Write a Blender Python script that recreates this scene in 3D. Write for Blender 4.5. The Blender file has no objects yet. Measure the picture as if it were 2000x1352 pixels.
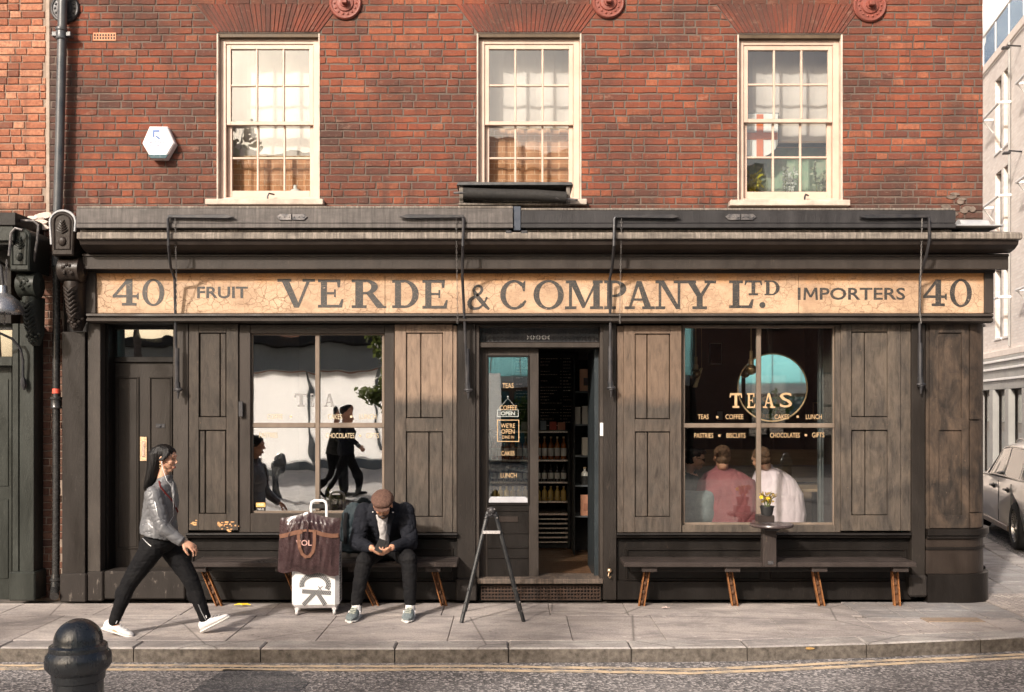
import bpy, bmesh, math, random
from math import sin, cos, pi, radians, sqrt
from mathutils import Vector, Matrix, noise

SC = bpy.context.scene
COL = SC.collection
RND = random.Random(11)

# ------------------------------------------------------------------ camera
F, D, H, HZ = 1944.0, 9.48, 1.83, 800.0
cam = bpy.data.objects.new('camera', bpy.data.cameras.new('camera'))
COL.objects.link(cam)
cam.location = (0, -D, H)
cam.rotation_euler = (pi/2, 0, 0)
cam.data.sensor_width = 36
cam.data.lens = F/2000*36
cam.data.shift_y = 0.062
cam.data.clip_end = 500
SC.camera = cam

# ------------------------------------------------------------------ sky, sun, exposure
SUN_EL = radians(30)
SUN_H = Vector((0.52, 0.854, 0)).normalized()          # horizontal travel of the light
SUN_STRENGTH = 3.4
SKY_STRENGTH = 0.11
EXPOSURE = 0.58
world = bpy.data.worlds.new('World')
SC.world = world
world.use_nodes = True
wn = world.node_tree.nodes
wl = world.node_tree.links
wn.clear()
sky = wn.new('ShaderNodeTexSky')
sky.sky_type = 'NISHITA'
sky.sun_disc = False
sky.sun_elevation = SUN_EL
sky.sun_rotation = math.atan2(-SUN_H.x, -SUN_H.y)
sky.air_density = 0.8
sky.dust_density = 9.0
sky.ozone_density = 0.6
bg = wn.new('ShaderNodeBackground')
bg.inputs['Strength'].default_value = SKY_STRENGTH
wo = wn.new('ShaderNodeOutputWorld')
wl.new(sky.outputs['Color'], bg.inputs['Color'])
wl.new(bg.outputs['Background'], wo.inputs['Surface'])

sun = bpy.data.objects.new('sun', bpy.data.lights.new('sun', 'SUN'))
COL.objects.link(sun)
sun.data.energy = SUN_STRENGTH
sun.data.angle = radians(2.6)
sun.data.color = (1.0, 0.92, 0.84)
Ld = Vector((SUN_H.x*cos(SUN_EL), SUN_H.y*cos(SUN_EL), -sin(SUN_EL)))
sun.rotation_euler = Ld.to_track_quat('-Z', 'Y').to_euler()

SC.view_settings.view_transform = 'Standard'
SC.view_settings.look = 'None'
SC.view_settings.exposure = EXPOSURE
SC.view_settings.gamma = 1.0
SC.view_settings.use_curve_mapping = False
SC.render.engine = 'CYCLES'
SC.cycles.max_bounces = 8
SC.cycles.transparent_max_bounces = 16
SC.cycles.glossy_bounces = 5
SC.cycles.caustics_reflective = False
SC.cycles.caustics_refractive = False
SC.cycles.use_denoising = True

# ------------------------------------------------------------------ measuring helpers
def PX(px, Y=0.0): return (px-1000.0)*(D+Y)/F
def PZ(py, Y=0.0): return H-(py-HZ)*(D+Y)/F
def P3(px, py, Y=0.0): return Vector((PX(px, Y), Y, PZ(py, Y)))
def GY(py, z=0.0): return F*(H-z)/(py-HZ)-D
def G3(px, py, z=0.0):
    y = GY(py, z)
    return Vector((PX(px, y), y, z))

# ------------------------------------------------------------------ mesh builder
ORIG = {}
class MB:
    def __init__(s): s.v = []; s.f = []; s.sm = []
    def add(s, vs, fs, smooth=False):
        n = len(s.v)
        s.v += [Vector(v) for v in vs]
        s.f += [[i+n for i in f] for f in fs]
        s.sm += [smooth]*len(fs)
        return s
    def box(s, x0, x1, y0, y1, z0, z1, c=0.0, M=None):
        if x0 > x1: x0, x1 = x1, x0
        if y0 > y1: y0, y1 = y1, y0
        if z0 > z1: z0, z1 = z1, z0
        c = min(c, (x1-x0)*.45, (y1-y0)*.45, (z1-z0)*.45)
        if c <= 0:
            vs = [(x, y, z) for x in (x0, x1) for y in (y0, y1) for z in (z0, z1)]
            fs = [(0,1,3,2),(4,6,7,5),(0,4,5,1),(2,3,7,6),(0,2,6,4),(1,5,7,3)]
        else:
            cs = [(x, y, z) for x in (0,1) for y in (0,1) for z in (0,1)]
            X, Y, Z = (x0, x1), (y0, y1), (z0, z1)
            vs = []; ix = {}
            for (i, j, k) in cs:
                sx, sy, sz = (c if i == 0 else -c), (c if j == 0 else -c), (c if k == 0 else -c)
                for a in range(3):
                    p = [X[i]+sx, Y[j]+sy, Z[k]+sz]
                    p[a] = (X[i], Y[j], Z[k])[a]
                    ix[(i,j,k,a)] = len(vs); vs.append(tuple(p))
            fs = []
            for a in range(3):
                b, d = (a+1) % 3, (a+2) % 3
                for e in (0, 1):
                    q = []
                    for (u, w) in ((0,0),(1,0),(1,1),(0,1)):
                        t = [0,0,0]; t[a] = e; t[b] = u; t[d] = w
                        q.append(ix[(t[0],t[1],t[2],a)])
                    fs.append(q)
                for u in (0, 1):
                    for w in (0, 1):
                        t0 = [0,0,0]; t0[a] = 0; t0[b] = u; t0[d] = w
                        t1 = list(t0); t1[a] = 1
                        fs.append([ix[(*t0, b)], ix[(*t1, b)], ix[(*t1, d)], ix[(*t0, d)]])
            for t in cs: fs.append([ix[(*t, 0)], ix[(*t, 1)], ix[(*t, 2)]])
        if M is not None: vs = [M @ Vector(v) for v in vs]
        return s.add(vs, fs)
    def prism(s, poly, a0, a1, plane='xz', c=0.0, M=None):
        """polygon extruded; the face at a0 is the show face and gets the chamfer"""
        n = len(poly)
        def put(p, a):
            return {'xz': (p[0], a, p[1]), 'xy': (p[0], p[1], a), 'yz': (a, p[0], p[1])}[plane]
        if c > 0:
            area = sum(poly[i][0]*poly[(i+1)%n][1]-poly[(i+1)%n][0]*poly[i][1] for i in range(n))
            sg = 1 if area > 0 else -1
            ins = []
            for i in range(n):
                p0, p1, p2 = Vector(poly[i-1]), Vector(poly[i]), Vector(poly[(i+1) % n])
                e0 = (p1-p0); e1 = (p2-p1)
                e0 = e0.normalized() if e0.length > 1e-9 else Vector((1,0))
                e1 = e1.normalized() if e1.length > 1e-9 else e0
                n0 = Vector((-e0.y, e0.x))*sg; n1 = Vector((-e1.y, e1.x))*sg
                b = n0+n1
                k = 1+n0.dot(n1)
                b = b/max(k, .35)
                ins.append(p1+b*c)
            d = c if a1 > a0 else -c
            vs = [put(p, a0) for p in ins]+[put(p, a0+d) for p in poly]+[put(p, a1) for p in poly]
            fs = [list(range(n)), list(range(2*n, 3*n))[::-1]]
            for r in (0, 1):
                for i in range(n):
                    j = (i+1) % n
                    fs.append([r*n+i, r*n+j, (r+1)*n+j, (r+1)*n+i])
        else:
            vs = [put(p, a0) for p in poly]+[put(p, a1) for p in poly]
            fs = [list(range(n)), list(range(n, 2*n))[::-1]]
            for i in range(n):
                j = (i+1) % n
                fs.append([i, j, n+j, n+i])
        if M is not None: vs = [M @ Vector(v) for v in vs]
        return s.add(vs, fs)
    def tube(s, pts, r, n=8, caps=True, closed=False, smooth=True, flat=None):
        pts = [Vector(p) for p in pts]
        m = len(pts)
        rs = [r]*m if not isinstance(r, (list, tuple)) else list(r)
        vs = []; prev = None
        for i, p in enumerate(pts):
            a = pts[i-1] if (i > 0 or closed) else p
            b = pts[(i+1) % m] if (i < m-1 or closed) else p
            t = (b-a)
            t = t.normalized() if t.length > 1e-9 else Vector((0,0,1))
            if prev is None:
                ref = Vector((0,0,1)) if abs(t.z) < .9 else Vector((0,1,0))
                u = t.cross(ref).normalized()
            else:
                u = prev-t*prev.dot(t)
                u = u.normalized() if u.length > 1e-6 else t.orthogonal().normalized()
            prev = u
            w = t.cross(u)
            for k in range(n):
                an = 2*pi*k/n
                rr = rs[i]
                if isinstance(rr, (tuple, list)): vs.append(p+u*(cos(an)*rr[0])+w*(sin(an)*rr[1]))
                else: vs.append(p+(u*cos(an)+w*sin(an))*rr)
        fs = []
        for i in range(m if closed else m-1):
            j = (i+1) % m
            for k in range(n):
                l = (k+1) % n
                fs.append([i*n+k, i*n+l, j*n+l, j*n+k])
        if caps and not closed:
            fs.append(list(range(n))[::-1]); fs.append(list(range((m-1)*n, m*n)))
        return s.add(vs, fs, smooth)
    def lathe(s, prof, c=(0,0,0), n=24, M=None, smooth=True):
        vs = []; fs = []; m = len(prof)
        for (r, z) in prof:
            for k in range(n):
                a = 2*pi*k/n
                vs.append((c[0]+r*cos(a), c[1]+r*sin(a), c[2]+z))
        for i in range(m-1):
            for k in range(n):
                l = (k+1) % n
                fs.append([i*n+k, i*n+l, (i+1)*n+l, (i+1)*n+k])
        if prof[0][0] < .0015: fs.append(list(range(n))[::-1])
        if prof[-1][0] < .0015: fs.append(list(range((m-1)*n, m*n)))
        if M is not None: vs = [M @ Vector(v) for v in vs]
        return s.add(vs, fs, smooth)
    def ell(s, c, r, M=None, nu=16, nv=10, smooth=True):
        if not isinstance(r, (tuple, list)): r = (r, r, r)
        vs = []; fs = []
        for j in range(1, nv):
            th = pi*j/nv
            for i in range(nu):
                ph = 2*pi*i/nu
                vs.append(Vector((r[0]*sin(th)*cos(ph), r[1]*sin(th)*sin(ph), r[2]*cos(th))))
        vs.append(Vector((0,0,r[2]))); vs.append(Vector((0,0,-r[2])))
        t, b = len(vs)-2, len(vs)-1
        for j in range(nv-2):
            for i in range(nu):
                k = (i+1) % nu
                fs.append([j*nu+i, (j+1)*nu+i, (j+1)*nu+k, j*nu+k])
        for i in range(nu):
            k = (i+1) % nu
            fs.append([t, i, k]); fs.append([b, (nv-2)*nu+k, (nv-2)*nu+i])
        c = Vector(c)
        vs = [(M @ v if M is not None else v)+c for v in vs]
        return s.add(vs, fs, smooth)
    def mesh(s, name, off=Vector((0,0,0)), sharp=35):
        me = bpy.data.meshes.new(name)
        me.from_pydata([tuple(v-off) for v in s.v], [], s.f)
        bm = bmesh.new(); bm.from_mesh(me)
        bmesh.ops.recalc_face_normals(bm, faces=bm.faces)
        bm.to_mesh(me); bm.free()
        if any(s.sm):
            me.polygons.foreach_set('use_smooth', s.sm)
            me.set_sharp_from_angle(angle=radians(sharp))
        me.update()
        return me
    def build(s, name, mat, parent=None, label=None, cat=None, group=None, kind=None, sharp=35):
        off = ORIG.get(parent, Vector((0,0,0))) if parent else Vector((0,0,0))
        return link(name, s.mesh(name, off, sharp), mat, parent, label, cat, group, kind)

def link(name, me, mat, parent=None, label=None, cat=None, group=None, kind=None):
    o = bpy.data.objects.new(name, me)
    COL.objects.link(o)
    if mat is not None and len(me.materials) == 0: me.materials.append(mat)
    if parent is not None:
        o.parent = parent
        ORIG[o] = ORIG.get(parent, Vector((0,0,0)))
    tag(o, label, cat, group, kind)
    return o
def tag(o, label=None, cat=None, group=None, kind=None):
    if label: o['label'] = label
    if cat: o['category'] = cat
    if group: o['group'] = group
    if kind: o['kind'] = kind
    return o
def thing(name, label, cat, loc=(0,0,0), group=None, rz=0.0, local=False):
    o = bpy.data.objects.new(name, None)
    o.empty_display_size = .1
    COL.objects.link(o)
    o.location = loc
    o.rotation_euler = (0, 0, rz)
    ORIG[o] = Vector((0,0,0)) if local else Vector(loc)
    return tag(o, label, cat, group)
def copy_tree(o, parent=None):
    c = o.copy(); COL.objects.link(c)
    if parent is not None: c.parent = parent
    for ch in list(o.children): copy_tree(ch, c)
    return c
def box(x0,x1,y0,y1,z0,z1,c=0.0): return MB().box(x0,x1,y0,y1,z0,z1,c)
def pbox(px0, px1, py0, py1, y0, y1, c=.003, mb=None):
    """box whose front face (plane y0) covers the measured rectangle"""
    mb = mb or MB()
    return mb.box(PX(px0,y0), PX(px1,y0), y0, y1, PZ(py1,y0), PZ(py0,y0), c)

# ------------------------------------------------------------------ materials
class NT:
    def __init__(s, m): s.t = m.node_tree; s.n = s.t.nodes; s.l = s.t.links
    def new(s, typ, **kw):
        nd = s.n.new(typ)
        for k, v in kw.items():
            if k.startswith('i_'): nd.inputs[k[2:].replace('_', ' ')].default_value = v
            else: setattr(nd, k, v)
        return nd
    def link(s, a, b): s.l.new(a, b)
    def coords(s, kind='Object', scale=(1,1,1), rot=(0,0,0)):
        if kind == 'World':
            g = s.new('ShaderNodeNewGeometry'); out = g.outputs['Position']
        else:
            tc = s.new('ShaderNodeTexCoord'); out = tc.outputs[kind]
        mp = s.new('ShaderNodeMapping')
        mp.inputs['Scale'].default_value = scale
        mp.inputs['Rotation'].default_value = rot
        s.link(out, mp.inputs['Vector'])
        return mp.outputs['Vector']
    def noise(s, vec, scale, detail=4, rough=.55, dist=0.0):
        nd = s.new('ShaderNodeTexNoise')
        nd.inputs['Scale'].default_value = scale
        nd.inputs['Detail'].default_value = detail
        nd.inputs['Roughness'].default_value = rough
        nd.inputs['Distortion'].default_value = dist
        s.link(vec, nd.inputs['Vector'])
        return nd.outputs['Fac']
    def ramp(s, fac, stops, interp='LINEAR'):
        r = s.new('ShaderNodeValToRGB')
        r.color_ramp.interpolation = interp
        e = r.color_ramp.elements
        while len(e) < len(stops): e.new(.5)
        for el, (p, c) in zip(e, stops):
            el.position = p
            el.color = (c, c, c, 1) if not isinstance(c, (tuple, list)) else (*c, 1)
        s.link(fac, r.inputs['Fac'])
        return r.outputs['Color']
    def mix(s, fac, a, b, mode='MIX'):
        m = s.new('ShaderNodeMix', data_type='RGBA', blend_type=mode)
        for sock, v in ((m.inputs['Factor'], fac), (m.inputs['A'], a), (m.inputs['B'], b)):
            pass
        def put(sock, v):
            if hasattr(v, 'is_linked') or hasattr(v, 'links'): s.link(v, sock)
            elif isinstance(v, (tuple, list)): sock.default_value = (*v, 1)
            else: sock.default_value = v
        put(m.inputs[0], fac); put(m.inputs[6], a); put(m.inputs[7], b)
        return m.outputs[2]
    def math(s, op, a, b=0.0, clamp=False):
        m = s.new('ShaderNodeMath', operation=op, use_clamp=clamp)
        for i, v in enumerate((a, b)):
            if hasattr(v, 'links'): s.link(v, m.inputs[i])
            else: m.inputs[i].default_value = v
        return m.outputs[0]
    def bump(s, h, dist, strength=1.0, normal=None):
        b = s.new('ShaderNodeBump')
        b.inputs['Distance'].default_value = dist
        b.inputs['Strength'].default_value = strength
        s.link(h, b.inputs['Height'])
        if normal is not None: s.link(normal, b.inputs['Normal'])
        return b.outputs['Normal']
def newmat(name):
    m = bpy.data.materials.new(name); m.use_nodes = True
    t = NT(m); t.n.clear()
    p = t.new('ShaderNodeBsdfPrincipled'); o = t.new('ShaderNodeOutputMaterial')
    t.link(p.outputs[0], o.inputs['Surface'])
    return m, t, p, o
def pm(name, c1, c2=None, rough=.6, scale=6.0, bump=0.0, bscale=None, metal=0.0, stretch=(1,1,1), spec=.5, detail=5, coords='Object', coat=0.0, rvar=.12, lo=.35, hi=.68):
    """a painted / plain procedural surface: two tones through noise, with grain"""
    m, t, p, o = newmat(name)
    c2 = c2 or tuple(x*.8 for x in c1)
    v = t.coords(coords, stretch)
    n1 = t.noise(v, scale, detail, .6)
    t.link(t.ramp(n1, [(lo, c1), (hi, c2)]), p.inputs['Base Color'])
    n2 = t.noise(v, (bscale or scale*6), 4, .6)
    rr = t.ramp(n2, [(.3, max(rough-rvar, .02)), (.7, min(rough+rvar, 1))])
    t.link(rr, p.inputs['Roughness'])
    p.inputs['Metallic'].default_value = metal
    p.inputs['Specular IOR Level'].default_value = spec
    p.inputs['Coat Weight'].default_value = coat
    if bump > 0: t.link(t.bump(n2, bump), p.inputs['Normal'])
    return m
def emit(name, c, s):
    m, t, p, o = newmat(name)
    p.inputs['Base Color'].default_value = (*c, 1)
    p.inputs['Emission Color'].default_value = (*c, 1)
    p.inputs['Emission Strength'].default_value = s
    return m
def glass(name, base=.04, k=1.0, wave=0.0, wscale=2.5, tint=(.93,.95,.94), seed=0.0):
    m = bpy.data.materials.new(name); m.use_nodes = True
    t = NT(m); t.n.clear()
    o = t.new('ShaderNodeOutputMaterial')
    tr = t.new('ShaderNodeBsdfTransparent'); tr.inputs['Color'].default_value = (*tint, 1)
    gl = t.new('ShaderNodeBsdfGlossy'); gl.inputs['Roughness'].default_value = 0.0
    gl.inputs['Color'].default_value = (1, 1, 1, 1)
    ge = t.new('ShaderNodeNewGeometry'); dt = t.new('ShaderNodeVectorMath', operation='DOT_PRODUCT')
    t.link(ge.outputs['Incoming'], dt.inputs[0]); t.link(ge.outputs['Normal'], dt.inputs[1])
    c_ = t.math('SUBTRACT', 1.0, t.math('ABSOLUTE', dt.outputs['Value']), True)   # thin sheet: same mirror share from both sides
    fr = t.math('ADD', t.math('MULTIPLY', t.math('POWER', c_, 5.0), .96), .04)
    fac = t.math('ADD', t.math('MULTIPLY', fr, k), base, True)
    mx = t.new('ShaderNodeMixShader')
    t.link(fac, mx.inputs[0]); t.link(tr.outputs[0], mx.inputs[1]); t.link(gl.outputs[0], mx.inputs[2])
    t.link(mx.outputs[0], o.inputs['Surface'])
    if wave > 0:
        v = t.coords('World', (1, 1, .8))
        n = t.noise(v, wscale, 2, .4, .3)
        t.link(t.bump(n, wave), gl.inputs['Normal'])
    return m
# ------------------------------------------------------------------ shared materials
def brick_mat(name, rnd, tones, wear=.80, soot_x=None):
    m, t, p, o = newmat(name)
    if rnd == 'object':
        oi = t.new('ShaderNodeObjectInfo'); r = oi.outputs['Random']
    else:
        g = t.new('ShaderNodeNewGeometry'); r = g.outputs['Random Per Island']
    base = t.ramp(r, tones)
    v = t.coords('World')
    grain = t.noise(v, 38, 5, .65)
    base = t.mix(t.ramp(grain, [(.38, .0), (.72, .75)]), base, (.17, .050, .032))
    big = t.noise(t.coords('World', (1.0, 1, 1.3)), 1.15, 5, .6, .4)
    base = t.mix(t.ramp(big, [(.40, 0.0), (.62, wear)]), base, (.065, .036, .029))
    strk = t.noise(t.coords('World', (4.5, 1, .55)), 2.3, 5, .65)
    base = t.mix(t.ramp(strk, [(.50, 0.0), (.70, .5)]), base, (.06,.036,.03))
    sz = t.new('ShaderNodeSeparateXYZ'); gz = t.new('ShaderNodeNewGeometry'); t.link(gz.outputs['Position'], sz.inputs[0])
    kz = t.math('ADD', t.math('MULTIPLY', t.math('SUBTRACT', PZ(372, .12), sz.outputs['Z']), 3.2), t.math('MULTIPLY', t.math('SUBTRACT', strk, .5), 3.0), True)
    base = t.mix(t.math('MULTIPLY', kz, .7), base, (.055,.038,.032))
    pale = t.noise(t.coords('World', (1, 1, 2.2)), 5.5, 4, .7)
    base = t.mix(t.ramp(pale, [(.62, 0.0), (.80, .5)]), base, (.40, .25, .18))
    smear = t.noise(t.coords('World', (1, 1, 1.6)), 24, 5, .75)
    base = t.mix(t.ramp(smear, [(.56, 0.0), (.70, .7)]), base, (.17, .12, .095))
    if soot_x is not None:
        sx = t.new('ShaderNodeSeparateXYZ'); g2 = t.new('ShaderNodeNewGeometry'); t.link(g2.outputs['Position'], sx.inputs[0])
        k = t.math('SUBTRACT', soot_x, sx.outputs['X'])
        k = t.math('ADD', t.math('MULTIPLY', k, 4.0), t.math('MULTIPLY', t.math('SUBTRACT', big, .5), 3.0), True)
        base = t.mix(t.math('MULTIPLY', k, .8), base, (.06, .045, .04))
    t.link(base, p.inputs['Base Color'])
    p.inputs['Roughness'].default_value = .88
    p.inputs['Specular IOR Level'].default_value = .25
    t.link(t.bump(t.noise(v, 90, 4, .7), .004), p.inputs['Normal'])
    return m
RED = [(0.0, (.10,.048,.038)), (.08, (.155,.056,.039)), (.25, (.20,.058,.033)), (.7, (.24,.070,.037)), (.92, (.285,.090,.046)), (1.0, (.33,.12,.065))]
ORA = [(0.0, (.13,.06,.045)), (.15, (.30,.11,.06)), (.6, (.45,.18,.10)), (1.0, (.55,.28,.17))]
SOOT = PX(158, .12)
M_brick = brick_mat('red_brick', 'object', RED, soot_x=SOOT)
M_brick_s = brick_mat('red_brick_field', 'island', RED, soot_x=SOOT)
M_arch = brick_mat('rubbed_brick', 'object', [(0,(.16,.055,.042)),(.4,(.20,.047,.029)),(1,(.25,.072,.042))], .75)
M_obrick = brick_mat('orange_brick', 'object', ORA, .25)
M_mortar = pm('lime_mortar', (.135,.102,.082), (.075,.058,.047), .95, 3, .004, 60, coords='World')
M_mortar2 = pm('pale_mortar', (.30,.23,.18), (.18,.13,.10), .95, 3, .004, 60, coords='World')

def paint(name, c, wear=(.16,.12,.09), amount=.3, rough=.5, scale=3, lo=.62):
    """old gloss paint with scuffs, streaks and dust"""
    m, t, p, o = newmat(name)
    v = t.coords('World', (1.6, 1.6, .5))
    n = t.noise(v, scale, 6, .62, .3)
    c2 = tuple(x*.62 for x in c)
    base = t.ramp(n, [(.3, c2), (.6, c), (.8, tuple(min(1, x*1.35) for x in c))])
    n3 = t.noise(t.coords('World', (1, 1, .35)), 22, 5, .7)
    base = t.mix(t.ramp(n3, [(lo, 0.0), (lo+.14, amount)]), base, wear)
    t.link(base, p.inputs['Base Color'])
    fine = t.noise(t.coords('World', (1, 1, .25)), 70, 3, .6)
    t.link(t.ramp(n, [(.3, rough-.12), (.7, rough+.15)]), p.inputs['Roughness'])
    t.link(t.bump(fine, .0025), p.inputs['Normal'])
    p.inputs['Specular IOR Level'].default_value = .22
    return m
M_trim = paint('brown_black_paint', (.047,.038,.032))
M_pil = paint('pilaster_paint', (.025,.0205,.0175), (.13,.10,.08), .3, .42)
M_trimlit = paint('lit_trim_paint', (.055,.046,.039))  # lighter copy of the trim paint, light put into its colour
M_dark = paint('black_paint', (.013,.0105,.009), (.10,.075,.055), .35, .42)
M_cove = paint('cornice_paint', (.034,.026,.022), (.10,.07,.055), .3, .38)
M_door = paint('door_paint', (.034,.028,.0235), (.2,.16,.13), .12, .42)
M_green = paint('neighbour_paint', (.032,.035,.030), (.12,.12,.1), .2, .4)
M_base = paint('plinth_paint', (.028,.023,.020), (.26,.22,.19), .55, .6, 3, .60)
M_iron = pm('black_iron', (.025,.026,.03), (.06,.055,.055), .45, 12, .001, 80, metal=.3)
M_galv = pm('worn_iron', (.05,.05,.055), (.22,.2,.19), .5, 16, .001, 60, metal=.5)
M_lead = pm('grey_lead', (.30,.31,.33), (.42,.42,.42), .6, 6, .004, 20)
M_cream = pm('cream_paint', (.60,.445,.355), (.49,.365,.29), .5, 5, .0006, 60)
M_stone = pm('sill_stone', (.58,.49,.41), (.36,.30,.25), .85, 7, .002, 60, coords='World')
M_black = pm('dark_void', (.012,.011,.010), (.02,.018,.016), .8)

def shutter_mat(name, c_hi, c_lo, zcut=None, patch=.5, seed=0.0):
    """oak shutter board: old brown paint worn to wood, grain and scratches"""
    m, t, p, o = newmat(name)
    v = t.coords('World', (3.8, 2, .8), (0, 0, 0))
    grain = t.noise(v, 6.5, 7, .7, .5)
    blot = t.noise(t.coords('World', (1.5, 1, .8)), 2.1+seed, 6, .65, .5)
    lo = t.ramp(grain, [(.28, tuple(x*.40 for x in c_lo)), (.5, c_lo), (.72, tuple(x*1.5 for x in c_lo))])
    hi = t.ramp(grain, [(.25, tuple(x*.55 for x in c_hi)), (.5, c_hi), (.75, tuple(min(1,x*1.3) for x in c_hi))])
    fac = t.ramp(blot, [(.40, 0.0), (.64, patch)])
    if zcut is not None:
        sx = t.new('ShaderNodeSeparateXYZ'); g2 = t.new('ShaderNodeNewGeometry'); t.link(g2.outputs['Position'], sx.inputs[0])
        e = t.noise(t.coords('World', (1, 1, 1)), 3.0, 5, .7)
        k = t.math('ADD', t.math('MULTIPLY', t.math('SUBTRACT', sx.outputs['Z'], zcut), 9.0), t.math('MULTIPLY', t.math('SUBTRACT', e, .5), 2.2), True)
        fac = t.math('ADD', t.math('MULTIPLY', k, .75), t.math('MULTIPLY', fac, .45), True)  # paler tone mixed in above the zcut height
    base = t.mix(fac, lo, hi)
    chip = t.noise(t.coords('World', (1, 1, .6)), 42, 5, .75)
    base = t.mix(t.ramp(chip, [(.66, 0.0), (.76, .75)]), base, (.45,.29,.19))
    drk = t.noise(t.coords('World', (3, 1, .5)), 9, 5, .7)
    base = t.mix(t.ramp(drk, [(.56, 0.0), (.75, .7)]), base, (.035,.026,.02))
    t.link(base, p.inputs['Base Color'])
    p.inputs['Roughness'].default_value = .62
    p.inputs['Specular IOR Level'].default_value = .3
    t.link(t.bump(grain, .005), p.inputs['Normal'])
    return m

# ------------------------------------------------------------------ main building: upper brick wall
YW = .12
def clip(poly, a, b, c):
    """keep a*x+b*z <= c"""
    out = []
    for i in range(len(poly)):
        p, q = poly[i-1], poly[i]
        dp, dq = a*p[0]+b*p[1]-c, a*q[0]+b*q[1]-c
        if (dp <= 0) != (dq <= 0):
            k = dp/(dp-dq)
            out.append((p[0]+(q[0]-p[0])*k, p[1]+(q[1]-p[1])*k))
        if dq <= 0: out.append(q)
    return out
def poly_area(p):
    return abs(sum(p[i-1][0]*p[i][1]-p[i][0]*p[i-1][1] for i in range(len(p))))/2

WIN = [(424, 624, 65, 396), (932, 1135, 65, 396), (1441, 1645, 67, 398)]
ARCH_TOP = 8
shop = thing('brick_building', 'red brick corner building with sash windows above the black shopfront', 'building', (PX(1000,YW), YW, 0))
ZB = PZ(470, YW); ZT = PZ(-70, YW)
XL, XR = PX(97, YW), PX(1920, YW)
holes = [(PX(a,YW), PX(b,YW), PZ(d,YW), PZ(c,YW)) for a, b, c, d in WIN]
# backing wall (mortar), round the openings, then up out of the frame and the return wall
wb = MB()
xs = [XL]+[v for h in holes for v in h[:2]]+[XR]
hz0, hz1 = min(h[2] for h in holes), max(h[3] for h in holes)
ym = YW+.0065
for i in range(0, len(xs), 2): wb.box(xs[i], xs[i+1], ym, ym+.3, ZB, ZT+2.4)
for h in holes:
    wb.box(h[0], h[1], ym, ym+.3, ZB, h[2])
    wb.box(h[0], h[1], ym, ym+.3, h[3], ZT+2.4)
wb.build('mortar_wall', M_mortar, shop)
sd = MB(); sd.box(XR-.3, XR-.012, ym+.301, 9, ZB-2.9, ZT+2.4); sd.build('side_wall', M_mortar, shop)
rf = MB(); rf.box(XL, XR, ym+.05, 9, ZT+2.4, ZT+2.5); rf.box(XL, XR-.3, 8.8, 9, 0, ZT+2.4); rf.box(XL, XL+.2, ym+.31, 8.8, 0, ZT+2.4)
rf.build('roof', M_mortar, shop)
fl = MB(); fl.box(XL+.2, XR-.3, .5, 8.8, 3.12, 3.3); fl.build('upper_floor', M_black, shop)

polys = []
PITCH = .0712; BH = .0582; ST = .2235
row = 0
z = ZB
archs = []
for (x0, x1, zb, zt) in holes:
    top = PZ(ARCH_TOP, YW); sp = .205
    archs.append((x0, x1, zt+.012, top, sp))
while z < ZT:
    x = XL-RND.random()*.1-(.0 if row % 2 else .168)
    k = 0
    while x < XR:
        w = (.214 if k % 2 == 0 else .103) if RND.random() > .12 else .214
        w *= RND.uniform(.96, 1.03)
        j = lambda: RND.uniform(-.003, .003)
        p = [(x+j(), z+j()), (x+w*.35, z+j()), (x+w*.7, z+j()), (x+w+j(), z+j()), (x+w+j(), z+BH+j()), (x+w*.65, z+BH+j()), (x+w*.3, z+BH+j()), (x+j(), z+BH+j())]
        x += w+.0118; k += 1
        p = clip(clip(p, 1, 0, XR), -1, 0, -XL)
        parts = [p]
        for (hx0, hx1, hz_0, hz_1) in holes:
            nn = []
            for q in parts:
                if len(q) < 3: continue
                zm = z+BH/2
                if hz_0-.01 < zm < hz_1+.01:
                    nn += [clip(q, 1, 0, hx0-.002), clip(q, -1, 0, -hx1-.002)]
                else: nn.append(q)
            parts = nn
        for (ax0, ax1, az0, az1, sp) in archs:
            nn = []
            for q in parts:
                if len(q) < 3: continue
                zm = z+BH/2
                if az0-.01 < zm < az1+.005:
                    h = az1-az0
                    # left line (ax0,az0)-(ax0-sp,az1) ; right mirrored
                    nn += [clip(q, h, sp, h*ax0+sp*az0-.006*h), clip(q, -h, sp, -h*ax1+sp*az0-.006*h)]
                else: nn.append(q)
            parts = nn
        for q in parts:
            if len(q) >= 3 and poly_area(q) > .0006: polys.append(q)
    z += PITCH; row += 1
vis = [q for q in polys if ZB < sum(p[1] for p in q)/len(q) < PZ(0, YW) and sum(p[1] for p in q)/len(q) > PZ(405, YW)]
def rank(q):
    cx = sum(p[0] for p in q)/len(q); cz = sum(p[1] for p in q)/len(q)
    return -poly_area(q)*(1 if cz > PZ(400, YW) else .3)/(1+.002*(cx**2+(cz-H)**2))
vis.sort(key=rank)
single = set(id(q) for q in vis[:300])
rest = MB()
cache = {}
for q in polys:
    pr = RND.uniform(-.002, .002)
    if id(q) in single:
        c = Vector((sum(p[0] for p in q)/len(q), 0, sum(p[1] for p in q)/len(q)))
        key = (len(q), round(poly_area(q)/.0012), RND.randrange(4)) if len(q) == 8 else None
        if key is None or key not in cache:
            b = MB().prism([(p[0]-c.x, p[1]-c.z) for p in q], 0, .045, c=.005)
            me = b.mesh('brick')
            me.materials.append(M_brick)
            if key: cache[key] = me
        else: me = cache[key]
        o = link('brick', me, None, shop)
        o.location = c+Vector((0, YW+pr, 0))-ORIG[shop]
    else:
        rest.prism(q, YW+pr, YW+.045, c=.005)
rest.build('brickwork', M_brick_s, shop, kind='stuff')
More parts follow.
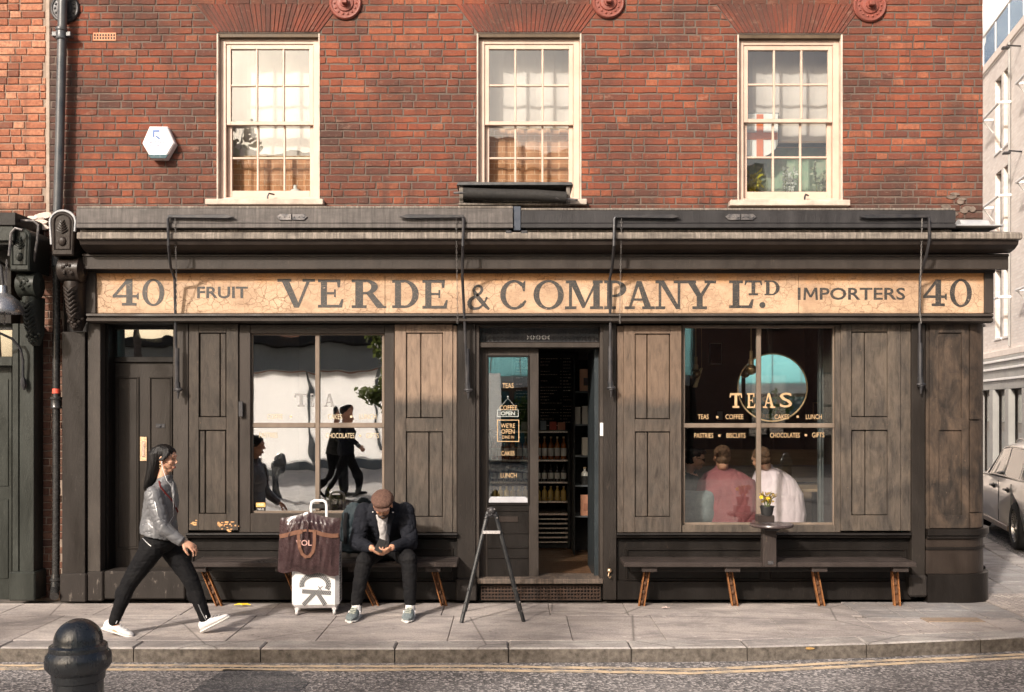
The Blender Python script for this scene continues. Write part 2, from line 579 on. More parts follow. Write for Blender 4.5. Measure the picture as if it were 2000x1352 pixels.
for (ax0, ax1, az0, az1, sp) in archs:
    n = 27
    for i in range(n):
        a, b = i/n, (i+1)/n
        g = .0028
        q = [(ax0+(ax1-ax0)*a+g, az0), (ax0+(ax1-ax0)*b-g, az0),
             (ax0-sp+(ax1-ax0+2*sp)*b-g, az1), (ax0-sp+(ax1-ax0+2*sp)*a+g, az1)]
        MB().prism(q, YW-RND.uniform(0, .003), YW+.05, c=.003).build('arch_brick', M_arch, shop)
# round iron wall plates
M_terra = pm('red_iron_oxide', (.23,.055,.035), (.16,.045,.03), .6, 14, .002, 60)
for (px, py, r, mt) in ((675, 8, .155, M_terra), (1188, 6, .155, M_terra), (1698, 12, .16, M_terra), (128, 18, .14, M_iron)):
    cx, cz = PX(px, YW), PZ(py, YW)
    Mx = Matrix.Translation((cx, YW, cz)) @ Matrix.Rotation(pi/2, 4, 'X')
    b = MB().lathe([(r,0),(r,.018),(r*.93,.03),(r*.84,.028),(r*.80,.02),(r*.55,.022),(r*.5,.034),(r*.3,.038),(r*.27,.05),(.001,.05)], n=32, M=Mx)
    for k in range(14):
        a = 2*pi*k/14
        b.ell((cx+cos(a)*r*.67, YW-.022, cz+sin(a)*r*.67), (.012, .008, .012), nu=8, nv=6)
    pl = b.build('wall_plate', mt, shop)
    MB().box(cx-.026, cx+.026, YW-.095, YW-.05, cz-.026, cz+.026, .006).build('bolt_nut', mt, pl)
# terracotta air brick
vx0, vx1, vz0, vz1 = PX(182,YW), PX(227,YW), PZ(80,YW), PZ(64,YW)
vb = MB()
M_air = pm('air_brick_terracotta', (.62,.30,.17), (.5,.22,.12), .8, 10)
vb.box(vx0, vx1, YW-.004, YW+.03, vz0, vz1, .003)
ab = vb.build('air_brick', M_air, shop)
hb = MB()
for i in range(8):
    for j in range(2):
        hx = vx0+.018+(vx1-vx0-.036)*i/7; hzz = vz0+.025+(vz1-vz0-.05)*j
        hb.box(hx-.007, hx+.007, YW-.0055, YW+.01, hzz-.010, hzz+.010)
hb.build('vent_hole', M_black, ab)
# patched render by the right corner
pt = MB()
for k in range(9):
    cx, cz = PX(RND.uniform(1812, 1912), YW), PZ(RND.uniform(378, 428), YW)
    w, h = RND.uniform(.03,.09), RND.uniform(.015,.04)
    pt.prism([(cx+w*cos(a)*RND.uniform(.7,1), cz+h*sin(a)*RND.uniform(.7,1)) for a in [i*2*pi/9 for i in range(9)]], YW-.008-.0006*k, YW+.02, c=.003)
pt.build('mortar_patch', pm('rough_render', (.20,.155,.125), (.09,.065,.052), .95, 14, .006, 40), shop)

# ------------------------------------------------------------------ sash windows
M_pane = glass('old_window_glass', .055, 1.0, .0022, 2.6)
M_blind = pm('white_blind', (.60,.53,.50), (.53,.46,.42), .9, 3)
def brick_cloth(name, c, line):
    m, t, p, o = newmat(name)
    br = t.new('ShaderNodeTexBrick'); br.inputs['Scale'].default_value = 1.0; br.inputs['Brick Width'].default_value = .16; br.inputs['Row Height'].default_value = .055; br.inputs['Mortar Size'].default_value = .003
    br.inputs['Color1'].default_value = (*c, 1); br.inputs['Color2'].default_value = (*[x*.85 for x in c], 1); br.inputs['Mortar'].default_value = (*line, 1)
    tc = t.new('ShaderNodeTexCoord'); sp = t.new('ShaderNodeSeparateXYZ'); cb_ = t.new('ShaderNodeCombineXYZ')
    t.link(tc.outputs['Object'], sp.inputs[0]); t.link(sp.outputs['X'], cb_.inputs['X']); t.link(sp.outputs['Z'], cb_.inputs['Y']); t.link(cb_.outputs[0], br.inputs['Vector'])
    t.link(br.outputs['Color'], p.inputs['Base Color']); p.inputs['Roughness'].default_value = .9
    return m
M_brickrefl = brick_cloth('brick_reflection_cloth', (.52,.25,.13), (.66,.46,.32))  # coloured and patterned like the brick terrace mirrored in the panes
M_greenrefl = pm('green_reflection_cloth', (.20,.30,.20), (.33,.34,.25), .9, 9)
M_brass0 = pm('thin_brass', (.6,.42,.25), None, .4, metal=.6)
M_enamel = pm('jar_enamel', (.74,.72,.70), (.66,.64,.62), .3)
M_room = pm('dim_room', (.10,.085,.07), (.07,.06,.05), .9, 2)
def sash_window(i, px0, px1, py0, py1):
    zt, zb = PZ(py0,YW), PZ(py1,YW)
    x0, x1 = PX(px0,YW), PX(px1,YW)
    y = YW+.055
    fr = MB()                                   # box frame
    fr.box(x0+.012, x0+.07, y, y+.12, zb+.05, zt-.045, .004)
    fr.box(x1-.07, x1-.012, y, y+.12, zb+.05, zt-.045, .004)
    fr.box(x0+.012, x1-.012, y+.003, y+.12, zt-.085, zt-.035, .004)
    fr.box(x0+.012, x1-.012, y-.004, y+.14, zb+.022, zb+.062, .006)
    for k in (.012, .052): fr.box(x0+.07, x1-.07, y+.01+k*.4, y+.05, zt-.085-.012-k*.2, zt-.085, .002) if k < .02 else None
    w = fr.build('sash_window', M_cream, shop)
    rv = MB()                                   # painted reveals, dark head
    rv.box(x0-.004, x0+.0115, YW-.004, y+.12, zb+.01, zt-.004, .002)
    rv.build('reveal', M_stone, w); rv = MB()
    rv.box(x1-.0115, x1+.004, YW-.004, y+.12, zb+.01, zt-.004, .002)
    rv.build('reveal', M_stone, w)
    hd = MB(); hd.box(x0+.012, x1-.012, YW+.012, y+.12, zt-.034, zt+.002, .002); hd.build('window_head', paint('head_shade%d' % i, (.12,.085,.055)), w)  # shadow under the header is put into the head's colour
    sx0, sx1 = x0+.072, x1-.072
    zmid = PZ(236, YW) if i < 2 else PZ(231, YW)
    zu1 = zt-.095; zl0 = zb+.064
    def sash(name, za, zc, yy, bot, top):
        s_ = MB(); st = .042; bar = .020
        s_.box(sx0, sx0+st, yy, yy+.035, za, zc, .003); s_.box(sx1-st, sx1, yy, yy+.035, za, zc, .003)
        s_.box(sx0+st, sx1-st, yy+.002, yy+.035, za, za+bot, .003); s_.box(sx0+st, sx1-st, yy+.002, yy+.035, zc-top, zc, .003)
        gx0, gx1, gz0, gz1 = sx0+st, sx1-st, za+bot, zc-top
        pw = (gx1-gx0-2*bar)/3; ph = (gz1-gz0-bar)/2
        for k in (1, 2): s_.box(gx0+k*pw+(k-1)*bar, gx0+k*(pw+bar), yy+.004, yy+.033, gz0, gz1, .004)
        for k in range(3): s_.box(gx0+k*(pw+bar), gx0+k*(pw+bar)+pw, yy+.006, yy+.031, gz0+ph, gz0+ph+bar, .004)
        s_.build(name, M_cream, w)
        for a in range(3):
            for b in range(2):
                cx, cz = gx0+a*(pw+bar)+pw/2, gz0+b*(ph+bar)+ph/2
                R = Matrix.Translation((cx, yy+.022, cz)) @ Matrix.Rotation(radians(RND.uniform(-.4,.4)), 4, 'Z') @ Matrix.Rotation(radians(RND.uniform(-.5,.5)), 4, 'X')
                g = MB().box(-pw/2-.004, pw/2+.004, -.0015, .0015, -ph/2-.004, ph/2+.004, 0, R)
                g.build('pane', M_pane, w)
    sash('upper_sash', zmid-.022, zu1, y+.012, .036, .034)
    sash('lower_sash', zl0, zmid+.022, y+.052, .075, .036)
    sl = MB(); sl.box(x0-.09, x1+.05, YW-.085, y+.05, zb-.035, zb+.021, .006)
    sl.build('window_sill', M_stone, w)
    ct = MB(); cx = PX((524, 1030, 1570)[i], YW)
    ct.tube([(cx, YW-.02, zb+.0), (cx, YW-.03, zb+.055), (cx+.012, YW-.02, zb+.085), (cx+.05, YW+.03, zb+.085)], .009, 6)
    ct.build('iron_clip', M_iron, w)
    return x0, x1, zb, zt, zmid
sw = [sash_window(i, *v) for i, v in enumerate(WIN)]
for i, (x0, x1, zb, zt, zm) in enumerate(sw):   # dim rooms behind and blinds
    rm = MB()
    rm.box(x0-.5, x1+.5, 3.2, 3.25, zb-.5, zt+.3)
    rm.box(x0-.55, x0-.5, .45, 3.2, zb-.5, zt+.3); rm.box(x1+.5, x1+.55, .45, 3.2, zb-.5, zt+.3)
    rm.box(x0-.55, x1+.55, .45, 3.25, zt+.3, zt+.35); rm.box(x0-.55, x1+.55, .45, 3.25, zb-.55, zb-.5)
    rm.build('upstairs_room', (M_room, M_room, pm('green_room', (.06,.16,.10), (.03,.07,.05), .9, 2.5))[i], shop)
    drop = (zb+(zm-zb)*(.60, .92)[i] if i < 2 else zm-.14)
    bl = MB()
    n = 26
    for k in range(n):                          # slightly billowing cloth blind
        a, b = x0+.03+(x1-x0-.06)*k/n, x0+.03+(x1-x0-.06)*(k+1)/n
        ya, yb = YW+.30+.008*sin(k*.9), YW+.30+.008*sin((k+1)*.9)
        bl.add([(a,ya,drop),(b,yb,drop),(b,yb,zt-.03),(a,ya,zt-.03),(a,ya+.004,drop),(b,yb+.004,drop),(b,yb+.004,zt-.03),(a,ya+.004,zt-.03)],
               [(0,1,2,3),(7,6,5,4),(0,4,5,1),(3,2,6,7)], True)
    rl = thing('window_blind', ('white cloth blind drawn down inside the left upstairs window', 'white cloth blind drawn down inside the middle upstairs window', 'short white blind over a flag shield inside the right upstairs window')[i], 'blind', (x0, YW+.3, drop), 'white blinds behind the upstairs windows')
    bl.build('cloth', M_blind, rl)
    MB().box(x0+.025, x1-.025, YW+.295, YW+.315, drop-.018, drop, .003).build('bottom_bar', M_cream, rl)
    tt = thing('added_half_curtain', ('added terracotta half curtain standing in for the brick reflection in the left upstairs window', 'added terracotta half curtain standing in for the brick reflection in the middle upstairs window', 'added soft green half curtain standing in for the greenish reflection in the right upstairs window')[i], 'curtain', (x0, .36, zb))  # cloths added to imitate the brick and green reflections in the panes
    zc = (drop+.03, drop+.05, zm-.16)[i]; yc = (.365, .365, .60)[i]
    b = MB(); n = 40; vs = []; fs = []
    for k in range(n+1):
        x = x0-.02+(x1-x0+.04)*k/n; y = yc+.008*sin(k*1.1)+.004*sin(k*2.7)
        vs += [(x, y, zb-.05), (x, y, zc), (x, y+.004, zb-.05), (x, y+.004, zc)]
    for k in range(n):
        q = 4*k; fs += [[q,q+4,q+5,q+1],[q+2,q+3,q+7,q+6],[q+1,q+5,q+7,q+3]]
    b.add(vs, fs, True).build('cloth', (M_brickrefl, M_brickrefl, M_greenrefl)[i], tt)
    b = MB(); b.tube([(x0-.03, yc, zc+.004), (x1+.03, yc, zc+.004)], .007, 8); b.build('curtain_rod', M_brass0, tt)
    if i < 2:
        cb = MB(); cx = x0+(x1-x0)*(.72, .2)[i]
        cb.lathe([(.001,0),(.052,0),(.056,.02),(.056,.085),(.045,.10),(.018,.115),(.018,.15),(.001,.15)], (cx, .315, zb+.062), 20)
        tag(cb.build('white_jar', M_enamel), ('white enamel jar on the ledge inside the left upstairs window', 'white enamel jar on the ledge inside the middle upstairs window')[i], 'jar')
        sh = MB().box(x0+.02, x1-.02, .262, .352, zb+.03, zb+.061, .004)
        tag(sh.build('inner_ledge', M_cream, None), ('cream inner ledge at the foot of the left upstairs window', 'cream inner ledge at the foot of the middle upstairs window')[i], 'window ledge')
# flag shield, plant and white pot behind the right window
x0, x1, zb, zt, zm = sw[2]
fx, fz = PX(1480, .35), PZ(268, .35)
sh = thing('flag_shield', 'white shield with an orange red cross inside the right upstairs window', 'shield', (fx, .37, fz))
M_wht = pm('white_enamel_sheet', (.82,.80,.78), (.72,.70,.68), .45, 4)
def shield_poly(w, h): return [(-w, h), (w, h), (w, -h*.1)]+[(w*cos(a), -h*.1-h*.72*sin(a)) for a in [pi*k/12 for k in range(1, 12)]]+[(-w, -h*.1)]
b = MB(); b.prism([(fx+a, fz+c) for a, c in shield_poly(.21, .24)], .37, .385, c=.004); b.build('face', M_wht, sh)
b = MB(); b.box(fx-.008, fx+.058,   .362, .3695, fz-.185, fz+.23); b.box(fx-.2, fx-.0085,   .362, .3695, fz-.02, fz+.05); b.box(fx+.0585, fx+.2,   .362, .3695, fz-.02, fz+.05)
b.build('cross', pm('orange_red', (.62,.16,.06), (.55,.13,.05), .5), sh)
b = MB(); b.tube([(fx+a, .378, fz+c) for a, c in shield_poly(.212, .243)], .006, 6, closed=True); b.build('rim', M_iron, sh)
def leaf(mb, p, d, n, L, w):
    d = d.normalized(); s = d.cross(n)
    s = s.normalized() if s.length > 1e-5 else d.orthogonal().normalized()
    u = s.cross(d)
    mb.add([p, p+d*L*.35+s*w*.5+u*L*.05, p+d*L*.35-s*w*.5+u*L*.05, p+d*L*.75+s*w*.35-u*L*.02, p+d*L*.75-s*w*.35-u*L*.02, p+d*L-u*L*.12],
           [(0,2,1),(1,2,4,3),(3,4,5)], False)
def rvec(r): 
    while True:
        v = Vector((r.uniform(-1,1), r.uniform(-1,1), r.uniform(-1,1)))
        if .05 < v.length < 1: return v
def potted_plant(label, base, pot_r, pot_h, h, spread, nleaf, leafL, cat, leaf_mat, pot_mat, seed, stems=6):
    r = random.Random(seed)
    t = thing('potted_plant', label, cat, base)
    base = Vector(base)
    MB().lathe([(pot_r*.78,0),(pot_r,pot_h*.86),(pot_r*1.08,pot_h*.87),(pot_r*1.08,pot_h),(pot_r*.9,pot_h),(pot_r*.88,pot_h*.9),(.001,pot_h*.9)], base, 20).build('pot', pot_mat, t)
    st = MB(); lf = MB()
    for k in range(stems):
        a = r.uniform(0, 2*pi); tip = base+Vector((cos(a)*spread*r.uniform(.2,1), sin(a)*spread*.7*r.uniform(.2,1), pot_h+h*r.uniform(.55,1)))
        q0 = base+Vector((cos(a)*.02, sin(a)*.02, pot_h*.9)); mid = (q0+tip)/2+Vector((0,0,h*.1))
        st.tube([q0, mid, tip], [.005,.004,.002], 5)
        for j in range(nleaf//stems):
            f = r.uniform(.25, 1.0)
            p = q0.lerp(mid, f*2) if f < .5 else mid.lerp(tip, f*2-1)
            d = rvec(r)+Vector((0,0,.2)); leaf(lf, p, d, rvec(r), leafL*r.uniform(.6,1.15), leafL*.5*r.uniform(.7,1.1))
    st.build('stem', M_stem, t); lf.build('foliage', leaf_mat, t)
    return t
def leafmat(name, c1, c2, tr=.25):
    m, t, p, o = newmat(name)
    g = t.new('ShaderNodeNewGeometry')
    t.link(t.ramp(g.outputs['Random Per Island'], [(0, c1), (1, c2)]), p.inputs['Base Color'])
    p.inputs['Roughness'].default_value = .5
    p.inputs['Specular IOR Level'].default_value = .3
    tl = t.new('ShaderNodeBsdfTranslucent'); tl.inputs['Color'].default_value = (*[min(1, x*1.6) for x in c2], 1)
    mx = t.new('ShaderNodeMixShader'); mx.inputs[0].default_value = tr
    t.link(p.outputs[0], mx.inputs[1]); t.link(tl.outputs[0], mx.inputs[2]); t.link(mx.outputs[0], o.inputs['Surface'])
    return m
M_stem = pm('green_stem', (.10,.12,.04), (.07,.08,.03), .7)
M_yleaf = leafmat('yellow_green_leaf', (.35,.30,.02), (.55,.48,.05))
M_gleaf = leafmat('green_leaf', (.05,.10,.02), (.12,.16,.03))
M_whitepot = pm('white_pot', (.78,.76,.74), (.7,.68,.66), .4)
rm = MB().box(x0-.05, x1+.05, .42, .62, zb-.02, zb+.052, .004)
tag(rm.build('inner_ledge', M_cream, None), 'cream inner ledge under the plants in the right upstairs window', 'window ledge')
potted_plant('yellow green leafy plant in a white pot inside the right upstairs window', (PX(1466,.5), .50, zb+.052), .055, .10, .26, .12, 90, .075, 'plant', M_yleaf, M_whitepot, 3)
potted_plant('pale feathery plant standing mid pane inside the right upstairs window', (PX(1535,.52), .50, zb+.052), .045, .06, .34, .09, 120, .05, 'plant', leafmat('silver_leaf', (.5,.5,.46), (.7,.7,.66)), M_whitepot, 4)
potted_plant('speckled bushy plant in the bottom right pane of the right upstairs window', (PX(1598,.52), .50, zb+.052), .045, .06, .36, .10, 130, .045, 'plant', leafmat('grey_leaf', (.22,.26,.14), (.55,.52,.45)), M_whitepot, 5)
# ------------------------------------------------------------------ the timber shopfront
front = thing('shopfront', 'dark painted old timber shopfront with a long cracked cream name board', 'shopfront', (0, 0, 0))
def pb(name, px0, px1, py0, py1, y0, y1, mat, parent=front, c=.004, label=None):
    return pbox(px0, px1, py0, py1, y0, y1, c).build(name, mat, parent, label)
def zrun(name, prof, px0, px1, mat, parent=front, label=None, ends=None):
    """moulding: profile [(y, py)] closed, run along X between two measured ends at its front"""
    ym = min(p[0] for p in prof)
    poly = [(y, PZ(py, y)) for y, py in prof]
    xa, xb = PX(px0, ym), PX(px1, ym)
    b = MB(); n = len(poly)
    N = 40
    vs = []
    for k in range(N+1):
        x = xa+(xb-xa)*k/N
        s_ = .0035*noise.noise(Vector((x*1.3, ym*7, 3.1)))
        vs += [(x, y, z+s_) for y, z in poly]
    fs = []
    for k in range(N):
        for i in range(n):
            j = (i+1) % n
            fs.append([k*n+i, k*n+j, (k+1)*n+j, (k+1)*n+i])
    fs.append(list(range(n))); fs.append(list(range(N*n, N*n+n))[::-1])
    b.add(vs, fs, False)
    return b.build(name, mat, parent, label)
def weather(name, c1, c2, c3):
    m, t, p, o = newmat(name)
    n = t.noise(t.coords('World', (9, 2, .6)), 5, 6, .75)
    n2 = t.noise(t.coords('World', (1, 1, 3)), 3.5, 5, .7)
    b = t.ramp(n, [(.3, c1), (.5, c2), (.68, c3)])
    b = t.mix(t.ramp(n2, [(.45, 0.0), (.65, .7)]), b, c1)
    t.link(b, p.inputs['Base Color']); p.inputs['Roughness'].default_value = .75
    t.link(t.bump(n, .004), p.inputs['Normal'])
    return m
M_weath = weather('weathered_lead', (.06,.05,.042), (.17,.145,.12), (.34,.29,.245))
M_awnA = weather('silvered_board', (.055,.048,.044), (.105,.093,.086), (.16,.14,.128))
M_awnB = paint('charcoal_board', (.040,.038,.039), (.15,.14,.13), .2, .45)

# solid carcass behind everything: head above the openings, piers between them
cb = MB()
cb.box(PX(120), PX(1905), .11, .40, PZ(632), PZ(460))
for a, b_ in ((122, 200), (340, 476), (760, 934), (1172, 1334), (1634, 1800)): cb.box(PX(a), PX(b_), .10, .40, 0, PZ(632)-.001)
for a, b_ in ((476, 760), (1334, 1634)): cb.box(PX(a), PX(b_), .105, .38, 0, PZ(1042))
cb.build('carcass', M_dark, front)

# cornice stack (lead lip, cove, frieze, shadow bead)
zrun('cornice_lip', [(-.40,454),(-.415,457),(-.415,466),(-.38,469),(.10,463),(.10,452)], 150, 1997, M_weath)
zrun('cornice_cove', [(-.385,469.5),(-.37,478),(-.31,487),(-.24,493),(-.215,495),(.105,496),(.105,467)], 155, 1990, M_cove)
zrun('frieze_board', [(-.20,495.5),(-.215,497.5),(-.215,500),(-.20,501),(-.20,525),(-.17,527),(.105,527),(.105,497)], 160, 1971, M_trim)
zrun('frieze_bead', [(-.10,527.5),(-.09,530),(-.075,534),(.10,534),(.10,527.5)], 165, 1945, M_dark)
# name board
def sign_mat():
    m, t, p, o = newmat('cracked_cream_sign')
    v = t.coords('World')
    warp = t.noise(t.coords('World', (1, 1, 1)), 6, 4, .6)
    base = t.ramp(t.noise(t.coords('World', (1, 1, 1.5)), 2.6, 6, .65), [(.3, (.40,.265,.165)), (.52, (.52,.36,.235)), (.75, (.60,.43,.295))])
    sx = t.new('ShaderNodeSeparateXYZ'); g2 = t.new('ShaderNodeNewGeometry'); t.link(g2.outputs['Position'], sx.inputs[0])
    k = t.math('MULTIPLY', t.math('SUBTRACT', sx.outputs['Z'], PZ(556, -.06)), 11.0)
    k = t.math('ADD', k, t.math('MULTIPLY', t.math('SUBTRACT', warp, .5), 1.2), True)
    base = t.mix(t.math('MULTIPLY', k, .95), base, (.55,.26,.085))
    def cracks(sc, width, stretch, amt, seed):
        vo = t.new('ShaderNodeTexVoronoi'); vo.feature = 'DISTANCE_TO_EDGE'
        vo.inputs['Scale'].default_value = sc
        vv = t.coords('World', stretch)
        nz = t.new('ShaderNodeTexNoise'); nz.inputs['Scale'].default_value = 9; nz.inputs['Detail'].default_value = 3
        t.link(vv, nz.inputs['Vector'])
        ad = t.new('ShaderNodeVectorMath', operation='MULTIPLY_ADD'); ad.inputs[1].default_value = (.12,.12,.12)
        t.link(nz.outputs['Color'], ad.inputs[0]); t.link(vv, ad.inputs[2])
        t.link(ad.outputs[0], vo.inputs['Vector'])
        mask = t.ramp(t.noise(t.coords('World', (1,1,1.2)), 2.2+seed, 4, .6), [(.36, 0.0), (.56, 1.0)])
        c = t.ramp(vo.outputs['Distance'], [(0.0, 1.0), (width, 0.0)])
        return t.math('MULTIPLY', t.math('MULTIPLY', c, mask), amt), vo.outputs['Distance']
    c1, d1 = cracks(13, .024, (1, 1, 1.0), .75, 0)
    c2, d2 = cracks(30, .050, (1, 1, 1.6), .5, .7)
    c3, d3 = cracks(13, .020, (.35, 1, 2.6), .65, 1.3)
    for c in (c1, c2, c3): base = t.mix(c, base, (.17,.085,.045))
    chip = t.noise(t.coords('World', (1, 1, 1.4)), 14, 4, .7)
    base = t.mix(t.ramp(chip, [(.70, 0.0), (.735, .9)]), base, (.09,.055,.035))
    dirt = t.noise(t.coords('World', (.7, 1, 1)), 4.2, 5, .7)
    base = t.mix(t.ramp(dirt, [(.46, 0.0), (.70, .6)]), base, (.27,.165,.105))
    kb = t.math('ADD', t.math('MULTIPLY', t.math('SUBTRACT', PZ(603, -.06), sx.outputs['Z']), 14.0), t.math('MULTIPLY', t.math('SUBTRACT', dirt, .5), 2.5), True)
    base = t.mix(t.math('MULTIPLY', kb, .55), base, (.20,.125,.08))
    t.link(base, p.inputs['Base Color'])
    p.inputs['Roughness'].default_value = .55
    p.inputs['Specular IOR Level'].default_value = .3
    t.link(t.bump(c1, -.004), p.inputs['Normal'])
    return m
M_sign = sign_mat()
YSG = -.06
joints = [187, 752, 1215, 1560, 1923]
sboard = MB()
for a, b_ in zip(joints[:-1], joints[1:]):
    sboard.box(PX(a, YSG)+.0018, PX(b_, YSG)-.0018, YSG, .10, PZ(612, YSG), PZ(531, YSG), .0015)
sgn = sboard.build('sign_board', M_sign, front)
pb('sign_end', 163, 186.6, 531, 612, -.085, .1, M_trim); pb('sign_end', 1923.6, 1941, 529, 612, -.085, .1, M_trim)
zrun('sign_moulding', [(-.10,612.5),(-.15,613),(-.155,617),(-.13,620),(-.13,622),(-.15,623),(-.15,627),(-.10,631),(.10,632.5),(.10,612.5)], 168, 1941, M_trim)

# lettering: slab serif drawn from strokes
def ring(cx, cy, ro, ri, a0, a1, n=26):
    out = []
    for i in range(n):
        t0, t1 = radians(a0+(a1-a0)*i/n), radians(a0+(a1-a0)*(i+1)/n)
        out.append([(cx+ri[0]*cos(t0), cy+ri[1]*sin(t0)), (cx+ro[0]*cos(t0), cy+ro[1]*sin(t0)),
                    (cx+ro[0]*cos(t1), cy+ro[1]*sin(t1)), (cx+ri[0]*cos(t1), cy+ri[1]*sin(t1))])
    return out
def rc(x0, y0, x1, y1): return [(x0,y0),(x1,y0),(x1,y1),(x0,y1)]
def glyph(c):
    S = .10
    def serif(x0, x1, y): return [rc(x0, y, x1, y+S)]
    if c == 'V': return [[(.03,1),(.25,1),(.56,.12),(.50,0),(.42,0)], [(.80,1),(.90,1),(.56,0),(.48,0)]]+serif(-.06,.34,1-S)+serif(.66,1.02,1-S)
    if c == 'E': return [rc(.10,0,.32,1), rc(0,1-S,.80,1), [(.70,.72),(.78,.72),(.80,1),(.66,1)], rc(.3,.47,.62,.55), rc(.57,.37,.635,.65), rc(0,0,.84,S), [(.70,0),(.86,0),(.90,.30),(.84,.30)]]
    if c == 'R': return [rc(.10,0,.32,1), rc(0,1-S,.4,1), rc(0,0,.42,S)]+ring(.38,.74,(.36,.26),(.17,.175),-90,90)+[rc(.3,.915,.385,1), rc(.3,.48,.385,.565), [(.40,.52),(.60,.52),(.92,.06),(.72,.0)], [(.72,0),(.98,0),(.98,.07),(.88,.07)]]
    if c == 'D': return [rc(.10,0,.32,1), rc(0,1-S,.42,1), rc(0,0,.42,S)]+ring(.42,.5,(.54,.5),(.31,.415),-90,90)
    if c == 'C': return ring(.52,.5,(.52,.5),(.32,.415),42,318)+[[(.84,.62),(.91,.62),(.93,.96),(.88,.96),(.78,.83)], [(.80,.22),(.86,.13),(.97,.28),(.91,.33)]]
    if c == 'O': return ring(.5,.5,(.52,.5),(.32,.42),0,360,48)
    if c == '0': return ring(.5,.5,(.50,.5),(.28,.425),0,360,48)
    if c == 'M': return [rc(.08,0,.17,1), rc(.80,0,.99,1), [(.08,1),(.28,1),(.56,.22),(.48,.02)], [(.86,1),(.94,1),(.54,.04),(.48,.04)]]+serif(-.02,.28,1-S)+serif(.78,1.08,1-S)+serif(-.04,.30,0)+serif(.70,1.09,0)
    if c == 'P': return [rc(.12,0,.35,1), rc(0,1-S,.45,1), rc(0,0,.50,S)]+ring(.44,.71,(.50,.29),(.25,.205),-90,90)+[rc(.33,.915,.445,1), rc(.33,.42,.445,.505)]
    if c == 'A': return [[(.40,1),(.52,1),(.20,0),(.12,0)], [(.40,1),(.56,1),(.90,0),(.68,0)], rc(.26,.30,.70,.38)]+serif(0,.34,0)+serif(.58,1.0,0)
    if c == 'N': return [rc(.10,0,.20,1), rc(.80,0,.90,1), [(.08,1),(.30,1),(.90,0),(.74,0)]]+serif(-.02,.28,1-S)+serif(.66,1.04,1-S)+serif(-.02,.34,0)
    if c == 'Y': return [rc(.40,0,.60,.48), [(.06,1),(.30,1),(.60,.44),(.40,.44)], [(.82,1),(.92,1),(.60,.44),(.46,.44)]]+serif(-.04,.38,1-S)+serif(.66,1.04,1-S)+serif(.26,.74,0)
    if c == 'L': return [rc(.14,0,.42,1), rc(0,1-S,.56,1), rc(0,0,.92,S), [(.74,0),(.94,0),(1,.32),(.92,.32)]]
    if c == 'T': return [rc(.40,0,.62,1), rc(.04,1-S*1.4,.98,1), [(0,.68),(.06,.68),(.2,1),(.04,1)], [(.96,.68),(1.02,.68),(.98,1),(.82,1)], rc(.24,0,.78,S*1.4)]
    if c == '4': return [rc(.52,0,.76,1), [(.54,1),(.70,1),(.14,.38),(0,.38)], rc(0,.30,1.0,.40), rc(.36,0,.92,S), [(.92,.26),(1.0,.22),(1.0,.48),(.92,.44)]]
    return []
def letters(spec, Y, parent, mat, name='letter', th=.0012):
    out = None
    for c, px0, px1, py0, py1 in spec:
        b = MB()
        x0, x1, z0, z1 = PX(px0,Y), PX(px1,Y), PZ(py1,Y), PZ(py0,Y)
        for i, q in enumerate(glyph(c)):
            b.prism([(x0+(x1-x0)*u, z0+(z1-z0)*v) for u, v in q], Y-th-.00012*(i % 9)-.0004, Y-.0001*(i % 9))
        out = b.build(name, mat, parent)
    return out
TXT = {}
def text_mesh(s, bold=0.0):
    k = (s, bold)
    if k not in TXT:
        cu = bpy.data.curves.new('t', 'FONT'); cu.body = s; cu.size = 1; cu.extrude = .01; cu.offset = bold; cu.resolution_u = 3
        o = bpy.data.objects.new('t', cu); COL.objects.link(o)
        dg = bpy.context.evaluated_depsgraph_get(); dg.update()
        me = bpy.data.meshes.new_from_object(o.evaluated_get(dg))
        vs = [v.co.copy() for v in me.vertices]; fs = [list(p.vertices) for p in me.polygons]
        bpy.data.objects.remove(o); bpy.data.curves.remove(cu); bpy.data.meshes.remove(me)
        TXT[k] = (vs, fs)
    return TXT[k]
def text(mb, s, px0, px1, py0, py1, Y, bold=.02, th=.0015):
    vs, fs = text_mesh(s, bold)
    xs = [v.x for v in vs]; ys = [v.y for v in vs]
    X0, X1, Z0, Z1 = PX(px0,Y), PX(px1,Y), PZ(py1,Y), PZ(py0,Y)
    kx = (X1-X0)/(max(xs)-min(xs)); kz = (Z1-Z0)/(max(ys)-min(ys))
    mb.add([(X0+(v.x-min(xs))*kx, Y-th*(.5+v.z*50), Z0+(v.y-min(ys))*kz) for v in vs], fs)
    return mb
def worn_letter(name, c, wear):
    m, t, p, o = newmat(name)
    n = t.noise(t.coords('World'), 30, 5, .75)
    b = t.ramp(t.noise(t.coords('World'), 5, 4, .6), [(.35, tuple(x*.8 for x in c)), (.65, tuple(x*1.25 for x in c))])
    b = t.mix(t.ramp(n, [(.64, 0.0), (.72, .8)]), b, wear)
    vo = t.new('ShaderNodeTexVoronoi'); vo.feature = 'DISTANCE_TO_EDGE'; vo.inputs['Scale'].default_value = 17
    t.link(t.coords('World', (1,1,1.6)), vo.inputs['Vector'])
    b = t.mix(t.ramp(vo.outputs['Distance'], [(0, .5), (.02, 0.0)]), b, (.30,.2,.13))
    t.link(b, p.inputs['Base Color']); p.inputs['Roughness'].default_value = .55
    return m
M_let = worn_letter('sign_letter_paint', (.034,.031,.028), (.55,.38,.26))
y1, y2 = 546, 602
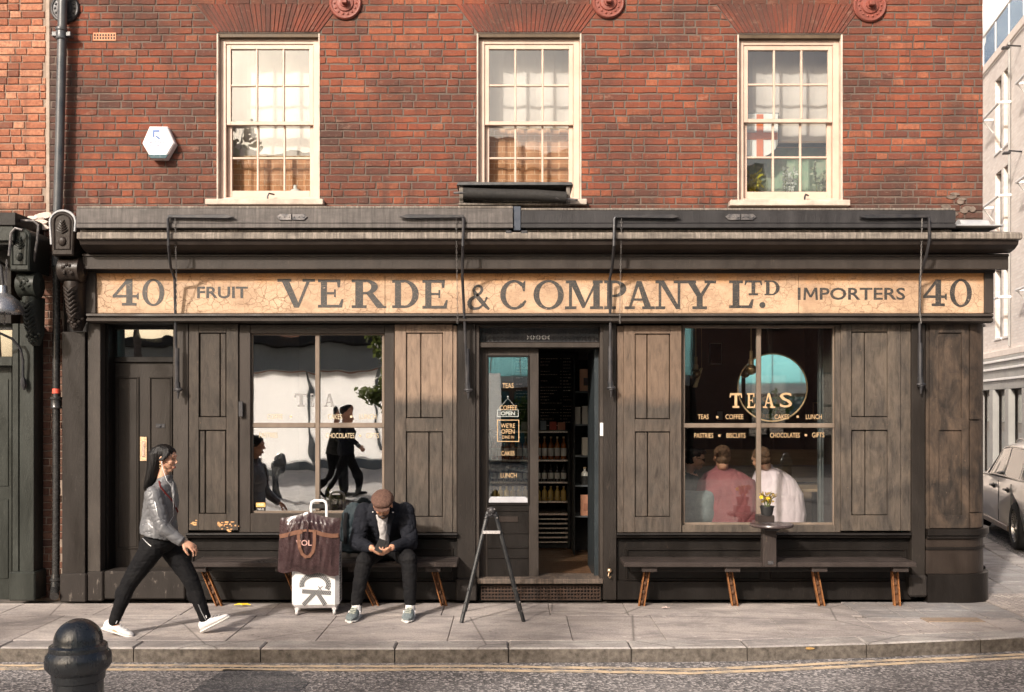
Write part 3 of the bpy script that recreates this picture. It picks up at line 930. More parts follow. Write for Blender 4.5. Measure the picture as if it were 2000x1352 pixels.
letters([('4',220,271,545,597), ('0',278,321,545,598), ('V',546,614,545,601), ('E',621,676,546,601), ('R',687,756,546,602), ('D',766,820,547,602), ('E',825,880,547,603),
         ('C',977,1030,547,605), ('O',1043,1100,547,605), ('M',1106,1172,548,604), ('P',1180,1226,548,604), ('A',1220,1279,549,604), ('N',1281,1334,548,604), ('Y',1337,1396,548,604),
         ('L',1424,1472,548,602), ('T',1454,1488,548,577), ('D',1493,1524,548,577), ('4',1803,1849,546,598), ('0',1855,1898,545,600)], YSG, sgn, M_let)
b = MB()
text(b, 'FRUIT', 385, 484, 560, 583, YSG, .022); b.build('lettering', M_let, sgn); b = MB(); text(b, 'I', 1558, 1563.5, 562, 586, YSG, .02); text(b, 'PORTERS', 1601, 1768, 562, 586, YSG, .018)
for i_, q_ in enumerate(([(1569,586),(1573.5,586),(1575,562),(1570.5,562)], [(1593,586),(1597.5,586),(1596,562),(1591.5,562)], [(1570.5,562),(1576,562),(1585.5,581),(1581,581)], [(1590.5,562),(1596,562),(1585.5,581),(1581,581)])): b.prism([(PX(u_,YSG), PZ(v_,YSG)) for u_, v_ in q_], YSG-.0016-.0001*i_, YSG)
b.build('lettering', M_let, sgn); b = MB()
amp = [(1.0,.0,.05),(.86,.12,.08),(.62,.36,.10),(.36,.66,.09),(.29,.82,.06),(.36,.95,.05),(.50,1.0,.05),(.64,.94,.06),(.68,.81,.07),(.60,.68,.06),(.40,.56,.05),(.16,.42,.08),(.07,.25,.10),(.14,.09,.09),(.32,.015,.06),(.52,.04,.05),(.70,.16,.04),(.84,.36,.04),(.90,.50,.05)]
for i_ in range(len(amp)-1):
    (xa_, za_, wa_), (xb_, zb_, wb_) = amp[i_], amp[i_+1]; d_ = Vector((xb_-xa_, zb_-za_)); d_.normalize(); n_ = Vector((-d_.y, d_.x)); e_ = d_*.015
    b.prism([(PX(913+42*u_,YSG), PZ(604-46*v_,YSG)) for u_, v_ in (Vector((xa_,za_))-n_*wa_-e_, Vector((xb_,zb_))-n_*wb_+e_, Vector((xb_,zb_))+n_*wb_+e_, Vector((xa_,za_))+n_*wa_-e_)], YSG-.0015-.00012*(i_ % 7), YSG-.00005*(i_ % 7))
b.build('letter', M_let, sgn); b = MB()
cx, cz = PX(1489, YSG), PZ(596, YSG)
b.prism([(cx+.029*cos(a), cz+.029*sin(a)) for a in [2*pi*i/20 for i in range(20)]], YSG-.0016, YSG)
b.build('full_stop', M_let, sgn)

# ------------------------------------------------------------------ pilasters
pb('pilaster', 121, 166, 648, 1121, -.05, .10, M_pil); pb('pilaster_base', 116, 168, 1121, 1177, -.085, .10, M_base, c=.012)
pb('pilaster', 171, 196, 632, 1117, -.02, .10, M_trimlit); pb('pilaster_base', 169.5, 201, 1117.5, 1175, -.06, .10, M_base, c=.012)
pb('pilaster', 338, 367.6, 632.6, 1116, -.02, .11, M_trimlit)
pb('pilaster', 893, 929, 632.6, 1130, -.03, .11, M_pil); pb('pilaster_base', 890, 931, 1130.5, 1174, -.05, .11, M_base, c=.01)
pb('pilaster', 1178, 1204, 632.6, 1172, -.03, .11, M_pil)
pb('pilaster', 1781, 1807, 632.6, 1124, -.05, .11, M_pil); pb('pilaster_base', 1777, 1813, 1124.5, 1167, -.09, .11, M_base, c=.02)

# console bracket at the left end
def console(px0, px1, py0, sc, mat, parent, y=-.05, tall=235, edge=None):
    cx = PX((px0+px1)/2, y-.25); w = PX(px1, y-.25)-PX(px0, y-.25)
    z0 = PZ(py0, y-.25)
    k = sc/200.0
    root = MB()
    hh = .40*sc/205                                            # rounded tablet
    arc = [(cx+w/2*cos(a), z0-w*.42+w*.42*sin(a)) for a in [pi*i/14 for i in range(15)]]
    root.prism([(cx+w*.44, z0-hh), (cx+w/2, z0-w*.42)]+arc[1:-1]+[(cx-w/2, z0-w*.42), (cx-w*.44, z0-hh)], y-.28, y+.12, c=.012)
    br = root.build('console_bracket', mat, parent)
    if edge:
        e = MB(); e.tube([(cx-w*.47, y-.27, z0-hh*.75)]+[(cx-w*.53*cos(pi*i/14)*1, y-.27, z0-w*.42+w*.47*sin(pi*i/14)) for i in range(15)]+[(cx+w*.50, y-.27, z0-hh*.45)], .012, 6)
        e.build('lead_edge', edge, br)
    rl = MB()                                                  # raised border and pineapple
    rl.tube([(cx-w*.32, y-.283, z0-hh*.86), (cx-w*.34, y-.283, z0-w*.42)]+[(cx-w*.34*cos(pi*i/12), y-.283, z0-w*.42+w*.32*sin(pi*i/12)) for i in range(13)]+[(cx+w*.34, y-.283, z0-w*.42), (cx+w*.32, y-.283, z0-hh*.86)], .008, 6, closed=True)
    rl.ell((cx, y-.283, z0-hh*.68), (w*.17, .02, w*.2))
    for j in range(5):
        zz = z0-hh*.46+j*w*.10
        for sg in (-1, 1): rl.tube([(cx, y-.285, zz-.012), (cx+sg*w*.12*(1.25-j*.2), y-.288, zz+.006), (cx+sg*w*.2*(1.25-j*.2), y-.284, zz+.02)], [.008,.007,.003], 5)
    rl.build('pineapple_relief', mat, br)
    sc_ = MB()                                                 # scroll
    zc = z0-hh-.115
    Mx = Matrix.Translation((cx+w*.10, y-.12, zc)) @ Matrix.Rotation(pi/2, 4, 'Y')
    sc_.lathe([(.001,-w*.52),(.06,-w*.52),(.10,-w*.48),(.122,-w*.42),(.118,-w*.2),(.118,w*.2),(.122,w*.42),(.10,w*.48),(.06,w*.52),(.05,w*.56),(.001,w*.56)], n=24, M=Mx)
    for j in range(12): sc_.ell((cx+w*(.1+RND.uniform(-.25,.25)), y-.235, zc+RND.uniform(-.05,.05)), (.016,.014,.016), nu=8, nv=6)
    sc_.build('scroll', mat, br)
    bd = MB()                                                  # carved body below
    zt = zc-.11; L = .45*sc/205
    n = 14
    secs = []
    for i in range(n+1):
        f = i/n
        d = .16*(1-f)**.8+.035+.035*sin(pi*min(1, f*1.6)); hw = w*(.42-.06*f) if f < .8 else w*(.36-.9*(f-.8))
        secs.append((hw, d, zt-L*f))
    vs = []; fs = []; m = 9
    for hw, d, zz in secs:
        for q in range(m):
            a = pi*q/(m-1)
            vs.append((cx+w*.12-hw*cos(a), y-.001-d*sin(a)**.6, zz))
    for i in range(n):
        for q in range(m-1): fs.append([i*m+q, i*m+q+1, (i+1)*m+q+1, (i+1)*m+q])
    fs.append(list(range(m))); fs.append(list(range(n*m, n*m+m)))
    bd.add(vs, fs, True)
    bd.build('carved_body', mat, br, sharp=60)
    lv = MB()
    for j in range(7):                                         # acanthus leaf ribs
        f = .12+j*.085; zz = zt-L*f; d = .16*(1-f)**.8+.075
        for sg in (-1, 1):
            lv.tube([(cx+w*.12, y-d, zz-.05), (cx+w*.12+sg*w*.16, y-d+.004, zz-.012), (cx+w*.12+sg*w*.27, y-d+.03, zz+.012)], [.012,.011,.005], 6)
    for j in range(16):
        a = j*2.4; f = .76+.012*j
        lv.ell((cx+w*.12+cos(a)*w*(.30-.016*j), y-.075+.02*sin(a), zt-L*f), (.022,.022,.02), nu=8, nv=6)
    lv.build('acanthus_leaf', mat, br)
    return br
console(101, 148, 415, 205, M_cove, front, edge=M_lead)

# ------------------------------------------------------------------ shutters
def shutter(px0, px1, py0, py1, panels, mat, y=-.02, label=None):
    ax, bx = min(p[0] for p in panels), max(p[1] for p in panels)
    fr = MB(); pbox(px0, ax, py0, py1, y, .095, .003, fr); pbox(bx, px1, py0, py1, y, .095, .003, fr)
    ys = [py0]+[v for p in panels for v in p[2:4]]+[py1]
    for i in range(0, len(ys), 2): pbox(ax+.05, bx-.05, ys[i], ys[i+1], y+.001, .095, .003, fr)
    s_ = fr.build('shutter', mat, front, label)
    for (a, b_, c, d, j) in panels:
        for u, v in ((a, j), (j, b_)):
            q = MB(); pbox(u+1.0, v-.8, c+1.2, d-1.2, y+.016+RND.uniform(0, .003), .09, .006, q)
            q.build('panel_board', mat, s_)
    return s_
SH1 = shutter_mat('shutter_oak_a', (.080,.062,.048), (.040,.032,.025), None, .5)
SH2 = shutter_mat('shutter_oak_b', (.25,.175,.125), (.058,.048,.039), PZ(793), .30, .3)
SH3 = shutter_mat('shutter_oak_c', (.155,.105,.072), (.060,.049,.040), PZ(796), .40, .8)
SH4 = shutter_mat('shutter_oak_d', (.125,.098,.074), (.052,.043,.036), None, .75, 1.2)
SH5 = shutter_mat('shutter_oak_e', (.10,.068,.047), (.026,.020,.016), None, .8, 1.7)
shutter(369, 465, 633, 1036, [(390,442,650,815,430), (388,441,840,1004,401)], SH1, label='dark brown shutter with chipped paint at its bottom corner')
chip = MB()
for k in range(26):
    cx, cz = PX(RND.gauss(446, 9), -.02), PZ(RND.gauss(1024, 6), -.02)
    if k > 20: cx, cz = PX(RND.uniform(375, 385), -.02), PZ(RND.uniform(1016, 1030), -.02)
    w, h = RND.uniform(.006,.03), RND.uniform(.004,.014)
    chip.prism([(cx+w*cos(a)*RND.uniform(.6,1), cz+h*sin(a)*RND.uniform(.6,1)) for a in [i*2*pi/8 for i in range(8)]], -.0212-.00005*k, -.0195)
chip.build('bare_wood_chip', pm('raw_wood', (.62,.34,.15), (.5,.25,.1), .8, 20), front, kind='stuff')
shutter(771, 884, 634, 1040, [(793,865,650,817,822), (793,865,843,1010,838)], SH2, label='tan shutter, paler above a ragged line')
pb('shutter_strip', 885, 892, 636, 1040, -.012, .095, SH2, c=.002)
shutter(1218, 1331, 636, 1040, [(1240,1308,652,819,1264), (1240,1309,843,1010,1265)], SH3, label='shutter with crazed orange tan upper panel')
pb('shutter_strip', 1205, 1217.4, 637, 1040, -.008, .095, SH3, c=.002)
shutter(1643, 1759, 633, 1037, [(1663,1734,648,815,1689), (1664,1734,840,1007,1690)], SH4)
pb('shutter_strip', 1759.6, 1779.5, 633, 1037, -.016, .095, SH4, c=.002)
# sill and stall riser under the windows
def sill(px0, px1):
    zrun('window_ledge', [(-.02,1040.5),(-.075,1041.5),(-.085,1045),(-.06,1047),(-.055,1050),(-.035,1052),(.09,1053),(.09,1040)], px0, px1, M_dark)
sill(362, 893); sill(1205, 1780)
def riser(px0, px1, fields):
    pb('stall_riser', px0, px1, 1053, 1135, .02, .10, M_dark, c=.002)
    for a, b_ in fields:
        fm = MB()
        x0, x1, z0, z1 = PX(a,.02), PX(b_,.02), PZ(1130,.02), PZ(1075,.02)
        for (u0, u1, v0, v1) in ((x0,x1,z1,z1+.02),(x0,x1,z0-.02,z0),(x0,x0+.02,z0,z1),(x1-.02,x1,z0,z1)): fm.box(u0,u1,.004,.019,v0,v1,.004)
        fm.build('riser_moulding', M_dark, front)
    pb('plinth_board', px0, px1, 1135.5, 1172, -.012, .10, M_dark, c=.006)
riser(362, 893, ((375, 620), (640, 885))); riser(1205, 1780, ((1222, 1488), (1505, 1770)))
# doorstep at the left door
pb('door_plinth', 203, 361, 1116, 1171, -.05, .20, M_base, c=.012)

# ------------------------------------------------------------------ left house door
yd = .27
dl = MB(); pbox(212, 338, 708, 1112, yd, yd+.045, .003, dl)
door = dl.build('front_door', M_door, front)
for (a, b_, c, d) in ((229, 272, 736, 1072), (292, 337, 736, 1072)):
    f = MB()
    x0, x1, z0, z1 = PX(a,yd), PX(b_,yd), PZ(d,yd), PZ(c,yd)
    for (u0, u1, v0, v1) in ((x0,x1,z1-.014,z1),(x0,x1,z0,z0+.014),(x0,x0+.014,z0+.014,z1-.014),(x1-.014,x1,z0+.014,z1-.014)): f.box(u0,u1,yd-.014,yd-.0005,v0,v1,.004)
    f.build('panel_moulding', M_door, door)
    MB().box(x0+.022, x1-.022, yd-.006, yd-.0004, z0+.022, z1-.022, .003).build('door_panel', M_door, door)
M_brass = pm('old_brass', (.80,.58,.38), (.62,.42,.25), .35, 12, 0, metal=.85)
lp = MB(); pbox(273, 287, 853, 901, yd-.012, yd-.0005, .004, lp); lp.build('letter_plate', M_brass, door)
lp = MB(); pbox(277, 283, 862, 893, yd-.017, yd-.0121, .002, lp); lp.build('letter_flap', pm('polished_brass', (.85,.62,.5), (.7,.45,.35), .2, 9, metal=.8), door)
kh = MB(); pbox(304, 322, 828, 836, yd-.012, yd-.0005, .003, kh); kh.ell(P3(313, 832, yd-.013), (.012,.006,.016)); kh.build('keyhole', M_iron, door)
hg = MB(); pbox(209, 213, 812, 832, yd-.02, yd-.001, .002, hg); hg.build('hinge', M_brass, door)
df = MB()
pbox(196.5, 211.6, 633, 1115, .101, yd+.05, .003, df); pbox(212, 338, 633, 643, yd-.03, yd+.05, .003, df); pbox(212, 338, 697, 707.5, yd-.03, yd+.05, .004, df)
pbox(212, 229, 643.5, 696.5, yd-.02, yd+.05, .003, df)
df.build('door_frame', M_dark, front)
tl = MB(); pbox(229, 340, 643, 698, yd+.01, yd+.014, 0, tl); M_tglass = glass('transom_glass', .32, 1.2, .002, 2)
tl.build('transom_pane', M_tglass, front)
tb = MB(); pbox(205, 345, 636, 1112, yd+.30, yd+.33, 0, tb); tb.build('hall_wall', M_black, front)

# ------------------------------------------------------------------ display windows
M_glassL = glass('left_shop_glass', .42, 1.3, .0048, 1.5)
M_glassR = glass('right_shop_glass', .045, 1.0, .0012, 1.3)
M_gold = pm('gold_leaf', (.66,.46,.26), (.55,.36,.19), .4, 20, metal=.35)
M_sash = paint('sash_bar_paint', (.20,.155,.12), (.4,.32,.25), .3, .45)
def shop_window(outer, inner, bar, rail, gl, y=.03, mat=M_trim, bmat=M_sash):
    ox0, ox1, oy0, oy1 = outer; ix0, ix1, iy0, iy1 = inner
    f = MB()
    pbox(ox0, ix0, oy0, oy1, y-.03, .10, .004, f); pbox(ix1, ox1, oy0, oy1, y-.03, .10, .004, f)
    pbox(ix0+.05, ix1-.05, oy0, iy0, y-.03, .10, .004, f); pbox(ix0+.05, ix1-.05, iy1, oy1, y-.03, .10, .004, f)
    w = f.build('display_window', mat, front)
    g2 = MB()
    for q in ((ix0, ix0+5, iy0, iy1), (ix1-5, ix1, iy0, iy1), (ix0+5, ix1-5, iy0, iy0+4), (ix0+5, ix1-5, iy1-5, iy1)):
        pbox(*q, y+.012, y+.055, .004, g2)
    pbox(bar[0], bar[1], iy0+4, iy1-5, y+.006, y+.05, .006, g2)
    pbox(ix0, bar[0]-.1, rail[0], rail[1], y+.004, y+.05, .006, g2); pbox(bar[1]+.1, ix1, rail[0], rail[1], y+.004, y+.05, .006, g2)
    g2.build('glazing_bar', bmat, w)
    for a, b_ in ((ix0+5, bar[0]), (bar[1], ix1-5)):
        for c, d in ((iy0+4, rail[0]), (rail[1], iy1-5)):
            cx, cz = PX((a+b_)/2, y+.03), PZ((c+d)/2, y+.03)
            wv, hv = PX(b_, y+.03)-PX(a, y+.03), PZ(c, y+.03)-PZ(d, y+.03)
            R = Matrix.Translation((cx, y+.03, cz)) @ Matrix.Rotation(radians(RND.uniform(-.12,.12)), 4, 'Z') @ Matrix.Rotation(radians(RND.uniform(-.12,.12)), 4, 'X')
            MB().box(-wv/2-.003, wv/2+.003, -.002, .002, -hv/2-.003, hv/2+.003, 0, R).build('pane', gl, w)
    return w
wl_ = shop_window((467,770,634,1040), (489,751,651,1003), (615.5,624.5), (826,836), M_glassL)
pb('hinge_plate', 465.5, 474, 784, 814, -.045, -.021, M_iron, wl_)
wr_ = shop_window((1332,1642,634,1040), (1333,1632,637,1026), (1478,1487), (827,836), M_glassR, mat=SH4)
def gold(parent, items, Y, mat=M_gold, bold=.0):
    for it in items:
        b = MB()
        if it[0] == '.':
            pbox(it[1]-2.2, it[1]+2.2, it[2]-2.2, it[2]+2.2, Y-.0015, Y-.0003, 0, b); b.build('gold_dot', mat, parent)
        else: text(b, it[0], it[1], it[2], it[3], it[4], Y, bold, .0012); b.build('gold_word', mat, parent)
M_gold_dim = pm('worn_gold_leaf', (.62,.50,.34), (.5,.4,.26), .5, 20)
gold(wl_, [('CAKES',640,668,809,819), ('LUNCH',702,735,809,819), ('COFFEE',522,552,809,819), ('PASTRIES',506,542,845,855), ('CHOCOLATES',636,692,846,856), ('GIFTS',715,740,846,856), ('.',568,814), ('.',686,814), ('.',703,851)], .055, M_gold_dim)
letters([('T',575,600,769,795), ('E',606,614,769,795)], .054, wl_, pm('pale_gold', (.26,.25,.24), None, .5), 'gold_letter')
letters([('A',632,655,769,795)], .054, wl_, pm('pale_gold_b', (.26,.25,.24), None, .5), 'gold_letter')
gold(wr_, [('TEAS',1363,1384,809.5,819), ('COFFEE',1417,1452,809.5,819), ('CAKES',1513,1541,809.5,819), ('LUNCH',1574,1605,809.5,819),
           ('PASTRIES',1356,1393,846,855.5), ('BISCUITS',1419,1456,846,855.5), ('CHOCOLATES',1504,1562,845.5,855), ('GIFTS',1586,1610,845,854.5),
           ('.',1401,815), ('.',1558,814), ('.',1405,851), ('.',1574,850), ('S',1523,1547,767,796)], .055, bold=.004)
letters([('T',1425,1449,768,797), ('E',1459,1477,768,797), ('A',1490,1514,768,797)], .055, wr_, M_gold, 'gold_letter')
stk = MB(); pbox(500, 518, 982, 990.5, .05, .0525, 0, stk); stk.build('sticker', pm('amber_sticker', (.75,.42,.12), (.7,.38,.1), .5), wl_)
stk = MB(); pbox(500, 518, 991, 999, .05, .0525, 0, stk); stk.build('sticker', M_black, wl_)
gold(wl_, [('FREE',503,515,984,988), ('WI-FI',503,515,993,997)], .0495, M_whitepot)

# ------------------------------------------------------------------ shop entrance
yo = .06
dfm = MB()
pbox(929.5, 936, 633, 1131, -.012, .24, .003, dfm); pbox(1172, 1178, 633, 1140, -.012, .24, .003, dfm)
pbox(936.2, 1171.8, 669, 679, .02, .20, .005, dfm); pbox(936.2, 1171.8, 632.8, 640, .02, .20, .003, dfm)
dfm.build('entrance_frame', M_trim, front)
gr = MB()                                                     # pierced iron grille over the door
gx0, gx1, gz0, gz1 = PX(937,.07), PX(1171,.07), PZ(668,.07), PZ(641,.07)
pbox(937, 1171, 641, 668, .10, .12, 0, gr)
n = 30
for i in range(n):
    for j in range(2):
        cx = gx0+(gx1-gx0)*(i+.5)/n; cz = gz0+(gz1-gz0)*(j+.5)/2
        gr.tube([(cx+.011*cos(a), .088, cz+.018*sin(a)) for a in [2*pi*k/8 for k in range(8)]], .0035, 4, closed=True)
gr.build('iron_grille', M_iron, front)
gw = MB()
for k in range(4):
    cx = PX(1034+k*11.5, .07); cz = PZ(659, .07)
    for sg in (-1, 1):
        for q in (-1, 1): gw.tube([(cx+sg*.004, .082, cz+q*.006), (cx+sg*.018, .082, cz+q*.006), (cx+sg*.02, .082, cz+q*.02)], .0032, 5)
gw.build('grille_highlight', pm('highlight_white', (.8,.8,.78)), front)  # white strokes laid on the iron grille as its highlights
# fixed / left leaf
def leaf_door():
    y = .10
    f = MB()
    pbox(936, 952, 680, 1127, y, y+.045, .003, f); pbox(1033, 1052, 680, 1127, y, y+.045, .003, f)
    pbox(952.1, 1032.9, 680, 696, y+.001, y+.045, .003, f)
    d = f.build('shop_door', M_trim, front)
    f = MB(); pbox(952.1, 1032.9, 985, 1127, y+.001, y+.045, .003, f); f.build('shaded_lower_panel', M_dark, d)  # black here stands in for the shade low on the door
    fm = MB()
    for (a, b_, c, d_) in ((951,1034,694,697.5),(951,1034,983,987),(951,954.5,698,983),(1030.5,1034,698,983)): pbox(a,b_,c,d_,y-.012,y-.0005,.004,fm)
    for (a, b_, c, d_) in ((952,1032,996,999),(952,1032,1040,1043),(952,1032,1068,1071),(952,1032,1088,1091)): pbox(a,b_,c,d_,y-.010,y-.0005,.003,fm)
    fm.build('door_moulding', M_dark, d)
    lp = MB(); pbox(975, 1012, 1009, 1020, y-.008, y-.0005, .003, lp); lp.build('letter_plate', M_cove, d)
    g = MB(); pbox(953, 1032, 697, 984, y+.018, y+.022, 0, g); g.build('pane', glass('door_glass', .10, 1.1, .001, 1.5), d)
    gold(d, [('TEAS',981,1003,748.5,758), ('COFFEE',976,1010,792,801), ('CAKES',979,1005,881,890), ('LUNCH',978,1009,924,933), ("WE'RE",978,1006,827,836), ('OPEN',979,1005,838.5,847.5), ('DINE IN',981,1004,851,857)], y+.016)
    fb = MB()
    for (a, b_, c, d_) in ((971,1014,820,821.4),(971,1014,861.6,863),(971,972.4,821.5,861.5),(1012.6,1014,821.5,861.5)): pbox(a,b_,c,d_,y+.0135,y+.0165,0,fb)
    fb.build('gold_lettering', M_gold, d)
    lg = MB(); lg.prism([(PX(951,y), PZ(982,y-.0)), (PX(1031,y), PZ(982,y)), (PX(1031,y), PZ(974,y)), (PX(1026,y), PZ(970.5,y)), (PX(958,y), PZ(970.5,y))], y-.006, y+.017, c=.003)
    lg.build('white_strip', pm('white_strip_tone', (.46,.46,.48), (.36,.36,.38), .35), d)  # pale strip along the foot of the door glass
    st = thing('open_sign', 'small white lettered hanging sign behind the shop door glass', 'sign', P3(992, 807, y+.03))
    s1 = MB(); pbox(971, 1013, 801, 814, y+.030, y+.034, .001, s1); s1.build('board', M_black, st)
    s2 = MB()
    for (a, b_, c, d_) in ((971,1013,800.4,801.8),(971,1013,813,814.4),(971,972.3,801.9,812.9),(1011.7,1013,801.9,812.9)): pbox(a,b_,c,d_,y+.0275,y+.0298,0,s2)
    text(s2, 'OPEN', 978, 1006, 803.5, 811.5, y+.030, .05, .0012); s2.build('white_lettering', M_whitepot, st)
    s3 = MB(); s3.tube([P3(973,800,y+.03), P3(992,778,y+.03), P3(1011,800,y+.03)], .0025, 5); s3.ell(P3(992,775,y+.03), .009); s3.build('cord', M_whitepot, st)
leaf_door()
# open right leaf swung inwards
ol = MB()
M_blue = paint('blue_grey_door_edge', (.030,.037,.041), (.2,.2,.2), .3, .4)
MB().box(PX(1161,.16), PX(1170,.16), .16, 1.02, PZ(1131,.16), PZ(681,.16), .003).build('open_door', M_blue, front, 'blue grey door leaf swung open into the shop')
hk = MB(); pbox(1172, 1178.5, 826, 852, -.03, -.0125, .003, hk); hk.build('door_latch', pm('white_latch', (.7,.7,.7), (.5,.5,.5), .3), front)
hb = MB(); c = P3(1190, 1114, -.03)
hb.ell(c+Vector((0,-.02,0)), (.022,.018,.022)); hb.tube([c+Vector((-.004,-.02,-.02)), c+Vector((-.012,-.035,-.05)), c+Vector((.002,-.045,-.066)), c+Vector((.014,-.035,-.052))], .006, 6)
hb.build('brass_hook', M_brass, front)
# threshold, air grating
th = MB(); pbox(932, 1178, 1131, 1141, -.035, .30, .006, th); th.build('threshold', weather('worn_step', (.05,.04,.033), (.10,.075,.058), (.22,.16,.12)), front)
ag = MB()
x0, x1, z0, z1 = PX(940,.03), PX(1172,.03), PZ(1171,.03), PZ(1145,.03)
for i in range(37): ag.box(x0+(x1-x0)*i/36-.006, x0+(x1-x0)*i/36+.006, .030, .045, z0, z1)
for j in range(5): ag.box(x0, x1, .026, .041, z0+(z1-z0)*j/4-.006, z0+(z1-z0)*j/4+.006)
ag.build('air_grating', pm('rust_iron', (.055,.028,.016), (.028,.017,.012), .8, 20), front)
bk = MB(); pbox(936, 1176, 1141.5, 1174, .085, .10, 0, bk); bk.build('grating_back', M_black, front)

# ------------------------------------------------------------------ rounded corner bay
def curve_pts(y_front, r, n=12):
    """plan of the corner: straight along the front then a quarter round to the side street"""
    xe = PX(1917, .25)
    pts = [(PX(1808, y_front), y_front), (xe-r, y_front)]
    pts += [(xe-r+r*sin(a), y_front+r-r*cos(a)) for a in [pi/2*i/n for i in range(1, n+1)]]
    pts += [(xe+.12, 1.6)]
    return pts
def bay(name, grow, py0, py1, mat, r=.30, thick=.08, y=-.02, z0=None, z1=None):
    z0 = PZ(py1, y) if z0 is None else z0; z1 = PZ(py0, y) if z1 is None else z1
    pts = curve_pts(y, r)
    out = []
    n = len(pts)
    for i, (px, py) in enumerate(pts):
        a = pts[max(0,i-1)]; b_ = pts[min(n-1,i+1)]
        t = Vector((b_[0]-a[0], b_[1]-a[1])).normalized(); nr = Vector((t.y, -t.x))
        out.append((px+nr.x*grow, py+nr.y*grow))
    b = MB(); vs = []
    for (px, py), (qx, qy) in zip(out, pts):
        vs += [(px,py,z0),(px,py,z1)]
    inn = [(p[0]-(thick if i > 2 else 0), p[1]+thick) for i, p in enumerate(out)]
    for (px, py) in inn: vs += [(px,py,z0),(px,py,z1)]
    m = 2*n; fs = []
    for i in range(n-1):
        fs += [[2*i,2*i+2,2*i+3,2*i+1],[m+2*i,m+2*i+1,m+2*i+3,m+2*i+2],[2*i+1,2*i+3,m+2*i+3,m+2*i+1],[2*i,m+2*i,m+2*i+2,2*i+2]]
    fs += [[0,1,m+1,m],[2*n-2,m+2*n-2,m+2*n-1,2*n-1]]
    b.add(vs, fs, True)
    return b.build(name, mat, front, sharp=25)
bay('curved_shutter', 0, 633, 1033, SH5)
def bay_strip(a, b_, py0, py1, grow, mat, name):
    """raised stile or rail laid on the curve between plan parameters a and b (metres along)"""
    pts = curve_pts(-.02, .30, 24)
    L = [0]
    for p, q in zip(pts[:-1], pts[1:]): L.append(L[-1]+sqrt((q[0]-p[0])**2+(q[1]-p[1])**2))
    def at(s_):
        for i in range(len(L)-1):
            if L[i] <= s_ <= L[i+1]:
                f = (s_-L[i])/(L[i+1]-L[i]); p, q = pts[i], pts[i+1]
                t = Vector((q[0]-p[0], q[1]-p[1])).normalized()
                return (p[0]+(q[0]-p[0])*f+t.y*grow, p[1]+(q[1]-p[1])*f-t.x*grow)
        return pts[-1]
    z0, z1 = PZ(py1,-.02), PZ(py0,-.02)
    n = 6; vs = []
    for i in range(n+1):
        o = at(a+(b_-a)*i/n); vs += [(o[0],o[1],z0),(o[0],o[1],z1),(o[0],o[1]+.02,z0),(o[0],o[1]+.02,z1)]
    fs = []
    for i in range(n):
        k = 4*i
        fs += [[k,k+4,k+5,k+1],[k+1,k+5,k+7,k+3],[k,k+2,k+6,k+4]]
    fs += [[0,1,3,2],[4*n,4*n+2,4*n+3,4*n+1]]
    MB().add(vs, fs, False).build(name, mat, front)
for a, b_, c, d in ((.03,.115,634,1031),(.335,.40,634,1031),(.115,.335,634,650),(.115,.335,816,840),(.115,.335,1006,1031),(.412,.56,634,819),(.412,.56,822,1000),(.412,.56,1003,1031)):
    bay_strip(a, b_, c, d, .018, SH5, 'shutter_stile')
bay('curved_ledge', .05, 1034, 1042, M_dark, z0=PZ(1046,-.07), z1=PZ(1034,-.07)); bay('curved_ledge', .03, 1043, 1048, M_dark, z0=PZ(1052,-.05), z1=PZ(1046.4,-.05))
bay('curved_riser', -.0, 1049, 1120, paint('worn_brown_riser', (.035,.026,.021), (.2,.13,.09), .4, .4), z0=.26, z1=PZ(1052.5,-.02))
bay('curved_riser_band', .012, 1070, 1074, M_dark, z0=PZ(1074,-.03), z1=PZ(1069,-.03))
bay('curved_plinth', .045, 1110, 1166, M_dark, z0=0, z1=.27)
bay('curved_head', .02, 620, 634, M_trim, z0=PZ(634.5,-.04), z1=PZ(631,-.04))
xe = PX(1917, .25)
MB().box(xe+.0, xe+.05, .26, .42, 0, .30, .01).build('corner_guard', M_dark, front)
# cornice returns round the side street
MB().box(PX(1941,-.10)-.15, PX(1941,-.10), .101, 3.0, PZ(632,.1), PZ(531,.1), .003).build('side_sign_board', M_trim, front)
MB().box(PX(1971,-.2)-.3, PX(1971,-.2), .106, 3.0, PZ(527,-.2), PZ(500,-.2), .003).build('side_frieze', M_trim, front)
MB().box(PX(1900,-.2), PX(1997,-.41)-.06, .106, 3.0, PZ(495,-.2), PZ(463,-.2), .003).build('side_cornice', M_cove, front)
ld = MB(); ld.tube([(PX(1866,-.05), -.10, PZ(447,-.05)), (PX(1922,-.05), -.10, PZ(446,-.05))], [.075,.068], 14); ld.build('lead_flashing', M_lead, front)
MB().box(PX(165,-.36), PX(1925,.0), -.36, .12, PZ(451,-.1), PZ(448.5,-.1), .002).build('lead_flat', M_lead, front)
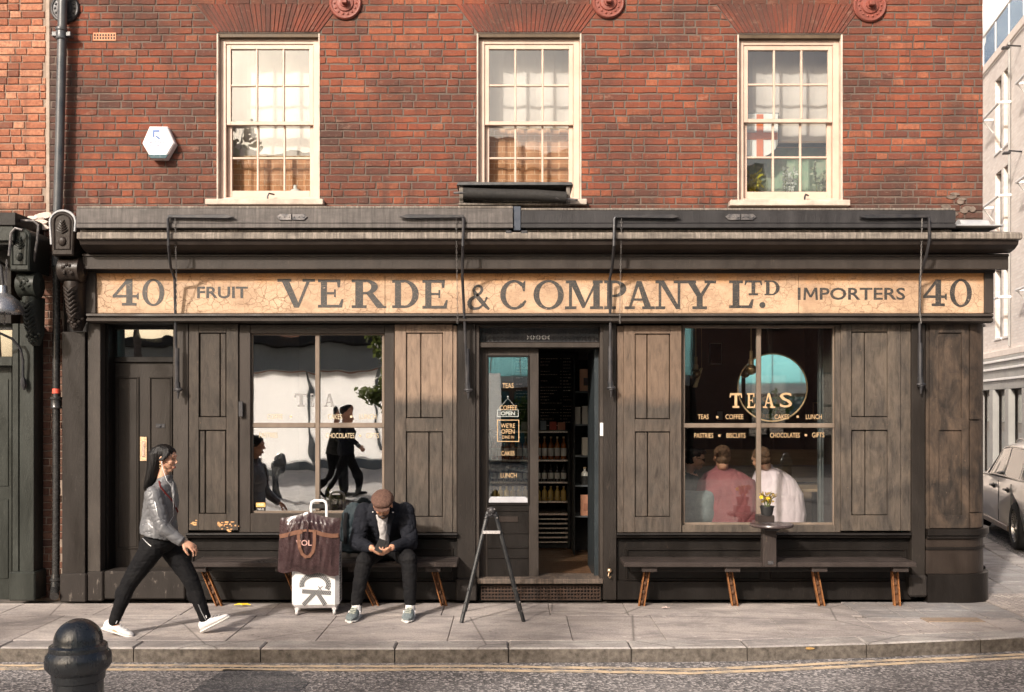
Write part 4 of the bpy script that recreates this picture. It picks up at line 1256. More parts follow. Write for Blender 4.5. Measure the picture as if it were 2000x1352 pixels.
# ------------------------------------------------------------------ ground
M_slab = None
def slab_mat(name, tones, spots=.5):
    m, t, p, o = newmat(name)
    oi = t.new('ShaderNodeObjectInfo')
    base = t.ramp(oi.outputs['Random'], tones)
    n = t.noise(t.coords('World', (.8, 1.8, 1)), 2.2, 7, .65, .4)
    base = t.mix(t.ramp(n, [(.40, 0.0), (.64, .75)]), base, (.23,.205,.20))
    n2 = t.noise(t.coords('World', (1, 2.4, 1)), 7, 6, .7)
    base = t.mix(t.ramp(n2, [(.50, 0.0), (.72, .7)]), base, (.56,.49,.44))
    n3 = t.noise(t.coords('World'), 55, 4, .7)
    base = t.mix(t.ramp(n3, [(.3, .45), (.55, 0.0)]), base, (.10,.09,.085))
    gum = t.new('ShaderNodeTexVoronoi'); gum.inputs['Scale'].default_value = 3.2; t.link(t.coords('World'), gum.inputs['Vector'])
    base = t.mix(t.ramp(gum.outputs['Distance'], [(.05, .75), (.07, 0.0)]), base, (.60,.55,.51))
    gum2 = t.new('ShaderNodeTexVoronoi'); gum2.inputs['Scale'].default_value = 4.3; t.link(t.coords('World', (1,1,1), (0,0,.7)), gum2.inputs['Vector'])
    base = t.mix(t.ramp(gum2.outputs['Distance'], [(.05, .7), (.075, 0.0)]), base, (.12,.105,.10))
    st_ = t.noise(t.coords('World', (1, 1.5, 1)), .9, 6, .7, .6)
    base = t.mix(t.ramp(st_, [(.50, 0.0), (.62, .5)]), base, (.17,.15,.14))
    ck = t.new('ShaderNodeTexVoronoi'); ck.feature = 'DISTANCE_TO_EDGE'; ck.inputs['Scale'].default_value = .55; t.link(t.coords('World', (1, 1.4, 1)), ck.inputs['Vector'])
    base = t.mix(t.ramp(ck.outputs['Distance'], [(.0, .7), (.006, 0.0)]), base, (.07,.06,.055))
    t.link(base, p.inputs['Base Color'])
    t.link(t.ramp(n, [(.3, .55), (.7, .85)]), p.inputs['Roughness'])
    t.link(t.bump(t.noise(t.coords('World', (1, 1.6, 1)), 26, 5, .7), .006), p.inputs['Normal'])
    p.inputs['Specular IOR Level'].default_value = .3
    return m
M_slab = slab_mat('york_stone', [(0, (.44,.385,.355)), (.5, (.50,.44,.405)), (1, (.56,.50,.46))])
M_slabg = slab_mat('grey_flag', [(0, (.28,.275,.275)), (.5, (.34,.33,.325)), (1, (.40,.38,.365))])
M_kerb = slab_mat('granite_kerb', [(0, (.40,.37,.345)), (1, (.46,.43,.40))])
M_kerbface = pm('grimy_granite', (.055,.045,.036), (.17,.145,.12), .85, 22, .004, 90, coords='World', detail=8, lo=.32, hi=.7)
def asphalt(name, c, grit):
    m, t, p, o = newmat(name)
    n = t.noise(t.coords('World'), 1.1, 6, .65)
    base = t.ramp(n, [(.35, tuple(x*.65 for x in c)), (.65, tuple(x*1.3 for x in c))])
    vo = t.new('ShaderNodeTexVoronoi'); vo.inputs['Scale'].default_value = 60; t.link(t.coords('World'), vo.inputs['Vector'])
    st = t.new('ShaderNodeSeparateColor'); t.link(vo.outputs['Color'], st.inputs[0])
    base = t.mix(t.math('MULTIPLY', t.ramp(st.outputs[0], [(.60, 0.0), (.72, 1.0)]), grit), base, (.46,.42,.40))
    base = t.mix(t.math('MULTIPLY', t.ramp(st.outputs[1], [(.70, 0.0), (.8, 1.0)]), .7), base, (.03,.03,.032))
    wear = t.noise(t.coords('World', (.5, 2.2, 1)), 2.0, 5, .6)
    base = t.mix(t.ramp(wear, [(.5, 0.0), (.7, .45)]), base, (.24,.22,.21))
    t.link(base, p.inputs['Base Color']); p.inputs['Roughness'].default_value = .8
    t.link(t.bump(vo.outputs['Distance'], .006), p.inputs['Normal'])
    return m
M_asph = asphalt('old_asphalt', (.15,.14,.138), .9)
M_asph2 = asphalt('patched_asphalt', (.075,.075,.08), .25)
ZR = -.115
MB().add([(-450,-450,ZR),(450,-450,ZR),(450,450,ZR),(-450,450,ZR)], [(0,1,2,3)]).build('road', M_asph, kind='structure')
def KY(x):                                                    # outer kerb edge along the shop street
    if x < -1.5: return -1.80-.05*min(1, (x+5)/3.5)
    if x < 1.2: return -1.855+.03*(x+1.5)/2.7
    if x < 4.4: return -1.825+.42*((x-1.2)/3.2)**1.6
    return -1.405+.3*(x-4.4)
corner = [(4.4, KY(4.4)), (4.9, -1.22), (5.35, -.85), (5.65, -.35), (5.86, .35), (6.05, 1.5), (6.35, 3.0), (6.8, 4.8), (7.4, 7.6), (8.6, 13.0), (10.6, 23.0)]
bed = MB()
xs = [-12+i*.4 for i in range(42)]
poly = [(x, KY(x)+.05) for x in xs if x <= 4.4]+[(x-.05, y) for x, y in corner]+[(10.4, 30), (9.0, 30), (4.3, .4), (-12, .4)]
bed.prism(poly, -.022, -.112, 'xy')
pav = bed.build('pavement', pm('joint_dirt', (.13,.11,.095), (.08,.07,.06), .95, 12), kind='structure')
def kerb_stone(p0, p1, q1, q0):
    # outer p, inner q
    me = MB().prism([p0, p1, q1, q0], .001, -.114, 'xy', c=.012).mesh('kerb_stone')
    me.materials.append(M_kerb); me.materials.append(M_kerbface)
    for f in me.polygons: f.material_index = 0 if f.normal.z > .5 else 1
    link('kerb_stone', me, None, pav)
r2 = random.Random(5)
x = -11.8
while x < 4.3:
    L = min(r2.uniform(.85, 1.05), 4.4-x)
    kerb_stone((x+.004, KY(x)), (x+L-.004, KY(x+L)), (x+L-.004, KY(x+L)+.24), (x+.004, KY(x)+.24))
    x += L
for (a, b_) in zip(corner[:-1], corner[1:]):
    d = Vector((b_[0]-a[0], b_[1]-a[1])); n = max(1, int(d.length/1.0)); t_ = d.normalized(); nr = Vector((-t_.y, t_.x))*.24
    for k in range(n):
        p = Vector(a)+d*k/n+t_*.004; q = Vector(a)+d*(k+1)/n-t_*.004
        kerb_stone(tuple(p), tuple(q), tuple(q+nr), tuple(p+nr))
ks = MB(); kx = PX(1565, -1.6)
for k in range(7):
    cx, w = kx+RND.uniform(-.05,.05), RND.uniform(.010,.028)
    ks.prism([(cx+w*cos(a), .006-RND.uniform(.0,.002)-.03+w*.35*sin(a)) for a in [i*2*pi/8 for i in range(8)]], KY(kx)-.0022-.0001*k, KY(kx)+.004)
M_yellow = None
def yellow(name, fade):
    m, t, p, o = newmat(name)
    n = t.noise(t.coords('World', (1, 2, 1)), 7, 6, .75)
    b = t.mix(t.ramp(n, [(fade, 0.0), (fade+.16, 1.0)]), (.66,.50,.33), (.24,.22,.20))
    t.link(b, p.inputs['Base Color']); p.inputs['Roughness'].default_value = .75
    t.link(t.bump(t.noise(t.coords('World'), 70, 4, .7), .004), p.inputs['Normal'])
    return m
M_yellow = yellow('faded_yellow_line', .455)
ks.build('yellow_daub', pm('yellow_daub', (.50,.29,.08), (.2,.14,.08), .8, 30), pav)
# paving slabs, two courses
def slab(poly, mat=None, z=None, c=.003):
    z = RND.uniform(-.0025, .0015) if z is None else z
    return MB().prism(poly, z, -.021, 'xy', c=c).build('paving_slab', mat or M_slab, pav)
XC = 3.02
def run(xa, xb, fy0, fy1, lo, hi):
    x = xa
    while x < xb-.01:
        L = r2.uniform(lo, hi)
        if xb-(x+L) < lo*.6: L = xb-x
        g = .003
        slab([(x+g, fy0(x)+g), (x+L-g, fy0(x+L)+g), (x+L-g, fy1(x+L)-g), (x+g, fy1(x)-g)])
        x += L
run(-11.9, XC, lambda x: KY(x)+.24, lambda x: -.62, .62, 1.05)
run(-11.6, XC+.1, lambda x: -.62, lambda x: -.075, .7, 1.15)
# by the corner: small flags round the cellar plate, then tactile paving, side street flags
MB().box(PX(1805,-.83), PX(1918,-.83), -.905, -.735, -.03, .0035, .004).build('cellar_plate', pm('worn_plate', (.34,.25,.18), (.22,.17,.13), .7, 30, .004, 90), pav)
cx0, cx1 = PX(1805,-.83), PX(1918,-.83)
g = .006
xs2 = [XC, 3.36, cx0, cx1, 4.42]
for a, b_ in zip(xs2[:-1], xs2[1:]):
    slab([(a+g, KY(a)+.24+g), (b_-g, KY(b_)+.24+g), (b_-g, -.905-g), (a+g, -.905-g)])
    slab([(a+g+.1, -.735+g), (b_-g+.1, -.735+g), (b_-g+.1, -.40-g), (a+g+.1, -.40-g)], M_slabg)
    slab([(a+g+.1, -.40+g), (b_-g+.1, -.40+g), (b_-g+.1, -.02), (a+g+.1, -.02)], M_slabg)
slab([(XC+g, -.905+g), (cx0-g, -.905+g), (cx0-g, -.735-g), (XC+g, -.735-g)])
slab([(cx1+g, -.905+g), (4.42-g, -.905+g), (4.42-g, -.735-g), (cx1+g, -.735-g)])
for i in range(3):
    for j in range(3):
        tx, ty = 4.53+i*.40, -.78+j*.40
        if tx+.39 > 5.75-(.15 if j < 2 else 0)-(.25 if j == 0 else 0): continue
        tb = MB(); tb.box(tx+.003, tx+.397, ty+.003, ty+.397, -.021, .0005, .004)
        for a in range(6):
            for b_ in range(6):
                tb.lathe([(.014,0),(.011,.005),(.001,.0055)], (tx+.04+a*.064, ty+.04+b_*.064, .0004), 8, smooth=False)
        tb.build('tactile_slab', M_slab, pav)
slab([(4.42+g, KY(4.42)+.25), (4.78, -1.0), (5.16, -.79-g), (4.42+g, -.79-g)], M_slabg)
yy = .43; kk = 0
def sx_(y):                                                   # pavement inner side by the shop, outer side by the kerb
    return 4.42+.198*max(0, y-.4)
def kx_(y):
    for a, b_ in zip(corner[:-1], corner[1:]):
        if a[1] <= y <= b_[1]: return a[0]+(b_[0]-a[0])*(y-a[1])/(b_[1]-a[1])-.26
    return corner[-1][0]-.26
while yy < 16:
    L = r2.uniform(.6, .9)
    for c in range(2):
        f0, f1 = c/2, (c+1)/2
        a0, a1 = sx_(yy), kx_(yy); b0, b1 = sx_(yy+L), kx_(yy+L)
        slab([(a0+(a1-a0)*f0+g, yy+g), (a0+(a1-a0)*f1-g, yy+g), (b0+(b1-b0)*f1-g, yy+L-g), (b0+(b1-b0)*f0+g, yy+L-g)], M_slabg)
    yy += L
# yellow lines and the newer patch on the road
def ribbon(off, w, z, x0, x1, name, mat, jog=.012):
    b = MB(); vs = []; fs = []
    n = 120
    for i in range(n+1):
        x = x0+(x1-x0)*i/n
        y = KY(x)-off-jog*noise.noise(Vector((x*1.7, off*9, 0)))-(.12*max(0, min(1, 1-abs(x-1.3)/1.6)) if True else 0)
        ww = w*(1+.18*noise.noise(Vector((x*5, off*13, 2))))
        vs += [(x, y, z), (x, y-ww, z)]
    for i in range(n): fs.append([2*i, 2*i+1, 2*i+3, 2*i+2])
    b.add(vs, fs); return b.build(name, mat, kind='structure')
ribbon(.070, .065, ZR+.004, -11, 4.4, 'yellow_line', M_yellow)
ribbon(.175, .070, ZR+.004, -11, 4.4, 'yellow_line', M_yellow)
pt = MB()
pp = [G3(405,1365,ZR), G3(450,1303,ZR), G3(520,1305,ZR), G3(600,1338,ZR), G3(640,1365,ZR)]
pp = [G3(345,1372,ZR), G3(438,1308,ZR), G3(560,1311,ZR), G3(605,1334,ZR), G3(560,1372,ZR)]
pt.add([(p.x, p.y, ZR+.004) for p in pp], [list(range(5))]); pt.build('asphalt_patch', M_asph2, kind='structure')
# opposite pavement (behind the camera)
MB().box(-40, 40, -60, -4.75, ZR-.02, 0, .012).build('opposite_pavement', pm('pale_paving', (.30,.28,.26), (.22,.2,.19), .8, 2, coords='World'), kind='structure')
# dust and scraps along the foot of the shop
lit = MB(); r3 = random.Random(9)
for k in range(150):
    x = r3.uniform(-4.2, 4.0); y = -.10-abs(r3.gauss(0, .06)); s_ = r3.uniform(.003, .014)
    if k > 120: y = r3.uniform(-1.5, -.1); s_ = r3.uniform(.004, .012)
    a = r3.uniform(0, 6)
    lit.add([(x+s_*cos(a+i*pi/2)*r3.uniform(.6,1), y+s_*sin(a+i*pi/2)*r3.uniform(.6,1), .003+s_*.2*r3.random()) for i in range(4)], [(0,1,2,3)])
lit.build('pavement_litter', pm('paper_scraps', (.6,.52,.42), (.3,.2,.12), .9, 40), kind='stuff')
M_pap = pm('crumpled_paper', (.75,.72,.7), (.6,.58,.55), .8, 30)
def scrap(px, py, w, label, mat, name='paper_scrap', cat='litter'):
    p = G3(px, py, .01); b = MB(); n = 5
    vs = [(p.x+(i/n-.5)*w, p.y+(j/n-.5)*w*.6, .004+.02*abs(noise.noise(Vector((i*.9, j*.9, px))))) for i in range(n+1) for j in range(n+1)]
    b.add(vs, [[i*(n+1)+j, (i+1)*(n+1)+j, (i+1)*(n+1)+j+1, i*(n+1)+j+1] for i in range(n) for j in range(n)], True)
    tag(b.build(name, mat), label, cat)
scrap(1690, 1168, .055, 'white paper scrap on the pavement below the right bench', M_pap)
scrap(1300, 1186, .07, 'pinkish paper scrap on the pavement in front of the right bench', pm('pink_paper', (.7,.55,.5), None, .8))
bn = MB(); p = G3(475, 1183, .01)
for sg, L in ((-1, .085), (1, .07)):
    bn.tube([p+Vector((0,0,.012)), p+Vector((sg*L*.5,.008,.014)), p+Vector((sg*L,.0,.006))], [(.016,.010),(.014,.008),(.004,.003)], 8)
tag(bn.build('fruit_peel', pm('bright_yellow', (.85,.62,.02), (.8,.5,.02), .5, 20)), 'bright yellow fruit peel lying on the pavement near the bench', 'litter')

# ------------------------------------------------------------------ awnings
def awning(label, px0, px1, py0, mat, arms, hinge_px):
    x0, x1 = PX(px0,-.42), PX(px1,-.42)
    t = thing('folded_awning', label, 'awning', ((x0+x1)/2, -.42, PZ(447,-.42)), 'folded awning boxes along the cornice')
    b = MB(); pbox(px0, px1, py0+3, 436, -.42, -.385, .004, b); b.build('front_board', mat, t)
    b = MB(); pbox(px0, px1, 436.6, 445, -.425, -.385, .003, b); b.build('bottom_rail', mat, t)
    b = MB(); b.box(x0, x1, -.41, .10, PZ(py0+2.4,-.42), PZ(py0-2,-.42), .004); b.build('top_board', M_weath, t)
    b = MB(); b.box(x0+.03, x1-.03, -.36, .09, PZ(449,-.36), PZ(py0+6,-.36), .02); b.build('canvas_roll', M_black, t)
    b = MB(); pbox(px0+8, px1-8, 449, 453, -.37, -.34, .002, b); b.build('slat', M_weath, t)
    hp = MB(); hx, hz = PX(hinge_px,-.43), PZ(424,-.43)
    for sg in (-1, 1): hp.prism([(hx+sg*.004, hz-.028), (hx+sg*.11, hz-.028), (hx+sg*.142, hz), (hx+sg*.11, hz+.028), (hx+sg*.004, hz+.028)], -.433, -.4205, c=.003)
    for k in range(6): hp.ell((hx+(-.11+.044*k), -.434, hz), (.007,.004,.007), nu=8, nv=6)
    hp.build('hinge_plate', M_galv, t)
    for (cx, tip, path, foot) in arms:
        a = MB()
        y = -.45; sg = 1 if tip > cx else -1
        a.prism([(PX(cx,y), PZ(425.5,y)), (PX(tip-sg*14,y), PZ(427,y)), (PX(tip,y), PZ(424,y)), (PX(tip-sg*14,y), PZ(419,y)), (PX(cx,y), PZ(420,y))], y-.012, y+.012, c=.003)
        pts = [P3(cx+sg*10, 422.5, y), P3(cx+sg*3, 423.5, y), P3(cx, 428, y)]+[P3(u, v, yy) for u, v, yy in path]
        a.tube(pts, .0135, 8)
        arm = a.build('awning_arm', M_iron, t)
        u0, v0, y0_ = path[-1]
        fk = MB(); fk.tube([P3(u0, v0-85, y0_), P3(u0, v0-18, y0_)], .022, 8); fk.tube([P3(u0, v0-18, y0_), P3(u0+2, v0, y0_)], .028, 8)
        fk.ell(P3(u0+2, v0-4, y0_), (.045,.03,.02)); fk.tube([P3(u0+2, v0, y0_), P3(u0+1.5, v0+14, y0_)], [.016,.007], 8)
        fk.build('arm_slide', M_iron, arm)
        ch = MB(); cxx = cx+sg*14
        zc = PZ(428, y); k = 0; zend = PZ(foot, -.14); n = int((zc-zend)/.026)
        for k in range(n):
            f = k/n
            p = Vector((PX(cxx, y)*(1-f)+PX(cxx+sg*-2, -.2)*f, y+(-.16-y)*min(1, f*1.15)+.0, zc-.026*k))
            s_ = .0045
            ang = 0 if k % 2 else pi/2
            d = Vector((cos(ang), sin(ang), 0))
            ch.tube([p+d*.006*cos(q)+Vector((0,0,.016*sin(q))) for q in [2*pi*i/6 for i in range(6)]], .0020, 4, closed=True)
        ch.build('chain', M_chain, arm)
    return t
M_chain = pm('zinc_chain', (.36,.34,.32), (.2,.18,.17), .4, 20, metal=.6)
awning('long silvery grey folded awning box on the left half of the cornice', 149, 1002, 404, M_awnA,
       [(328, 458, [(329,480,-.45),(333,520,-.30),(341,545,-.17),(343,640,-.11),(346,765,-.10)], 610),
        (905, 780, [(904,480,-.45),(903,540,-.22),(908,640,-.12),(913,766,-.10)], 640)], 570)
awning('long smooth charcoal folded awning box on the right half of the cornice', 1018, 1867, 408, M_awnB,
       [(1200, 1328, [(1199,480,-.45),(1196,520,-.28),(1191,545,-.17),(1192,640,-.11),(1192,762,-.10)], 640),
        (1815, 1678, [(1815,470,-.45),(1809,500,-.36),(1797,540,-.18),(1796,640,-.11),(1797,755,-.10)], 640)], 1447)
jb = thing('awning_joint', 'blue black metal strap between the two awning boxes', 'bracket', P3(1010, 450, -.40))
pbox(1002.8, 1017.2, 403, 450, -.40, -.30, .004).build('strap', pm('blue_black_steel', (.03,.04,.06), (.07,.08,.10), .4, 15), jb)
b = MB(); pbox(988, 999, 450, 456, -.41, -.37, .003, b); pbox(1018, 1030, 450, 456, -.41, -.37, .003, b); b.build('block', M_iron, jb)
# small rolled door blind in front of the middle sash
y = -.30
sb = thing('roller_canopy', 'small black rolled canopy box in front of the middle window', 'canopy', P3(1005, 396, y))
b = MB(); b.prism([(PX(892,y), PZ(363,y)), (PX(1119,y), PZ(363,y)), (PX(1116,y), PZ(357,y)), (PX(895,y), PZ(357,y))], y-.03, .10, c=.003); b.build('lid', pm('black_zinc', (.04,.042,.045), (.09,.09,.09), .45, 12), sb)
b = MB(); pbox(897, 905, 363.5, 396, y, .1, .003, b); pbox(1106, 1114, 363.5, 396, y, .1, .003, b); pbox(905.2, 1105.8, 363.4, 395, -.06, .05, 0, b); b.build('end_cheek', M_weath, sb)
b = MB(); b.tube([P3(905, 378, y-.03), P3(960, 380, y-.035), P3(1050, 382, y-.035), P3(1106, 386, y-.03)], .052, 14); b.build('canvas_roll', M_black, sb)
b = MB(); b.tube([P3(886, 377, y-.07), P3(917, 377, y-.07)], .012, 6); b.tube([P3(1085, 387, y-.07), P3(1128, 391, y-.05)], .012, 6); b.ell(P3(1096, 379, y-.02), (.02,.02,.02)); b.build('lever', M_galv, sb)
b = MB(); pbox(895, 1113, 396.3, 400.5, y, .09, .003, b); b.build('base_rail', M_weath, sb)

# ------------------------------------------------------------------ drainpipe
M_pipe = pm('blue_black_pipe', (.045,.052,.06), (.09,.09,.09), .35, 6, .001, 60)
M_pipe2 = pm('gloss_black_pipe', (.018,.018,.018), (.04,.038,.036), .25, 8)
dp = thing('drainpipe', 'black cast iron drainpipe running the full height beside the shop', 'drainpipe', (PX(112,0), -.02, 0))
b = MB(); b.tube([P3(124,-60,.02), P3(120,120,.02), P3(116,300,.02), P3(112,440,.03), P3(110,520,.03)], .042, 14); b.build('pipe', M_pipe, dp)
b = MB(); b.tube([P3(110,520,.03), P3(110,780,.0), P3(110,1000,-.0), P3(109,1125,-.0)], .034, 14); b.build('pipe', M_pipe2, dp)
for py, mt in ((66, M_pipe), (786, M_pipe2), (1140, M_pipe2)):
    yy = .02 if py < 400 else .0
    c = P3(120 if py < 400 else 110, py, yy)
    b = MB(); b.lathe([(.001,-.06),(.050,-.06),(.054,-.05),(.048,-.04),(.048,.02),(.056,.03),(.056,.05),(.04,.055),(.001,.055)], c, 16)
    if py == 66: b.box(c.x-.09, c.x+.09, c.y-.01, c.y+.06, c.z-.025, c.z+.02, .004)
    b.build('collar', mt, dp)
c = P3(110, 764, -.0); MB().lathe([(.001,-.022),(.0365,-.022),(.0365,.022),(.001,.022)], c, 16).build('red_tape', pm('red_tape', (.75,.10,.06), None, .5), dp)
b = MB(); b.tube([P3(109,1122,0), P3(108,1148,-.02), P3(107,1158,-.07), P3(106,1165,-.13)], .040, 12); b.build('shoe', M_pipe2, dp)

# ------------------------------------------------------------------ alarm box
ab = thing('alarm_box', 'white hexagonal burglar alarm box with blue emblem on the brick wall', 'alarm box', P3(309, 280, YW))
c = P3(309, 278, .03); w = .152
def hexa(k, sx=1, sz=1): return [(c.x+k*sx*a, c.z+k*sz*b_) for a, b_ in ((-.45,-1),(.45,-1),(1,-.05),(.55,.98),(-.55,.98),(-1,-.05))]
b = MB(); b.prism(hexa(w*1.02), .03, YW-.001, c=.012); b.build('case', pm('white_plastic', (.80,.76,.76), (.72,.68,.68), .35, 4), ab)
b = MB(); b.prism([(c.x-w*.48, c.z-w*1.02), (c.x+w*.48, c.z-w*1.02), (c.x+w*.66, c.z-w*.78), (c.x-w*.66, c.z-w*.78)], .024, .031, c=.003); b.build('strobe', pm('teal_lens', (.02,.07,.09), None, .2), ab)
lg = MB(); Yl = .0298
lg.prism([(PX(298,Yl),PZ(254,Yl)),(PX(312,Yl),PZ(254,Yl)),(PX(312,Yl),PZ(258,Yl)),(PX(302,Yl),PZ(258,Yl)),(PX(302,Yl),PZ(268,Yl)),(PX(298,Yl),PZ(268,Yl))], Yl-.0014, Yl)
lg.prism([(PX(302.5,Yl),PZ(266,Yl)),(PX(306,Yl),PZ(265,Yl)),(PX(313,Yl),PZ(270,Yl)),(PX(311,Yl),PZ(273,Yl)),(PX(306,Yl),PZ(269,Yl))], Yl-.0012, Yl)
lg.build('emblem', pm('mid_blue', (.05,.13,.36), None, .4), ab)
lt = MB(); text(lt, 'NATIONAL', 290, 322, 275, 280, Yl, .02); text(lt, 'SECURITY', 289, 323, 282, 287, Yl, .02); lt.build('lettering', pm('slate_ink', (.2,.25,.36), None, .5), ab)

# ------------------------------------------------------------------ benches
M_bench = paint('bench_paint', (.048,.038,.034), (.20,.15,.12), .4, .38)
M_rust = pm('rusty_bracket', (.30,.12,.035), (.16,.06,.02), .75, 14)
def bench(label, px0, px1, legs, skip=()):
    y0, y1 = -.40, -.03
    zs = .435
    t = thing('bench', label, 'bench', ((PX(px0,y0)+PX(px1,y0))/2, -.2, 0), 'long benches fixed under the shop windows')
    x0, x1 = PX(px0,y0), PX(px1,y0)
    for k in range(3):
        a, b_ = y0+(y1-y0)*k/3+.003, y0+(y1-y0)*(k+1)/3-.003
        MB().box(x0+.02*k*0, x1, a, b_, zs-.045, zs-RND.uniform(0,.002), .006).build('seat_board', M_bench, t)
    ap = MB(); ap.box(x0+.06, x1-.06, -.30, -.27, zs-.10, zs-.047, .004); ap.build('apron', M_dark, t)
    for (top, bot) in legs:
        xa, xb = PX(top, -.2), PX(bot, -.17)
        MB().box(xa-.07, xa+.07, -.36, -.05, zs-.095, zs-.0465, .004).build('cross_bearer', M_bench, t)
        lg = MB(); w = .030
        d = .022
        lg.prism([(xa-w, zs-.096), (xa-w+.011, zs-.096), (xb-w+.011, .0), (xb-w, .0)], -.22, -.17, c=.002)
        lg.prism([(xa+w-.011, zs-.096), (xa+w, zs-.096), (xb+w, .0), (xb+w-.011, .0)], -.22, -.17, c=.002)
        l_ = lg.build('leg', M_rust, t)
        cr = MB(); cr.prism([(xa-w+.0111, zs-.096), (xa+w-.0111, zs-.096), (xb+w-.0111, 0), (xb-w+.0111, 0)], -.19, -.172)
        for f in (.12, .38, .62, .9):
            xx, zz = xa+(xb-xa)*f, (zs-.1)*(1-f)
            cr.ell((xx, -.20, zz), (.016,.012,.02), nu=8, nv=6)
        cr.build('leg_web', pm('rust_web', (.11,.045,.018), (.06,.03,.015), .8, 20) if 'rust_web' not in bpy.data.materials else bpy.data.materials['rust_web'], l_)
    return t
bench('long dark bench under the left window, with the seated man on it', 372, 893, [(398,430), (560,590), (700,735), (848,868)])
bench('long dark bench under the right window, empty, with splayed rusty legs', 1219, 1791, [(1264,1252), (1424,1434), (1591,1603), (1747,1750)])
for o in list(bpy.data.objects):
    if o.name.startswith('leg') and o.parent and o.parent.name == 'bench.001': pass

# ------------------------------------------------------------------ round bar table on the right bench
yt = -.42
tt = thing('bar_table', 'small round dark table fixed at the edge of the right bench', 'table', P3(1507, 1108, yt))
c = P3(1507, 1023, yt)
MB().lathe([(.001,-.03),(.175,-.03),(.192,-.022),(.196,-.012),(.192,0),(.001,0)], c, 36).build('table_top', pm('scuffed_table_top', (.03,.022,.022), (.09,.065,.06), .3, 8), tt)
b = MB(); pbox(1490, 1517, 1030, 1108, yt-.02, yt+.06, .006, b); b.build('post', M_bench, tt)
b = MB(); b.box(c.x-.06, c.x+.06, yt-.05, yt+.12, c.z-.06, c.z-.031, .006); b.build('bracket', M_iron, tt)
b = MB(); pbox(1500, 1511, 1096, 1103, yt-.03, yt-.0201, .003, b); b.build('metal_tag', M_galv, tt)
bx = MB(); pbox(1482, 1513, 1007, 1021, yt-.04, yt+.10, .005, bx); tag(bx.build('black_box', M_bench), 'low black wooden box on the round bar table', 'box')
cc = P3(1498, 1006.6, yt+.0)
potted_plant('small yellow flowering plant in a black pot on the round table', cc, .062, .085, .14, .10, 70, .045, 'plant', leafmat('bronze_leaf', (.16,.10,.03), (.32,.22,.06)), pm('black_plastic_pot', (.02,.02,.02), None, .45), 21, 8)
fl = MB(); fr = random.Random(2)
for k in range(3):
    p = cc+Vector((fr.uniform(-.06,.03), fr.uniform(-.05,.02), fr.uniform(.12,.18)))
    for j in range(7): leaf(fl, p, Vector((cos(j*.9), -.5, sin(j*.9))), Vector((0,-1,0)), .022, .014)
for o in bpy.data.objects:
    if o.get('label') == 'small yellow flowering plant in a black pot on the round table': fl.build('flower', leafmat('yellow_petal', (.75,.5,.03), (.9,.65,.06)), o, kind='stuff')

# ------------------------------------------------------------------ easel stand in front of the door
ez = thing('easel', 'black folding metal easel frame standing empty before the shop door', 'easel', (PX(962,-.9), -.9, 0))
M_steel = pm('black_steel_tube', (.018,.019,.021), (.045,.045,.045), .4, 20, metal=.4)
apex = P3(960, 1000, -.80)
def easel_leg(foot, name='leg', ax=0):
    a = apex+Vector((ax, 0, 0)); d = foot-a
    b = MB(); b.tube([a, foot], [(.019,.012), (.017,.012)], 8, smooth=False); l_ = b.build(name, M_steel, ez)
    st = MB()
    for f in (.70, .82, .9): st.ell(a+d*f+Vector((-.012*(1 if ax < 0 else -1), -.012, 0)), (.007,.006,.012), nu=8, nv=6)
    st.build('stud', M_galv, l_)
easel_leg(G3(901, 1217), ax=-.03); easel_leg(G3(1023, 1215), ax=.03)
for sg, fpx in ((-1, 909), (1, 1015)):
    MB().tube([apex+Vector((sg*.028, .05, -.01)), Vector((PX(fpx, -.45), -.45, .0))], [(.015,.010), (.014,.010)], 8, smooth=False).build('rear_leg', M_steel, ez)
b = MB(); b.ell(apex+Vector((0,-.01,.01)), (.036,.03,.036)); b.box(apex.x-.05, apex.x+.05, apex.y-.02, apex.y+.03, apex.z-.045, apex.z-.01, .01); b.build('hub', M_iron, ez)
b = MB()
for q in ((-.028,-.03,.03),(.026,-.03,.025),(.0,-.034,-.02),(-.05,-.02,-.05),(.05,-.02,-.05)): b.ell(apex+Vector(q), (.009,.008,.009), nu=8, nv=6)
b.build('rivet', M_galv, ez)
b = MB(); y = -.86; pbox(943, 977, 1037, 1043, y, y+.02, .002, b); b.build('spreader', pm('bright_alloy', (.72,.68,.66), (.6,.56,.54), .3, 20, metal=.4), ez)

# ------------------------------------------------------------------ bollard
def bollard(label, loc, k=1.0, name='bollard', group=None):
    t = thing(name, label, 'bollard', loc, group)
    x, y, z = loc
    MB().lathe([(.001,0),(.125,0),(.125,.07),(.105,.09),(.105,.62),(.100,.63),(.100,.70)], (x,y,z), 32).build('shaft', M_boll, t)
    MB().lathe([(.100,.70),(.106,.705),(.108,.735),(.118,.745),(.132,.765),(.1335,.79),(.130,.812),(.120,.824),(.116,.83),(.117,.842),(.115,.85),(.107,.855),(.10,.858)], (x,y,z), 36).build('collar', M_boll, t)
    MB().lathe([(.1,.8575)]+[(.0985*cos(a), .862+.098*sin(a)) for a in [pi/2*i/12 for i in range(12)]]+[(.001,.96)], (x,y,z), 36).build('dome_cap', M_boll, t)
    return t
M_boll = paint('bollard_paint', (.017,.021,.026), (.10,.095,.09), .5, .24, 5, .60)
M_boll.node_tree.nodes['Principled BSDF'].inputs['Specular IOR Level'].default_value = .7
dB = 4.2
bollard('black domed cast iron bollard in the near left foreground', (PX(153, dB-D), dB-D, -.012))
